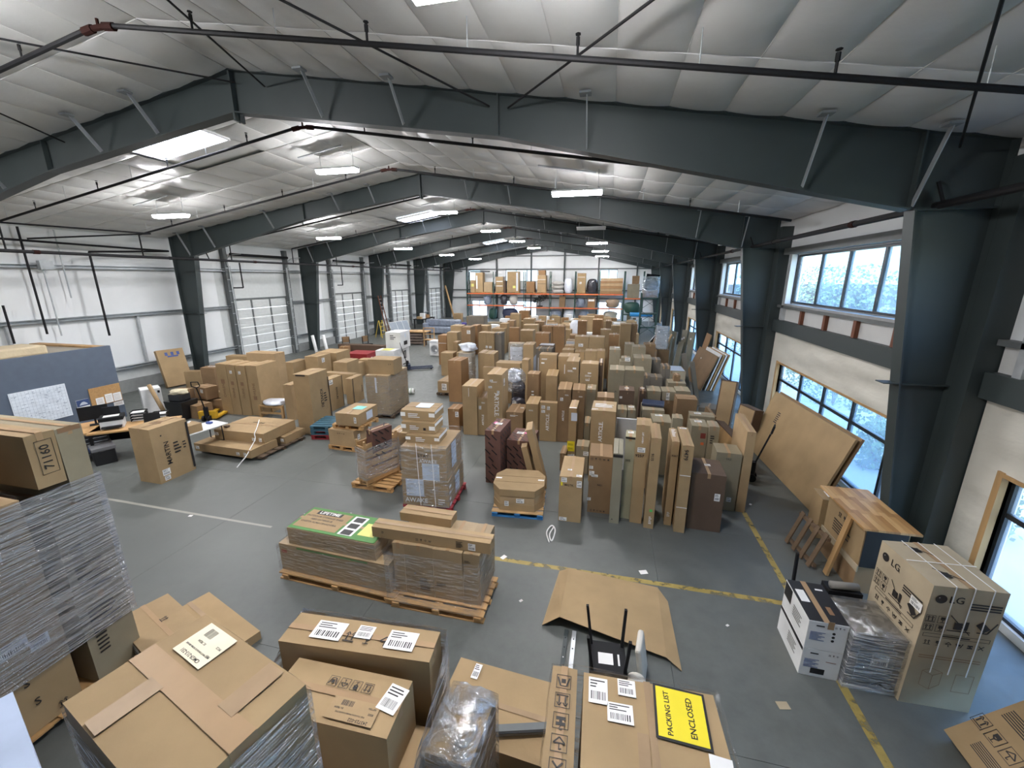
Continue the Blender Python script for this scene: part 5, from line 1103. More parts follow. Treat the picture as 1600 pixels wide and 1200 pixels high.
# film bags in the block
t = thing('wrapped_chair', 'dark chair in a clear plastic bag right of the tallest lettered carton', 'chair', (-2.62, 12.0, 0))
blob('upholstered_seat', '', '', 0, 0, 0, .26, .24, .85, plb, 21, par=t); blob('upholstered_back', '', '', 0, .1, .6, .22, .14, .75, plb, 22, par=t); blob('bag_top', '', '', -.08, .02, .95, .3, .27, .8, film2, 23, par=t, amp=.25, n=28); blob('bag_gather', '', '', -.1, .0, 1.3, .17, .15, .42, plw, 24, par=t, amp=.5, n=28); c = link('shipping_label', mk_label(.12, .16, 77), t); c.matrix_local = Matrix.Translation((-.05, -.27, .7)) @ Matrix.Rotation(PI / 2, 4, 'X')
o = carton(-5.35, 15.1, 0, .5, .45, 1.62, 1, 'ks', 'tall narrow carton under crumpled white film, left of two wrapped ones'); film(-5.35, 15.1, .54, .49, 1.6, 1, 'white crumpled film over the tall narrow carton', film2, False, amp=.04)
blob('plastic_bag', 'white plastic bunched over the top of the tall narrow wrapped carton', 'bag', -5.27, 15.12, 1.64, .27, .24, .34, plw, 31, amp=.45, n=28)
o = carton(-3.55, 16.1, 0, .62, .3, 1.9, 1, 'ks', 'tall grey panel in film with a brown right side, right of two wrapped ones', [('pat', 'F', .5, .5, .5, 1.6, 'film'), ('pat', 'R', .5, .5, .28, 1.8, 'faint')]); film(-3.55, 16.1, .66, .34, 1.88, 1, 'clear film over the tall grey panel', film2, False, amp=.03)
# washing machines and dryers
def washer(x, y, rz, label, drum='grey', h=.9, w=.62):
    t = thing('washing_machine', label, 'appliance', (x, y, 0), R(rz)); ap = mat('appliance_white', (228, 228, 226), .3, var=.02, spec=.6)
    MB().box(-w / 2, w / 2, -.3, .32, .02, h).build('cabinet', ap, t, bevel=.015); MB().box(-w / 2 + .02, w / 2 - .02, -.308, -.3, h - .14, h - .02).build('control_panel', mat('appliance_grey', (190, 192, 194), .35), t)
    dm = black if drum == 'black' else mat('drum_grey', (150, 152, 154), .25, .4); rm = mat('door_ring', (176, 178, 180), .3)
    z = h * .47
    b = MB(); n = 24
    for k in range(n):
        a0, a1 = 2 * PI * k / n, 2 * PI * (k + 1) / n
        b.hexa([(r_ * math.cos(a), yy, z + r_ * math.sin(a)) for yy in (-.3, -.335) for r_, a in ((.19, a0), (.25, a0), (.25, a1), (.19, a1))])
    b.build('door_ring', rm, t); MB().tube((0, -.3, z), (0, -.318, z), .19, 24).build('door_glass', dm, t); MB().tube((.1, -.318, z - .08), (.1, -.33, z - .08), .06, 12).build('door_handle', ap, t)
    MB().tube((.2, -.308, h - .08), (.2, -.325, h - .08), .03, 12).build('dial', ap, t); return t
washer(-9.78, 22.3, 0, 'white front loading washing machine standing at the aisle beyond the cartons')
TR = {}
for (x, y, l, d_, h) in ((-6.9, 26.3, 'white dryer with a round black door in the far left rows', 'black', 1.25), (-.75, 19.9, 'white dryer with a black door right of its pale neighbour in the middle rows', 'black', 1.5), (-1.55, 19.9, 'white appliance with a pale door left of the black door dryer', 'grey', 1.5), (-4.7, 29.2, 'white washing machine in the far middle rows, left of two', 'grey', 1.3), (-3.9, 29.2, 'white washing machine in the far middle rows, right of two', 'grey', 1.3)):
    TR[l] = {-6.9: 'dryer of the far left rows', -.75: 'black door dryer of the middle rows', -1.55: 'pale door appliance of the middle rows', -4.7: 'left of the two far middle washing machines', -3.9: 'right of the two far middle washing machines'}[x]
    t = washer(x, y, 0, l, d_, h, .72)
    b = carton(x, y, h + .004, .7, .62, .03, 0, 'k', 'flat tan cardboard tray on the ' + TR[l], cat='tray', name='cardboard_tray')
o = carton(-2.45, 17.0, 0, .62, .6, 1.72, 0, 'br', 'dark strapped appliance carton with a white filmed top in the middle rows', [('pat', 'F', .15, .5, .02, 1.6, 'w'), ('pat', 'F', .85, .5, .02, 1.6, 'w'), ('pat', 'T', .5, .5, .58, .5, 'film')])
# ============================================================= the office corner at left
om = mat('office_grey_paint', (88, 98, 112), .6, var=.05)
of = bpy.data.objects.new('wall_office', None); COL.objects.link(of); of['kind'] = 'structure'
MB().box(-15.42, -15.3, -.5, 9.62, 0, 2.36).build('front_panel', om, of); MB().box(-18.4, -15.42, 9.5, 9.62, 0, 2.3).build('end_panel', om, of); MB().box(-18.4, -15.42, -.5, 9.4, 2.24, 2.3).build('office_ceiling', mat('drywall_dusty', (150, 142, 128), .8), of)
for i in range(7): MB().box(-18.3 + i * .45, -18.2 + i * .45, 9.4, 9.5, 1.0, 2.3).build('stud', redwood, of)
MB().box(-18.4, -15.42, 9.36, 9.62, 2.3, 2.35).build('top_plate', wood, of)
for i, (y, w_, h_) in enumerate(((6.2, 1.5, .42), (7.75, 1.2, .26), (4.4, 1.7, .4))):
    o = MB().box(-.5, .5, -w_ / 2, w_ / 2, 0, h_).build('insulation_roll', mat('dusty_insulation', (196, 180, 150), .9, bump=.6, bscale=6), None, bevel=.05); o.location = (-16.2, y, 2.305); tag(o, 'dusty tan insulation batt on the grey office roof, %s' % ['thick middle one', 'thin one nearest its open end', 'one farthest from the desk'][i], 'insulation')
def wallflat(name, label, cat, y0, y1, z0, z1, m, t=.015):
    o = MB().box(-15.295, -15.295 + t, y0, y1, z0, z1).build(name, m); tag(o, label, cat); return o
wb_ = wallflat('whiteboard', 'white chart board with faint grid on the grey office wall', 'whiteboard', 7.08, 8.27, .5, 1.46, mat('board_white', (222, 228, 234), .3))
b = MB()
for i in range(16): b.box(-15.2795, -15.279, 7.1 + i * .075, 7.103 + i * .075, .52, 1.44)
for i in range(10): b.box(-15.2795, -15.279, 7.1, 8.25, .55 + i * .09, .553 + i * .09)
rr = random.Random(4)
for i in range(60): y = rr.uniform(7.12, 8.15); z = rr.uniform(.55, 1.4); b.box(-15.2795, -15.2788, y, y + rr.uniform(.02, .07), z, z + .012)
b.build('chart_marks', mat('chart_ink', (140, 150, 165), .6), wb_)
wallflat('corkboard', 'brown cork board on the grey office wall above the desk', 'corkboard', 8.77, 9.6, .58, 1.15, mat('cork', (176, 136, 88), .9, var=.15, scale=30))
for i, (y0, y1, z0, z1) in enumerate(((8.89, 9.1, .6, .82), (9.14, 9.34, .6, .88), (9.36, 9.58, .6, .86), (9.33, 9.6, .43, .56), (8.78, 8.87, .47, .58))):
    o = wallflat('pinned_paper', 'white printed sheet pinned at the cork board, %s' % ['left upper one', 'middle upper one', 'right upper one', 'wide lower one', 'small lower left one'][i], 'paper', y0, y1, z0, z1, PM_['w'], .02)
    b = MB(); 
    for k in range(4): z = z1 - (z1 - z0) * (.25 + .18 * k); b.box(-15.276, -15.2745, y0 + .02, y1 - .04, z, z + .008)
    b.build('printed_lines', PM_['faint'], o)
o = wallflat('wall_calendar', 'wall calendar with a car picture above its white page', 'calendar', 8.41, 8.72, .44, .88, PM_['w']); MB().box(-15.279, -15.278, 8.41, 8.72, .68, .88).build('picture', mat('calendar_picture', (60, 78, 120), .4), o)
b = MB(); b.prism([(8.47, .72), (8.5, .77), (8.55, .81), (8.6, .81), (8.66, .76), (8.68, .72)], .002, Matrix(((0, 1, 0, -15.2775), (1, 0, 0, 0), (0, 0, 1, 0), (0, 0, 0, 1)))); b.build('car_picture', mat('picture_car', (200, 206, 216), .3), o)
b = MB()
for k in range(4): b.box(-15.279, -15.278, 8.43, 8.7, .47 + k * .045, .474 + k * .045)
b.build('grid_lines', PM_['faint'], o)
# desks
benchtop = mat('bench_top', (190, 150, 100), .5, var=.15, scale=4, stretch=(1, .2, 1))
def desk(x, y, w, d, rz, label, drawers):
    t = thing('workbench', label, 'desk', (x, y, 0), R(rz)); MB().box(-w / 2, w / 2, -d / 2, d / 2, .71, .75).build('desktop', benchtop, t)
    if drawers:
        MB().box(-w / 2 + .03, w / 2 - .03, -d / 2 + .05, d / 2 - .03, .08, .71).build('cabinet', mat('black_cabinet', (30, 32, 38), .4), t)
        for i in range(6):
            dr = MB().box(-w / 2 + .06, w / 2 - .06, -d / 2 + .03, -d / 2 + .05, .11 + i * .098, .2 + i * .098).build('drawer', mat('black_drawer', (38, 40, 46), .35), t)
            MB().box(-w / 2 + .08, w / 2 - .08, -d / 2 + .012, -d / 2 + .03, .185 + i * .098, .197 + i * .098).build('drawer_handle', mat('chrome_strip', (210, 212, 216), .2, .8), dr)
        for u in (-1, 1):
            for v in (-1, 1): MB().tube((u * w * .4 - .02, v * d * .36, .04), (u * w * .4 + .02, v * d * .36, .04), .04, 10).build('caster', black, t)
    else:
        for u in (-1, 1):
            for v in (-1, 1): MB().box(u * (w / 2 - .05) - .025, u * (w / 2 - .05) + .025, v * (d / 2 - .05) - .025, v * (d / 2 - .05) + .025, 0, .71).build('leg', black, t)
        MB().box(-w / 2 + .05, w / 2 - .05, d / 2 - .06, d / 2 - .04, .3, .6).build('modesty_panel', black, t)
    return t
desk(-12.75, 7.05, .75, 1.1, 65, 'black drawer bench with a wooden top, left part of the office desks', True)
desk(-11.75, 7.55, 1.7, .8, 38, 'wooden topped desk on black legs behind the lone square carton', False)
def printer(x, y, rz, label):
    t = thing('printer', label, 'printer', (x, y, .752), R(rz)); wm = MATS['card_w']
    MB().box(-.22, .22, -.2, .2, 0, .2).build('body', wm, t, bevel=.01); MB().box(-.23, .23, -.21, .21, .2, .29).build('scanner', black, t, bevel=.01); MB().box(-.19, .19, -.33, -.2, .05, .08).build('paper_tray', black, t)
    o = MB().box(-.16, .16, .1, .13, .29, .5).build('rear_feeder', black, t); MB().box(-.15, .15, -.12, .06, .291, .3).build('paper_stack', PM_['w'], t)
printer(-12.15, 7.3, 50, 'black and white printer on the office desk'); 
t = thing('monitor', 'flat black monitor on the desk below the calendar', 'monitor', (-12.75, 7.3, .752), R(60)); MB().box(-.12, .12, -.08, .08, 0, .02).build('foot', black, t); MB().box(-.02, .02, .02, .05, .02, .25).build('stand', black, t); MB().box(-.28, .28, -.0, .03, .15, .5).build('screen', black, t)
def trays(x, y, rz, n, label):
    t = thing('paper_tray_stack', label, 'paper tray', (x, y, .752), R(rz))
    for i in range(n):
        b = MB(); z = i * .07; b.box(-.16, .16, -.12, .12, z, z + .006); b.box(-.16, -.15, -.12, .12, z, z + .05); b.box(.15, .16, -.12, .12, z, z + .05); b.box(-.16, .16, .11, .12, z, z + .05); q = b.build('tray', black, t)
        MB().box(-.14, .14, -.11, .1, z + .007, z + .022).build('paper_sheets', PM_['w'], q)
trays(-12.05, 7.85, 40, 4, 'black stack of letter trays with papers, left one on the desk'); trays(-11.6, 8.05, 40, 3, 'black stack of letter trays with papers, right one on the desk')
t = thing('laptop', 'black open laptop on the right of the desk', 'laptop', (-11.45, 7.68, .752), R(40)); MB().box(-.17, .17, -.12, .12, 0, .02).build('keyboard_base', black, t); MB().bar((0, .12, .02), (0, .17, .24), .34, .012, (0, 1, 0)).build('screen', black, t)
t = thing('storage_bin', 'black bin with a grey lid on the floor under the desk', 'bin', (-12.05, 6.88, 0), R(65)); MB().box(-.2, .2, -.3, .3, .0, .36).build('bin_body', mat('bin_black', (26, 26, 28), .4), t, bevel=.02); MB().box(-.22, .22, -.32, .32, .36, .44).build('lid', mat('bin_grey', (112, 112, 114), .4), t, bevel=.01); MB().box(-.23, -.22, -.05, .05, .3, .4).build('latch', PM_['blue'], t)
t = thing('white_cabinet', 'white refrigerator at the end of the grey office wall', 'refrigerator', (-15.0, 10.25, 0), R(60)); MB().box(-.26, .26, -.26, .26, .03, .84).build('cabinet', MATS['card_w'], t, bevel=.01); MB().box(-.26, .26, -.29, -.26, .05, .83).build('door', MATS['card_w'], t); MB().box(.16, .22, -.31, -.29, .68, .76).build('padlock', black, t)
o = MB().tube((0, 0, 0), (-.6, .1, 1.0), .06, 14).build('cardboard_tube', K('k'), None, True); o.location = (-14.1, 9.95, 0); tag(o, 'thick cardboard tube leaning beside the white refrigerator', 'tube')
t = thing('waste_bin', 'big black bin heaped with straps beside the refrigerator', 'bin', (-13.35, 9.95, 0)); b = MB(); b.hexa([(-.28, -.22, 0), (.28, -.22, 0), (.28, .22, 0), (-.28, .22, 0), (-.36, -.28, .6), (.36, -.28, .6), (.36, .28, .6), (-.36, .28, .6)]); b.build('bin_body', MATS['bin_black'], t)
MB().box(-.24, .2, -.2, .2, .6, .82).build('black_case', mat('case_dark', (44, 46, 48), .5), t, bevel=.03)
blob('strap_heap', '', '', 0, 0, .8, .26, .2, .16, mat('pale_straps', (210, 200, 170), .6, bump=.8, bscale=20), 8, par=t, amp=.3)
t = thing('folding_table', 'white folding table with black legs behind the lone square carton', 'table', (-9.98, 7.62, 0), R(82)); MB().box(-.65, .65, -.3, .3, .71, .74).build('tabletop', white, t, bevel=.01)
for u in (-1, 1): b = MB(); b.path([(u * .5, -.25, 0), (u * .5, -.25, .71), (u * .5, .25, .71), (u * .5, .25, 0)], .012); b.bar((u * .5, -.25, .3), (u * .5, .25, .3), .02, .02); b.build('leg', black, t)
o = MB().box(-.3, .3, -.2, .2, 0, .2).build('open_carton', K('k')); o.location = (-9.95, 7.35, .742); o.rotation_euler = (0, 0, R(82)); tag(o, 'open carton of small white items on the folding table', 'box')
for i in range(9): r_ = random.Random(i); q = MB().box(-.03, .03, -.02, .02, 0, .02).build('small_packet', PM_['w'], o); q.location = (r_.uniform(-.24, .24), r_.uniform(-.15, .15), .2); q.rotation_euler = (0, 0, r_.uniform(0, 3))
o = MB().box(-.07, .07, -.05, .05, 0, .05).build('tape_gun', PM_['blue'], None, bevel=.015); o.location = (-10.0, 8.05, .742); tag(o, 'dark blue small object on the far end of the folding table', 'tool')
# brown heap of cartons by the yellow jack
for i, q in enumerate(((-13.75, 10.3, 0, .7, .55, .42, 12), (-13.0, 10.2, 0, .62, .5, .44, -6), (-12.95, 10.95, 0, .7, .5, .42, 4), (-13.75, 11.0, 0, .62, .5, .45, -8), (-13.85, 10.45, .46, .48, .4, .34, 8), (-13.2, 10.75, .46, .6, .42, .42, -12), (-12.8, 11.05, .45, .5, .35, .2, 6), (-12.35, 11.3, 0, .5, .5, .5, 0))):
    carton(*q, 'kd' if i % 3 else 'k', 'brown carton of the heap behind the yellow jack, ' + ['lower left front one', 'lower right front one', 'lower right back one', 'lower left back one', 'upper left one with white labels', 'upper middle one with papers on top', 'small upper right one', 'one at the right end'][i], [('lab', 'F', .7, .7, .14, .12)] if i in (4, 5) else (), 'heap of cartons by the yellow jack')
slab('leaning_carton', 'carton with a dark blue rounded emblem leaning on the left wall by the column', 'box', -17.6, 13.2, .95, .18, 1.55, 75, 16, K('k'), mk=[('pat', .05, 1.36, .1, .14, 'blue'), ('pat', -.16, 1.36, .1, .14, 'blue'), ('pat', .26, 1.36, .1, .14, 'blue'), ('pat', .05, 1.25, .38, .06, 'blue')])
carton(-16.4, 13.0, 0, .6, .35, .75, 20, 'k', 'tan carton standing in front of the emblem carton'); carton(-15.1, 12.7, 0, .6, .5, 1.05, 5, 'kd', 'brown carton between the steel column and the four tall cartons', [('lab', 'T', .5, .5, .3, .1)])
carton(-14.6, 13.9, 0, 1.6, .4, 1.3, 8, 'k', 'wide torn carton behind the brown carton by the steel column'); carton(-12.4, 12.6, 0, 1.2, .5, 1.75, 3, 'k2', 'flat cartons heap behind the four tall cartons')
t = thing('wooden_rack', 'low wooden frame heaped with filmed goods beside the wide flat cartons', 'frame', (-10.55, 10.85, 0), R(5))
for x in (-.4, .4):
    for y in (-.25, .25): MB().box(x - .035, x + .035, y - .035, y + .035, 0, .42).build('leg', wood, t)
for z in (.16, .38): MB().box(-.42, .42, -.28, -.25, z - .03, z + .03).build('rail', wood, t)
blob('filmed_goods', '', '', 0, 0, .38, .45, .3, .16, plw, 41, par=t, amp=.25)
# ============================================================= far left of the hall
t = thing('extension_ladder', 'reddish brown extension ladder leaning on the third left column', 'ladder', (-17.35, 29.75, 0))
for yy in (-.2, .2): MB().bar((.25, yy, 0), (-.35, yy, 3.1), .07, .03, (0, 1, 0)).build('rail', redwood, t)
for k in range(10): z = .2 + .29 * k; MB().tube((.25 - .6 * z / 3.1, -.2, z), (.25 - .6 * z / 3.1, .2, z), .016, 6).build('rung', galv, t)
t = thing('step_ladder', 'yellow step ladder left of the tall ladder', 'ladder', (-16.95, 28.4, 0), R(80))
yl = mat('ladder_yellow', (196, 168, 60), .5)
for u in (-1, 1): MB().bar((u * .28, -.3, 0), (u * .18, 0, 1.3), .05, .03).build('front_rail', yl, t); MB().bar((u * .28, .35, 0), (u * .18, .05, 1.3), .04, .03).build('rear_rail', yl, t)
for k in range(4): z = .28 * (k + 1); MB().box(-.26 + .08 * z / 1.3, .26 - .08 * z / 1.3, -.3 + .3 * z / 1.3 - .05, -.3 + .3 * z / 1.3 + .05, z - .02, z).build('step', yl, t)
for i in range(3): slab('leaning_mirror', 'pale framed panel leaning beside the tall ladder, %s of three' % ['left', 'middle', 'right'][i], 'panel', -16.7 + .1 * i, 30.2 + .8 * i, .75, .05, 1.05, 70, 25, mat('mirror_pale', (170, 180, 190), .12, .3), edge=MATS['appliance_white'], group='framed panels by the ladder')
t = thing('wooden_table', 'dark table with stacked furniture by the aisle beyond the white cartons', 'table', (-12.7, 26.0, 0), R(5))
MB().box(-.75, .75, -.5, .5, .86, .92).build('tabletop', wood, t)
for u in (-.68, .68):
    for v in (-.42, .42): MB().box(u - .04, u + .04, v - .04, v + .04, 0, .86).build('leg', MATS['card_br'], t)
for k in range(4): MB().box(-.62, .4, -.42, .3, .08 + k * .19, .2 + k * .19).build('stacked_board', mat('brown_grey_boards', (112, 98, 88), .6), t)
t = thing('wrapped_sofa', 'large sofa wrapped in grey blue plastic at the far left', 'sofa', (-13.2, 31.5, 0), R(4))
MB().box(-1.5, 1.5, -.55, .55, .08, .6).build('seat_base', plg, t, bevel=.1); MB().box(-1.5, 1.5, .15, .55, .6, 1.15).build('backrest', plg, t, bevel=.12)
for u in (-1, 1): MB().box(u * 1.35 - .16, u * 1.35 + .16, -.55, .55, .5, .9).build('armrest', plg, t, bevel=.08)
t = thing('bare_wood_chair', 'bare wooden chair frame standing beside the washing machine', 'frame', (-11.55, 25.2, 0), R(10))
for u in (-.35, .35): MB().box(u - .03, u + .03, -.03, .03, 0, 1.25).build('post', wood, t)
for z in (.4, .8, 1.2): MB().box(-.35, .35, -.02, .02, z, z + .06).build('rail', wood, t)
MB().box(-.35, .35, -.02, .5, .4, .45).build('seat_frame', wood, t)
t = thing('cluttered_table', 'dark table heaped with small goods against the far left wall', 'table', (-16.6, 35.4, 0)); MB().box(-.5, .5, -1.3, 1.3, .8, .86).build('tabletop', black, t)
for u in (-.42, .42):
    for v in (-1.2, 1.2): MB().box(u - .04, u + .04, v - .04, v + .04, 0, .8).build('leg', black, t)
for i in range(5): carton(-16.6 + .1 * (i % 2), 34.4 + .45 * i, .864, .4, .36, .2 + .09 * (i * 3 % 4), 5 * i, ['k', 'w', 'kd', 'ko', 'kg'][i], '%s box on the far left table, %s from the near end' % (['tan', 'white', 'dark tan', 'orange brown', 'grey tan'][i], ['first', 'second', 'third', 'fourth', 'fifth'][i]), (), 'boxes on the far left table')
o = MB().bar((0, 0, 0), (-1.2, .6, 3.6), .14, .12).build('leaning_pole', wood); o.location = (-16.4, 42.6, .03); tag(o, 'long pale pole leaning by the last left door', 'pole')
for i, (x, y, z, w_, h_, mm) in enumerate(((-15.2, 40.6, 0, .8, .9, 'k2'), (-14.0, 40.9, 0, .7, .6, 'kg'), (-13.2, 38.8, 0, .6, .55, 'ko'))): carton(x, y, z, w_, .6, h_, 0, mm, ['tan box by the leaning pole at the far left', 'grey tan box right of the leaning pole', 'orange brown box near the purple ball'][i])
blob('exercise_ball', 'purple ball near the far left end of the rows', 'ball', -13.6, 37.6, 0, .3, .3, .3, mat('purple_ball', (70, 60, 140), .4), 2, amp=0); blob('red_bag', 'red bag near the purple ball at the far left', 'bag', -12.6, 38.4, .0, .45, .4, .5, mat('red_cloth', (190, 70, 50), .6), 3)
for i, (x, y) in enumerate(((-16.6, 20.6), (-16.1, 20.9))): o = MB().tube((0, 0, 0), (-.35, .2, 1.15), .09, 12).build('white_roll', white, None, True); o.location = (x, y, 0); tag(o, 'white roll leaning by the second left column, %s one' % ['left', 'right'][i], 'roll')
def plainchair(x, y, rz, label):
    t = thing('dining_chair', label, 'chair', (x, y, 0), R(rz)); MB().box(-.22, .22, -.22, .22, .43, .48).build('seat', black, t); MB().box(-.22, .22, .2, .24, .6, .95).build('backrest', MATS['card_kd'], t)
    for u in (-.2, .2):
        for v in (-.2, .2): MB().box(u - .02, u + .02, v - .02, v + .02, 0, .43 if v < 0 else .9).build('leg', black, t)
plainchair(-15.5, 21.9, 40, 'dark chair by the second left column, left of two'); plainchair(-14.5, 22.6, 70, 'dark chair with a brown back by the second left door, right of two')
carton(-15.0, 21.0, 0, .5, .5, .55, 20, 'ko', 'brown box between the white rolls and the dark chairs'); 
# conduit and pipes on the left wall
for i, (y, z0, z1, m_, l) in enumerate(((9.85, 2.6, 6.0, black, 'dark pipe with a junction box on the left wall'), (10.2, 2.5, 4.7, galv, 'thin conduit beside the dark pipe on the left wall'), (10.75, 3.75, 6.0, galv, 'grey channel ending halfway down the left wall'), (9.0, 2.4, 3.6, black, 'short dark pipe low on the left wall'))):
    o = MB().tube((-18.35 + (.02 if i == 1 else 0), y, z0), (-18.35, y, z1), .032 if m_ is black else .022, 8).build('wall_pipe', m_); tag(o, l, 'pipe')
o = MB().box(-18.4, -18.25, 10.1, 10.45, 4.7, 4.98).build('junction_box', galv); tag(o, 'grey junction box on the upper left wall girt', 'electrical box')
def pipes(pts, r, label, m=black):
    o = MB().path(pts, r, 8).build('overhead_pipe', m); tag(o, label, 'pipe'); return o
pipes([(-17.9, 7.0, 5.6), (-17.9, 14.1, 5.5), (-17.6, 11.13, 5.3), (-17.6, 11.13, 2.4)], .035, 'dark branching pipe above the main along the left wall')
pipes([(-17.0, 8.5, 5.95), (-16.0, 12.1, 5.95), (-17.6, 9.6, 5.6)], .025, 'thin dark pipe bent in a v under the left eave', black)
for i, y in enumerate((16.0, 23.4)): pipes([(-16.4, y, 5.1), (-16.4, y, 4.0), (-16.4, y - .5, 4.0)], .03, 'short drop pipe with an elbow in front of the left wall, %s one' % ['nearer', 'farther'][i])
# ============================================================= pallet racking along the back wall
rack_g = mat('rack_green', (46, 74, 66), .5); rack_o = mat('rack_orange', (208, 104, 50), .5)
RXS = [-15.4, -12.35, -9.0, -6.2, -3.58, -1.1, 1.35]
rk = thing('pallet_rack', 'long pallet racking with orange beams along the back wall', 'rack', (0, 44.0, 0))
for x in RXS:
    for y in (0, 1.05): MB().box(x - .04, x + .04, y - .04, y + .04, 0, 5.1).build('upright', rack_g, rk)
    for k in range(5): MB().bar((x, 0, .4 + k * .95), (x, 1.05, 1.3 + k * .9), .03, .03).build('brace', rack_g, rk)
for a, c in zip(RXS, RXS[1:]):
    for z in (2.85, 1.58 if a < -9.5 else 1.42):
        for y in (-.045, 1.09): MB().box(a + .04, c - .04, y - .03, y + .03, z - .12, z).build('beam', rack_o, rk)
        MB().box(a + .05, c - .05, .0, 1.05, z - .03, z - .005).build('shelf_deck', galv, rk)
ZT, ZL = 2.86, 1.44
def rload(x, w, h, z, mc, label, d=.8, mk=(), wrap=True):
    MBp = pallet(x, 44.5, w + .1, .9, 0, 'wood', 'pallet on the rack under the ' + label.split(' on ')[0], z=z, h=.1) if z > 2 and wrap else None
    zz = z + (.105 if MBp else .005)
    o = carton(x, 44.5, zz, w, d, h, 0, mc, label, mk); return o
rload(-14.0, .85, 2.05, ZT, 'k', 'tall tan load with a dark top board on the top beam, first from the left', mk=[('pat', 'F', .2, .5, .15, 1.4, 'w')])
o = MB().box(-1.05, 1.05, -.35, .35, 0, .12).build('dark_board', black, None, bevel=.02); o.location = (-14.0, 44.5, 5.05); tag(o, 'dark board lying on the first tall load of the racking', 'board')
o = carton(-14.75, 44.45, ZT + .005, .5, .7, 1.35, 0, 'k2', 'lower tan load with a yellow mark left of the first tall load', [('pat', 'F', .5, .6, .3, .3, 'lime')])
rload(-13.0, .95, 1.05, ZT, 'wr', 'square film wrapped load on the top beam, second from the left')
rload(-11.7, .85, 1.6, ZT, 'k', 'uneven wrapped load on the top beam, third from the left', mk=[('pat', 'F', .5, .7, .7, .08, 'w'), ('pat', 'F', .5, .4, .7, .06, 'w')])
carton(-11.15, 44.5, ZT + .005, .2, .7, 1.3, 0, 'br', 'narrow dark carton right of the third load on the top beam')
rload(-10.2, 1.3, 2.15, ZT, 'k', 'largest tan film wrapped load on the top beam, fourth from the left', mk=[('pat', 'F', .6, .25, .3, .25, 'lime'), ('pat', 'F', .85, .5, .2, 1.9, 'film')])
rload(-8.3, .85, 1.1, ZT, 'ko', 'square orange brown carton load on the top beam, fifth from the left')
rload(-7.1, .9, 1.75, ZT, 'k2', 'tall load of wrapped cartons on the top beam, sixth from the left', mk=[('pat', 'F', .5, .5, .85, .03, 'kd' if False else 'dark'), ('pat', 'F', .5, .75, .85, .05, 'w')])
carton(-7.1, 44.5, ZT + .105 + 1.76, .7, .7, .5, 0, 'ko', 'single carton on the tall load of wrapped cartons on the rack')
for k in range(3): blob('grey_bale', 'grey wrapped bale on the top beam, %s of three' % ['lowest', 'middle', 'top'][k], 'bale', -5.4, 44.5, ZT + .005 + .42 * k, .62, .4, .42, mat('bale_grey', (176, 172, 166), .5, bump=.6, bscale=7), 50 + k, 'grey bales on the rack')
blob('white_bundle', 'white wrapped bundle right of the grey bales on the rack', 'bundle', -4.3, 44.5, ZT + .005, .45, .35, 1.6, plw, 55)
MB().box(0, 0.001, 0, .001, 0, .001)
rload(-2.95, .85, 1.95, ZT, 'k', 'tall wrapped carton load on the top beam right of the white bundle', mk=[('lab', 'F', .4, .5, .2, .2), ('pat', 'F', .5, .8, .7, .04, 'w')])
blob('black_bale', 'black film wrapped stack on the top beam', 'bale', -1.85, 44.5, ZT + .005, .55, .4, 1.5, plb, 57, amp=.08)
for k in range(6): carton(.1, 44.5, ZT + .005 + .26 * k, 2.2, .8, .25, 0, 'k2' if k % 2 else 'ko', 'flat carton of the six layer stack on the top beam, %s from the bottom' % ['first', 'second', 'third', 'fourth', 'fifth', 'sixth'][k], (), 'flat cartons at the right end of the rack', name='flat_carton')
for i, (x, w_, h_, m_, l) in enumerate(((-13.2, .8, 1.0, plg, 'grey wrapped chair on the lower beam, first from the left'), (-11.3, .8, 1.1, plb, 'black wrapped goods on the lower beam, second from the left'), (-10.2, .9, 1.1, mat('cloth_grey', (176, 172, 164), .8, bump=.5), 'pale grey wrapped chair on the lower beam'), (-2.95, .9, .95, plg, 'wrapped goods with tan cartons on the lower beam at the right'), (.3, 1.3, .95, mat('wrapped_tan', (150, 128, 104), .35, bump=.8, bscale=8), 'wide wrapped tan goods on the lower beam at the right end'))):
    blob('wrapped_goods', l, 'goods', x, 44.5, (1.585 if x < -9.5 else 1.425), w_ / 2, .4, h_, m_, 60 + i)
carton(-4.9, 44.5, 1.425, .6, .6, 1.15, 0, 'kd', 'brown wrapped carton on the lower beam in the middle'); carton(-1.85, 44.5, 1.425, .75, .6, .95, 0, 'ko', 'tan carton with a white top on the lower beam', [('pat', 'F', .5, .8, .6, .2, 'w')])
t = thing('potted_plant', 'dark artificial shrub with a thin trunk on the lower beam', 'plant', (-7.3, 44.5, 1.425)); MB().tube((0, 0, 0), (0, 0, .12), .3, 14).build('pot', black, t); MB().tube((0, 0, .1), (0, 0, .7), .04, 6).build('stem', black, t)
lf = MB(); r = random.Random(5)
for k in range(420):
    a, b_, c = r.uniform(-1, 1), r.uniform(-.5, .5), r.uniform(-1, 1)
    if a * a + c * c > 1: continue
    p = Vector((a * .8 + .15 * c, b_, .85 + c * .35 + a * .2)); q = Vector((r.uniform(-.1, .1), r.uniform(-.1, .1), r.uniform(-.1, .1))); s_ = Vector((r.uniform(-.06, .06), .02, r.uniform(-.06, .06)))
    lf.poly([p, p + q + s_, p + q * 2, p + q - s_])
lf.build('foliage', mat('dark_leaf', (36, 40, 34), .6), t, kind='stuff')
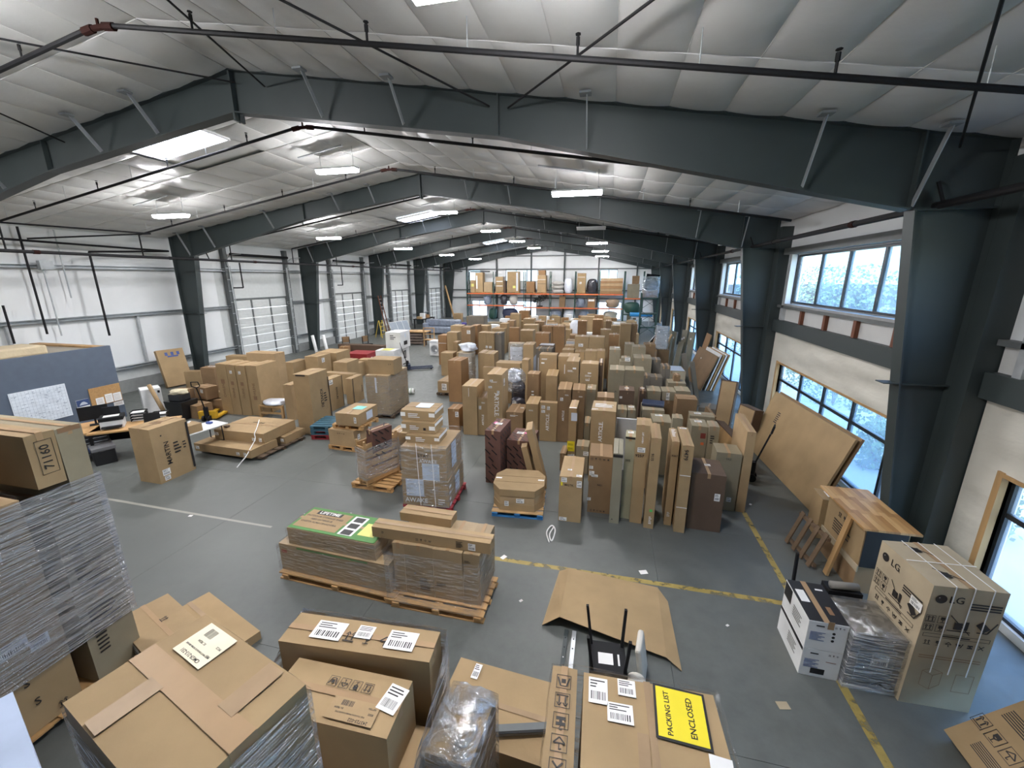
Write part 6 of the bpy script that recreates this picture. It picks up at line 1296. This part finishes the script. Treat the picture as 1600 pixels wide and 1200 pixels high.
for i, (x, z_, w_, h_, m_, l) in enumerate(((-12.6, 0, .9, 1.2, tarp, 'dark green covered bin under the racking at left'), (-10.6, 0, 1.7, 1.25, mat('navy_cover', (52, 58, 84), .5, bump=.5), 'wide dark blue covered goods under the racking'), (-5.6, 0, 1.3, 1.15, plg, 'grey wrapped armchair under the racking in the middle'), (-4.1, 0, 1.2, 1.15, plw, 'pale wrapped armchair under the racking right of the grey one'), (-2.6, 0, 1.0, 1.1, plg, 'grey round wrapped goods under the racking'), (.1, 0, 1.4, 1.1, mat('bags_tan', (178, 168, 150), .7, bump=.6), 'pale heaped bags under the racking at the right'))):
    blob('covered_goods', l, 'goods', x, 44.55, z_, w_ / 2, .42, h_, m_, 80 + i)
# grey bags in the last rows
blob('plastic_bag', 'white plastic bag heap at the right of the far rows', 'bag', 1.0, 31.5, 0, .7, .5, 1.0, plw, 91); blob('plastic_bag', 'white plastic sheet hanging by the far dryers', 'bag', -2.3, 30.2, 0, .4, .3, 1.5, plw, 92)
# ---- scaffold tower and its goods at the right back
t = thing('steel_scaffold', 'dark steel shelving tower with braces near the right back corner', 'scaffold', (3.05, 34.5, 0))
for x in (-.62, .62):
    for y in (-.45, .45): MB().box(x - .04, x + .04, y - .04, y + .04, 0, 3.3).build('upright', rack_g, t)
for z in (.7, 1.75, 2.95):
    MB().box(-.62, .62, -.45, .45, z - .02, z).build('shelf', steel2, t)
    for y in (-.47, .47): MB().box(-.62, .62, y - .02, y + .02, z - .1, z).build('beam', rack_g, t)
for k in range(3): MB().bar((-.6, -.47, .1 + k), (.6, -.47, .95 + k), .04, .03).build('brace', rack_g, t); MB().bar((.6, -.47, .1 + k), (-.6, -.47, .95 + k), .04, .03).build('brace', rack_g, t)
t2 = thing('pallet_rack', 'short rack bay with boxes left of the steel shelving tower', 'rack', (1.95, 39, 0))
for x in (-.7, .9):
    for y in (-.45, .45): MB().box(x - .04, x + .04, y - .04, y + .04, 0, 5.0).build('upright', rack_g, t2)
for z in (1.3, 2.7):
    for y in (-.45, .45): MB().box(-.7, .9, y - .03, y + .03, z - .1, z).build('beam', rack_o if z > 2 else rack_g, t2)
    MB().box(-.7, .9, -.45, .45, z - .03, z - .005).build('shelf_deck', galv, t2)
carton(2.0, 39, 2.705, 1.0, .7, 1.2, 0, 'kg', 'pinkish grey film wrapped load on the short rack bay'); carton(2.15, 39, 3.915, .6, .5, .7, 0, 'kd', 'open brown carton on top of the short rack bay load')
blob('covered_goods', 'green covered goods on the lower shelf of the short rack bay', 'goods', 2.0, 39, 1.305, .7, .4, 1.05, tarp, 95)
t = thing('filmed_mirror', 'large dark mirror in shiny film standing on the steel shelving tower', 'mirror', (3.05, 34.5, 2.955)); MB().bar((-.05, 0, 0), (.15, .1, 1.75), 1.0, .06, (0, 1, 0)).build('panel', mat('dark_mirror', (40, 44, 48), .1, .6), t); MB().box(-.55, .55, -.25, .25, 0, .55).build('base_carton', K('kd'), t)
film(3.08, 34.55, 1.2, .7, 1.6, 0, 'shiny film round the large dark mirror', film2, False, amp=.05).location.z = 2.955
o = MB().tube((-.95, 0, .18), (.95, 0, .18), .18, 16).build('blue_foam_roll', bluet, None, True); o.location = (2.75, 38.0, 1.15); tag(o, 'bright blue long roll behind the steel shelving tower', 'roll')
t = thing('low_stand', 'grey stand carrying the bright blue long roll', 'stand', (2.75, 38.0, 0)); MB().box(-.8, .8, -.25, .25, 1.05, 1.14).build('top', galv, t)
for u in (-.7, .7): MB().box(u - .03, u + .03, -.2, .2, 0, 1.05).build('leg', galv, t)
# ============================================================= right foreground by the windows
def oven(z, h, label, top):
    o = MB().box(-.195, .195, -.33, .33, 0, h).build('appliance_carton', MATS['card_w'], None, bevel=.004); o.location = (2.562, 4.73, z); o.rotation_euler = (0, 0, R(-1)); tag(o, label, 'box')
    w, d = .39, .66
    def put(f, nm, me, u, v, t_=.0015):
        F, fw, fh = face(f, w, d, h); c = link(nm, me, o); c.matrix_local = F @ Matrix.Translation((u * fw, v * fh, t_)); return c
    if top: put('T', 'black_print', quad(w * .99, d * .985, PM_['dark']), .5, .5); put('T', 'white_print', quad(.08, .025, PM_['w']), .78, .82, .003); put('T', 'label_patch', quad(.09, .2, PM_['w']), .2, .6, .003); put('T', 'packing_tape', quad(.06, d, tape), .45, .5, .004); put('T', 'printed_lines', quad(.05, .12, PM_['faint']), .72, .3, .003)
    put('L', 'black_print', quad(d * .3, h * .5, PM_['dark']), .17, .72) if top else put('L', 'black_print', quad(d * .98, h * .12, PM_['dark']), .5, .93)
    b = MB()
    for i in range(5): b.box(-.12, .1 - .03 * (i % 2), -.03 * i, -.03 * i + .012, 0, .001)
    put('L', 'printed_lines', b.mesh('printed_lines', PM_['k']), .62, .65)
    put('F', 'dark_print', quad(.08, .016, PM_['k']), .3, .86); put('F', 'handling_symbols', icons(.03, 3), .78, .88)
    b = MB()
    for i in range(7): b.box(-.085, .06 - .03 * (i % 3), -.017 * i, -.017 * i + .006, 0, .001)
    put('F', 'printed_lines', b.mesh('printed_lines', PM_['blue']), .3, .62)
    if top:
        for i in range(3): b = MB(); b.tube((0, 0, 0), (0, 0, .001), .016, 12); put('F', 'round_badge', b.mesh('round_badge', PM_['dark']), .66, .66 - .13 * i)
        put('F', 'packing_tape', quad(.06, .1, tape), .55, .93, .003)
    else: put('F', 'oven_picture', quad(.14, .075, PM_['dark']), .46, .22); put('F', 'red_line', quad(.1, .006, PM_['rust']), .75, .62)
    return o
oven(0, .37, 'white printed carton with a small oven picture, under the black topped one', False); oven(.374, .37, 'white printed carton with a black printed top and tan tape', True)
t = thing('filmed_appliance', 'metal backed appliance in clear film between the printed cartons and the large appliance carton', 'appliance', (3.03, 4.6, 0), R(0))
MB().box(-.25, .25, -.24, .26, .03, .7).build('cabinet', mat('appliance_metal', (150, 152, 156), .3, .7), t); MB().box(-.25, .25, -.25, .27, .7, .725).build('top_board', K('gr'), t); MB().box(-.26, .26, -.26, .27, 0, .03).build('base', K('w'), t)
for i in range(15): MB().box(-.17, .17, -.252, -.24, .12 + i * .03, .135 + i * .03).build('vent_louver', mat('louver_metal', (190, 194, 200), .3, .6), t)
c = link('instruction_sheet', mk_label(.16, .17, 311), t); c.matrix_local = Matrix.Translation((.03, -.256, .42)) @ Matrix.Rotation(PI / 2, 4, 'X')
b = MB(); b.path(bez([(.0, -.262, .1), (.1, -.27, .16), (.2, -.262, .12), (.16, -.27, .08), (.08, -.262, .12)], 6), .008); b.build('power_cord', black, t)
film(3.03, 4.6, .545, .56, .75, 0, 'clear wrinkled film round the metal backed appliance', film2, True, amp=.01).location.z = .002
# tall carton with a plank top, lower carton, straps
carton(3.92, 6.5, 0, .5, .95, .42, 0, 'kd', 'lower brown carton under the tall carton with the wooden lid'); 
o = carton(3.92, 6.5, .424, .52, .98, .62, 0, 'k', 'upper brown carton with black print and a front darkened for shade, under the wooden lid', [('pat', 'F', .5, .5, .5, .6, 'dark'), ('ico', 'L', .5, .75, .1, 3), ('par', 'L', .5, .4, .5, .22, 5, 'k'), ('lab', 'F', .6, .25, .18, .08), ('txt', 'F', .5, .6, .12, '110', 0, 'w')])  # dark patch puts the shade of the front into its colour
t = thing('butcher_block', 'butcher block wooden board lying on the upper brown carton', 'board', (3.93, 6.55, 1.055))
for i in range(8):
    for j in range(3): MB().box(-.34 + i * .085, -.256 + i * .085, -.62 + j * .42 + .1 * (i % 2) - (.1 if j == 0 and i % 2 else 0), -.2 + j * .42 + .1 * (i % 2) - (.1 if j == 2 and i % 2 else 0), 0, .03).build('plank', mat('butcher_block_%d' % ((i + j) % 3), [(184, 142, 92), (166, 124, 78), (200, 160, 110)][(i + j) % 3], .35, var=.12, scale=5, stretch=(6, .6, 1)), t)
MB().box(3.64, 3.655, 5.98, 7.02, .36, .46).build('strap_band', K('ks')); o = bpy.data.objects['strap_band']; tag(o, 'pale board strip across the left side of the stacked brown cartons', 'board')
carton(3.98, 7.55, 0, .42, .42, .75, -4, 'k', 'tan carton behind the stacked cartons with the wooden lid', [('lab', 'T', .5, .5, .2, .2)])
t = thing('broken_crate', 'broken dark pallet leaning by the stacked brown cartons', 'pallet', (3.24, 6.75, 0), R(-82))
dk = mat('weathered_wood', (104, 84, 64), .8, var=.2, scale=6)
for i in range(4): MB().bar((-.32 + i * .2, .0, .02), (-.3 + i * .2, .18, .62), .08, .02, (0, 1, 0)).build('deck_board', dk, t)
for z in (.08, .55): MB().bar((-.38, .03 + z * .28, z), (.36, .03 + z * .28, z), .05, .05).build('stringer', dk, t)
o = slab('leaning_plank', 'long plank leaning against the left side of the stacked brown cartons', 'plank', 3.5, 6.35, .1, .04, 1.05, -90, 9, wood)
o = MB().tube((0, 0, 0), (.3, .02, 0), .045, 14).build('grey_tube', mat('grey_foam', (130, 126, 120), .7), None, True); o.location = (2.83, 5.02, .79); tag(o, 'grey brown tube end behind the black topped printed carton', 'tube')
t = thing('dark_dolly', 'black low dolly behind the printed cartons carrying the grey brown tube', 'dolly', (2.9, 5.35, 0)); MB().box(-.22, .3, -.2, .3, .1, .16).build('deck', black, t); MB().bar((-.18, .26, .16), (-.18, .3, .75), .04, .03).build('handle', black, t); MB().box(-.1, .26, -.38, -.2, .1, .74).build('side_rail', black, t)
for u in (-.18, .25):
    for v in (-.15, .25): MB().tube((u - .02, v, .05), (u + .02, v, .05), .05, 10).build('wheel', black, t)
slab('leaning_carton', 'big slab carton leaning on the near right wall with handling symbols', 'box', 3.56, 2.9, 2.1, .16, 2.1, -90, 44, K('k'), mk=[('ico', -.78, .32, .12, 4, 0), ('par', -.85, .55, .3, .12), ('par', -.62, .16, .5, .1)])
# ============================================================= flat cardboard, upturned chair, bits on the floor
t = thing('flattened_carton', 'flattened brown carton lying on the floor by the yellow line', 'cardboard', (0, 0, 0))
def sheetq(pts, nm): 
    b = MB(); P = [Vector(p) for p in pts]; up = Vector((0, 0, .006)); b.hexa(P + [p + up for p in P]); return b.build(nm, K('k'), t)
sheetq([(-.4, 4.42, .16), (.9, 4.22, .05), (.92, 5.42, .03), (-.38, 5.5, .06)], 'main_sheet'); sheetq([(-.62, 4.38, .02), (-.4, 4.42, .16), (-.38, 5.5, .06), (-.52, 5.45, .02)], 'left_flap'); sheetq([(.9, 4.22, .05), (1.06, 4.12, .004), (1.04, 5.2, .004), (.92, 5.42, .03)], 'right_flap')
t = thing('upturned_chair', 'upside down black dining chair with pale seat and back by the flattened carton', 'chair', (.2, 3.78, 0), R(4))
MB().box(-.2, .2, -.2, .2, .3, .36).build('seat_frame', black, t); MB().box(-.19, .19, -.19, .19, .27, .3).build('seat_pad', mat('cream_vinyl', (206, 200, 188), .5), t)
for u in (-.17, .17):
    for v in (-.16, .16): MB().bar((u, v, .36), (u * 1.25 - .02, v * 1.35, .82), .035, .03).build('leg', black, t)
c = link('instruction_sheet', quad(.16, .14, PM_['w']), t); c.location = (-.02, -.02, .361); c = link('instruction_strip', quad(.02, .14, PM_['w']), t); c.location = (.12, -.02, .361)
t = thing('rounded_cushion', 'pale rounded chair back standing beside the upturned chair', 'chair part', (.6, 3.95, 0), R(80))
MB().bar((0, -.02, .02), (0, .06, .5), .32, .07, (0, 1, 0)).build('cushion', MATS['cream_vinyl'], t, bevel=.03)
blob('chair_cushion', 'small pale cushion beside the rounded chair back', 'cushion', .5, 3.62, 0, .12, .1, .36, MATS['cream_vinyl'], 4, amp=.02)
for i, x in enumerate((-.3, -.2)):
    o = thing('metal_rail', '%s punched metal bed rail on the floor by the upturned chair' % ['dark left', 'pale right'][i], 'rail', (x, 4.08, .0)); mm = steel2 if i == 0 else galv
    MB().box(-.025, .025, -.32, .3, .004, .03).build('rail_bar', steel if i == 0 else galv, o)
    for k in range(4): MB().tube((0, -.25 + .14 * k, .03), (0, -.25 + .14 * k, .032), .009, 8).build('hole', PM_['w'] if k < 2 else black, o)
def scrap(x, y, s, rz, label, m=None):
    o = MB().box(-s, s, -s * .7, s * .7, 0, .004).build('paper_scrap', m or PM_['w']); o.location = (x, y, .001); o.rotation_euler = (0, 0, R(rz)); tag(o, label, 'paper')
scrap(.75, 5.75, .06, 20, 'white square paper scrap beyond the flattened carton'); scrap(-.98, 4.75, .025, 50, 'tiny white scrap left of the flattened carton'); scrap(2.05, 3.95, .06, 12, 'pale crumpled strip on the floor left of the printed cartons', K('ks')); scrap(-7.6, 5.4, .035, 10, 'small white scrap on the open floor at left'); scrap(1.75, 4.95, .02, 40, 'tiny scrap right of the flattened carton'); scrap(-1.45, 5.6, .05, 60, 'faint pale scrap by the yellow line start'); scrap(3.0, 8.3, .03, 60, 'tiny white scrap at the foot of the deep slab carton')
o = MB().path(bez([(-.78, 6.15, .01), (-.86, 6.4, .02), (-.8, 6.62, .03), (-.72, 6.5, .02), (-.74, 6.2, .01), (-.8, 6.35, .02), (-.76, 6.6, .02)], 8), .012, 5).build('loose_strap', PM_['w']); tag(o, 'loose white strap loop on the floor right of the blue pallet', 'strap')
o = MB().path(bez([(-9.35, 8.95, .585), (-8.9, 8.4, .575), (-8.62, 8.05, .585), (-8.56, 7.98, .46), (-8.5, 7.75, .32), (-8.45, 7.55, .2), (-8.5, 7.3, .012)], 8), .012, 5).build('loose_strap', PM_['w']); tag(o, 'white strap hanging over the two wide flat cartons', 'strap')
o = MB().box(-.06, .06, -.05, .05, 0, .04).build('tape_roll', K('br'), None, bevel=.01); o.location = (-9.75, 8.3, .578); tag(o, 'small dark tape roll on the upper wide flat carton', 'tape')
o = MB().box(-.26, .26, -.2, .2, 0, .06).build('dark_tray', mat('navy_tray', (50, 58, 80), .35), None, bevel=.01); o.location = (1.2, 10.3, 1.38); o.rotation_euler = (0, 0, R(-8)); tag(o, 'dark blue tray on the wide carton', 'tray')
# ============================================================= near loads along the bottom edge
# far left tower
def nb(x, y, z, w, d, h, m, label, mk=(), rot=0): return carton(x, y, z, w, d, h, rot, m, label, mk)
pallet(-5.85, 2.25, 1.4, 1.4, 0, 'wood', 'pallet under the tall filmed tower at the near left')
nb(-5.85, 2.525, 2.46, 1.3, .21, .54, 'k', 'dented carton stamped 71160 on top of the filmed tower', [('txt', 'R', .55, .55, .1, '71160', 90, 'k')])
b = MB()
for u in ((-.065, .065, -.17, -.166), (-.065, .065, .166, .17), (-.065, -.061, -.17, .17), (.061, .065, -.17, .17)): b.box(*u, 0, .001)
o = bpy.data.objects[[q.name for q in bpy.data.objects if q.get('label', '').startswith('dented carton stamped')][0]]; c = link('stamped_frame', b.mesh('stamped_frame', PM_['k']), o); c.matrix_local = face('R', 1.3, .21, .54)[0] @ Matrix.Translation((.115, .297, .008))
nb(-5.85, 2.745, 2.2, 1.3, .21, .79, 'kg', 'greyish carton beside the stamped one on the filmed tower', [('pat', 'R', .5, .97, .18, .05, 'faint')])
nb(-5.75, 1.95, 2.46, .7, .6, .52, 'kd', 'shaded carton at the far left edge on the filmed tower')
for i, z in enumerate((.125, .87, 1.66)): nb(-5.85, 1.96, z, 1.3, .62, [.74, .78, .78][i], 'k2' if i else 'k', 'carton in the near column of the filmed tower, %s' % ['lowest, printed with two letters S', 'middle', 'upper'][i], [('txt', 'R', .45, .75, .11, 'S', 0, 'k'), ('txt', 'R', .5, .42, .11, 'S', 0, 'k'), ('ico', 'R', .75, .15, .1, 1)] if i == 0 else ([('lab', 'R', .45, .3, .2, .14), ('lab', 'R', .72, .18, .14, .12)] if i == 1 else [('lab', 'R', .4, .6, .3, .35)]))
for i, z in enumerate((.125, 1.17)): nb(-5.85, 2.63, z, 1.3, .43, [1.03, 1.02][i], 'kg', 'carton in the far column of the filmed tower, %s' % ['lower', 'upper with black text blocks'][i], [('par', 'R', .5, .2 if i else .7, .3, .34, 6, 'k'), ('par', 'R', .3, .45, .12, .3, 6, 'k')])
nb(-5.85, 2.34, .125, .7, .1, 2.25, 'br', 'dark narrow filler added for the shaded gap inside the filmed tower')  # dark filler added to paint the shade between the two columns
film(-5.85, 2.24, 1.39, 1.28, 1.72, 0, 'tight shiny streaked stretch film round the tower at the near left', film3, False, amp=.004).location.z = .72
# filmed white lid at the lower left corner, blue window reflection put into its colour
nb(-3.1, .77, 0, .8, .55, 1.2, 'kd', 'brown carton under the reflection tinted carton at the lower left corner', rot=-20); nb(-3.1, .77, 1.205, .85, .6, .79, 'blue_reflect', 'white carton tinted with blue window reflection, cut by the lower left corner', rot=-20)
# flat cartons beyond the tower
nb(-5.15, 3.05, .13, 1.1, .55, .17, 'k2', 'flat carton with an open end on the pallet beyond the filmed tower', [('lab', 'F', .6, .5, .2, .12), ('ico', 'T', .45, .6, .1, 1)], rot=-18); nb(-4.75, 3.35, .0, 1.3, .5, .12, 'k', 'thin flat carton behind the open ended flat one', rot=-18)
# big taped carton
pallet(-2.0, 1.15, .95, .8, -15, 'wood', 'pallet under the big taped carton at the near left')
nb(-1.955, 1.195, .125, .9, .6, 1.15, 'kd', 'carton below the big taped one at the near left', rot=-15)
o = carton(-1.955, 1.195, 1.28, .96, .63, 1.12, -15, 'k', 'big taped carton with a cream label at its far corner, near left', (), tapew=.12)
def top_label(o, w, d, h, u, v, lw, lh, ang, lines, m=None, tw=1.0):
    F, fw, fh = face('T', w, d, h); M = F @ Matrix.Translation((u * fw, v * fh, .0085)) @ Matrix.Rotation(R(ang), 4, 'Z')
    c = link('paper_label', quad(lw, lh, m or mat('cream_paper', (226, 216, 190), .6)), o); c.matrix_local = M
    b = MB(); r = random.Random(3); x = -lw * .4
    while x < -lw * .16: q = r.uniform(.003, .008); b.box(x + lw * .45, x + q + lw * .45, -lh * .4, -lh * .15, .0012, .0016); x += q + r.uniform(.003, .007)
    k = link('bar_code', b.mesh('bar_code', PM_['k']), o); k.matrix_local = M
    for (t_, s_, x_, y_) in lines: k = link('lettering', text_mesh(t_, s_, PM_['k']), o); k.matrix_local = M @ Matrix.Translation((x_ * lw, y_ * lh, .0012))
top_label(o, .96, .63, 1.12, .27, .8, .27, .2, 180, [('CMG9-213-231', .028, 0, .38), ('NEXT MAXTOM RACK FR708A BRONZ', .013, 0, .2), ('SC 78204', .018, .12, 0), ('7631', .018, -.36, .18), ('P/C/2', .018, -.36, -.1)])
for u, v, l in ((.3, .22, .26), (.78, .76, .26)):
    F, fw, fh = face('T', .96, .63, 1.12); c = link('clear_tape', quad(l, .12, tapeg), o); c.matrix_local = F @ Matrix.Translation((u * .96, v * .63, .0086)) @ Matrix.Rotation(R(90), 4, 'Z')
film(-1.955, 1.195, .985, .655, 1.08, -15, 'dark shiny film round the sides of the big taped carton', film2, False, amp=.006).location.z = 1.282
# centre load in film
pallet(-1.75, 2.0, 1.3, 1.05, 2, 'wood', 'pallet under the long labelled carton load in the near centre')
nb(-1.72, 1.84, .125, 1.2, .66, .95, 'k2', 'wide tan carton at the base of the near centre load', rot=2)
lo = nb(-1.82, 2.37, .125, 1.26, .29, 1.475, 'k', 'long upright carton with three white labels in the near centre load', [('lab', 'T', .28, .5, .26, .17), ('lab', 'T', .52, .6, .14, .12), ('lab', 'T', .78, .5, .24, .17), ('ico', 'T', .56, .4, .12, 3)], rot=4)
lf_ = nb(-1.74, 1.96, 1.08, .96, .4, .44, 'k', 'shorter carton with four handling symbols in front of the three label carton', rot=1)
F, fw, fh = face('T', .96, .4, .44); c = link('handling_symbols', icons(.075, 4, True), lf_); c.matrix_local = F @ Matrix.Translation((.55 * fw, .68 * fh, .0085)) @ Matrix.Rotation(PI, 4, 'Z')
top_label(lf_, .96, .4, .44, .68, .26, .36, .15, 180, [('243723-022', .03, -.2, .38), ('FREE STANDING FRAME KANDERSTEG', .013, .02, .16), ('8003', .02, -.38, 0), ('IN 78204', .018, .3, -.02), ('RETTEN', .016, -.36, -.25)], K('k2'))
c = link('shipping_label', mk_label(.15, .19, 500), lf_); c.matrix_local = F @ Matrix.Translation((.92 * fw, .6 * fh, .0088)) @ Matrix.Rotation(R(-10), 4, 'Z')
film(-1.78, 2.04, 1.32, .99, 1.5, 3, 'loose shiny film round the near centre load', film4, False, amp=.03, front=.7).location.z = .12
# filmed narrow carton and big flat cardboard
nb(-.87, 2.12, 0, .34, .5, 1.3, 'k', 'narrow carton in crumpled film right of the near centre load', rot=-4); film(-.87, 2.12, .38, .54, 1.31, -4, 'crumpled film over the narrow carton', film2, True, amp=.02).location.z = .003
nb(-.78, 2.8, 0, 1.06, .72, .62, 'k', 'wide creased carton low behind the narrow filmed one', [('lab', 'T', .2, .85, .07, .16)], rot=-4)
o = MB().box(-.35, .35, -.04, .04, 0, .03).build('dark_bar', steel2); o.location = (-.55, 2.62, .64); o.rotation_euler = (0, 0, R(16)); tag(o, 'dark edged metal bar lying on the wide creased carton', 'bar'); MB().box(-.35, .35, -.042, -.02, .028, .032).build('black_edge', black, o)
# right load: symbol carton and labelled carton
pallet(.35, 2.14, 1.3, 1.15, 2, 'wood', 'pallet under the two labelled cartons at the near bottom centre')
so = nb(-.163, 2.13, .125, .2, .98, 1.3, 'k', 'long narrow carton with a column of black handling symbols', rot=2)
F, fw, fh = face('T', .2, .98, 1.3)
for i in range(5): c = link('handling_symbols', icons(.11, 1, True, (3, 0, 4, 2, 5)[i]), so); c.matrix_local = F @ Matrix.Translation((.5 * fw, fh - .13 - .145 * i, .009)) @ Matrix.Rotation(PI * (i == 1), 4, 'Z')
c = link('lettering', text_mesh('2', .06, PM_['k']), so); c.matrix_local = F @ Matrix.Translation((.5 * fw, fh - .46, .0095)) @ Matrix.Rotation(PI, 4, 'Z')
po = nb(.46, 2.15, .125, .96, 1.0, 1.28, 'k', 'wide carton with a yellow packing list pouch and white labels, near bottom centre', [('lab', 'T', .12, .86, .14, .2), ('lab', 'T', .28, .72, .18, .14), ('lab', 'T', .34, .92, .13, .13)], rot=2)
F, fw, fh = face('T', .96, 1.0, 1.28)
def on_top(nm, me, u, v, ang=0, t_=.009): c = link(nm, me, po); c.matrix_local = F @ Matrix.Translation((u * fw, v * fh, t_)) @ Matrix.Rotation(R(ang), 4, 'Z')
PMB = mat('print_w_black', (24, 22, 20), .55)
on_top('black_border', quad(.36, .4, PM_['dark']), .72, .79, -4, .0085); on_top('yellow_pouch', quad(.325, .365, PM_['yellow']), .72, .79, -4, .0098)
on_top('lettering', text_mesh('PACKING LIST', .05, PMB), .63, .79, 88, .0112); on_top('lettering', text_mesh('ENCLOSED', .058, PMB), .79, .78, 88, .0112)
on_top('clear_tape', quad(.075, .62, tapeg), .42, .3, -2, .0092); on_top('torn_paper', quad(.14, .12, PM_['w']), .92, .5, -6, .0092); on_top('torn_paper', quad(.1, .1, PM_['w']), .95, .3, -20, .0092)
film(.35, 2.145, 1.24, 1.06, 1.3, 2, 'clear film round the sides of the two labelled near cartons', film1, False, amp=.012).location.z = .122
# ============================================================= outside the windows
gr = MB().poly([(5.4, -60, -.15), (900, -300, -.15), (900, 900, -.15), (5.4, 300, -.15)]).build('ground_outside', mat('dry_grass_ground', (190, 178, 140), .9, var=.15, scale=.05, world=True)); gr['kind'] = 'structure'
gr = MB().poly([(5.4, -60, -.13), (14, -60, -.13), (14, 120, -.13), (5.4, 120, -.13)]).build('path_outside', mat('pavement_outside', (176, 178, 178), .9, var=.08, scale=.6, world=True)); gr['kind'] = 'structure'
gr = MB().poly([(-60, 46.2, -.15), (300, 46.2, -.15), (300, 400, -.15), (-300, 400, -.15)]).build('yard_outside', mat('yard_gravel', (180, 180, 176), .9, var=.1, scale=.3, world=True)); gr['kind'] = 'structure'
hill = MB(); r = random.Random(9)
for L, (dist, hgt) in enumerate(((420, 46), (640, 92))):
    n = 60; i0 = len(hill.v)
    for k in range(n + 1):
        a = R(-20 + 140 * k / n); d = dist; h = hgt * (.45 + .55 * abs(math.sin(k * .23 + 1.3 * L) * math.cos(k * .11 + L)) + .08 * math.sin(k * .9))
        for dd, zz in ((d, -1), (d + 120, h), (d + 420, h * .8)): hill.v.append((dd * math.cos(a), dd * math.sin(a), zz))
    for k in range(n):
        for j in range(2): q = i0 + 3 * k + j; hill.f.append((q, q + 3, q + 4, q + 1))
hill.build('hills', mat('hazy_hills', (128, 146, 140), .95, var=.12, scale=.01, world=True), None, True)['kind'] = 'structure'
leafm = mat('shrub_leaf', (92, 120, 72), .7, var=.25, scale=3, rnd=.1); bark = mat('shrub_bark', (92, 76, 60), .9)
def bush(x, y, w, h, n, seed, label, z0=.0):
    t = thing('shrub', label, 'shrub', (x, y, -.14)); r = random.Random(seed); b = MB()
    for k in range(n):
        u = r.uniform(0, 6.28); v = r.uniform(0, 1) ** .6; zz = z0 + (h - z0) * r.random(); q = w * v * (1.05 - .75 * abs(zz / h - .45))
        p = Vector((q * math.cos(u), q * math.sin(u), zz)); a = Vector((r.uniform(-1, 1), r.uniform(-1, 1), r.uniform(-.2, 1))).normalized() * r.uniform(.09, .16); c = a.cross(Vector((r.uniform(-1, 1), r.uniform(-1, 1), .3))).normalized() * .045
        b.poly([p, p + a * .5 + c, p + a, p + a * .5 - c])
    b.build('foliage', leafm, t, kind='stuff')
    for k in range(5): MB().tube((0, 0, 0), (w * .5 * math.cos(k * 1.26), w * .5 * math.sin(k * 1.26), h * .75), .03, 5, .012).build('stem', bark, t)
for i, (x, y, w, h, n) in enumerate(((8.6, 5.2, 1.1, 2.6, 900), (8.4, 14.4, 1.0, 4.7, 1500), (8.3, 16.9, 1.15, 4.95, 1700), (8.3, 19.7, 1.2, 5.0, 1700), (8.4, 22.6, 1.0, 4.7, 1300), (8.2, 27.5, 1.3, 4.9, 1300), (8.0, 36.0, 1.3, 4.9, 1000), (6.7, 11.2, .6, 1.1, 900), (6.9, 8.6, .65, 1.2, 900))):
    bush(x, y, w, h, n, i, 'leafy shrub outside the right windows, ' + ['first along the wall from the camera', 'second of the tall ones', 'third of the tall ones', 'fourth of the tall ones', 'fifth of the tall ones', 'sixth of the tall ones', 'last of the tall ones', 'farther of two low ones', 'nearer of two low ones'][i])
gr = MB().poly([(9.2, -20, -.12), (16, -20, -.12), (16, 60, -.12), (9.2, 60, -.12)]).build('planted_bed_outside', mat('green_ground', (98, 122, 84), .95, var=.3, scale=2.5, bump=.8, bscale=5, world=True)); gr['kind'] = 'structure'
t = thing('parked_car', 'teal green car standing in the field beyond the upper right window', 'car', (92, 68, -.14), R(50)); cp = mat('car_teal', (44, 132, 124), .3)
b = MB(); b.prism([(-2.2, .35), (-2.15, .85), (-1.3, .95), (-.8, 1.45), (.7, 1.45), (1.3, .95), (2.15, .85), (2.2, .35)], 1.7, Matrix.Translation((0, -.85, 0))); b.build('body', cp, t)
b = MB(); b.prism([(-1.15, .98), (-.72, 1.38), (.62, 1.38), (1.1, .98)], 1.72, Matrix.Translation((0, -.86, 0))); b.build('side_window', black, t)
for u in (-1.35, 1.35):
    for v in (-.8, .8): MB().tube((u, v - .1, .33), (u, v + .1, .33), .33, 14).build('wheel', black, t)
for i, (x, y, h) in enumerate(((160, 95, 9), (172, 103, 10), (185, 120, 8), (150, 130, 9), (120, 190, 10))):
    t = thing('field_tree', 'distant dark tree in the field beyond the right windows, %s one' % ['first', 'second', 'third', 'fourth', 'fifth'][i], 'tree', (x, y, -.15), 0, 'distant trees'); blob('crown', '', '', 0, 0, 1.2, 3.2, 3.2, h, mat('tree_crown', (84, 108, 84), .9, var=.2), i, par=t, amp=.2); MB().tube((0, 0, 0), (0, 0, 1.6), .25, 6).build('trunk', bark, t)
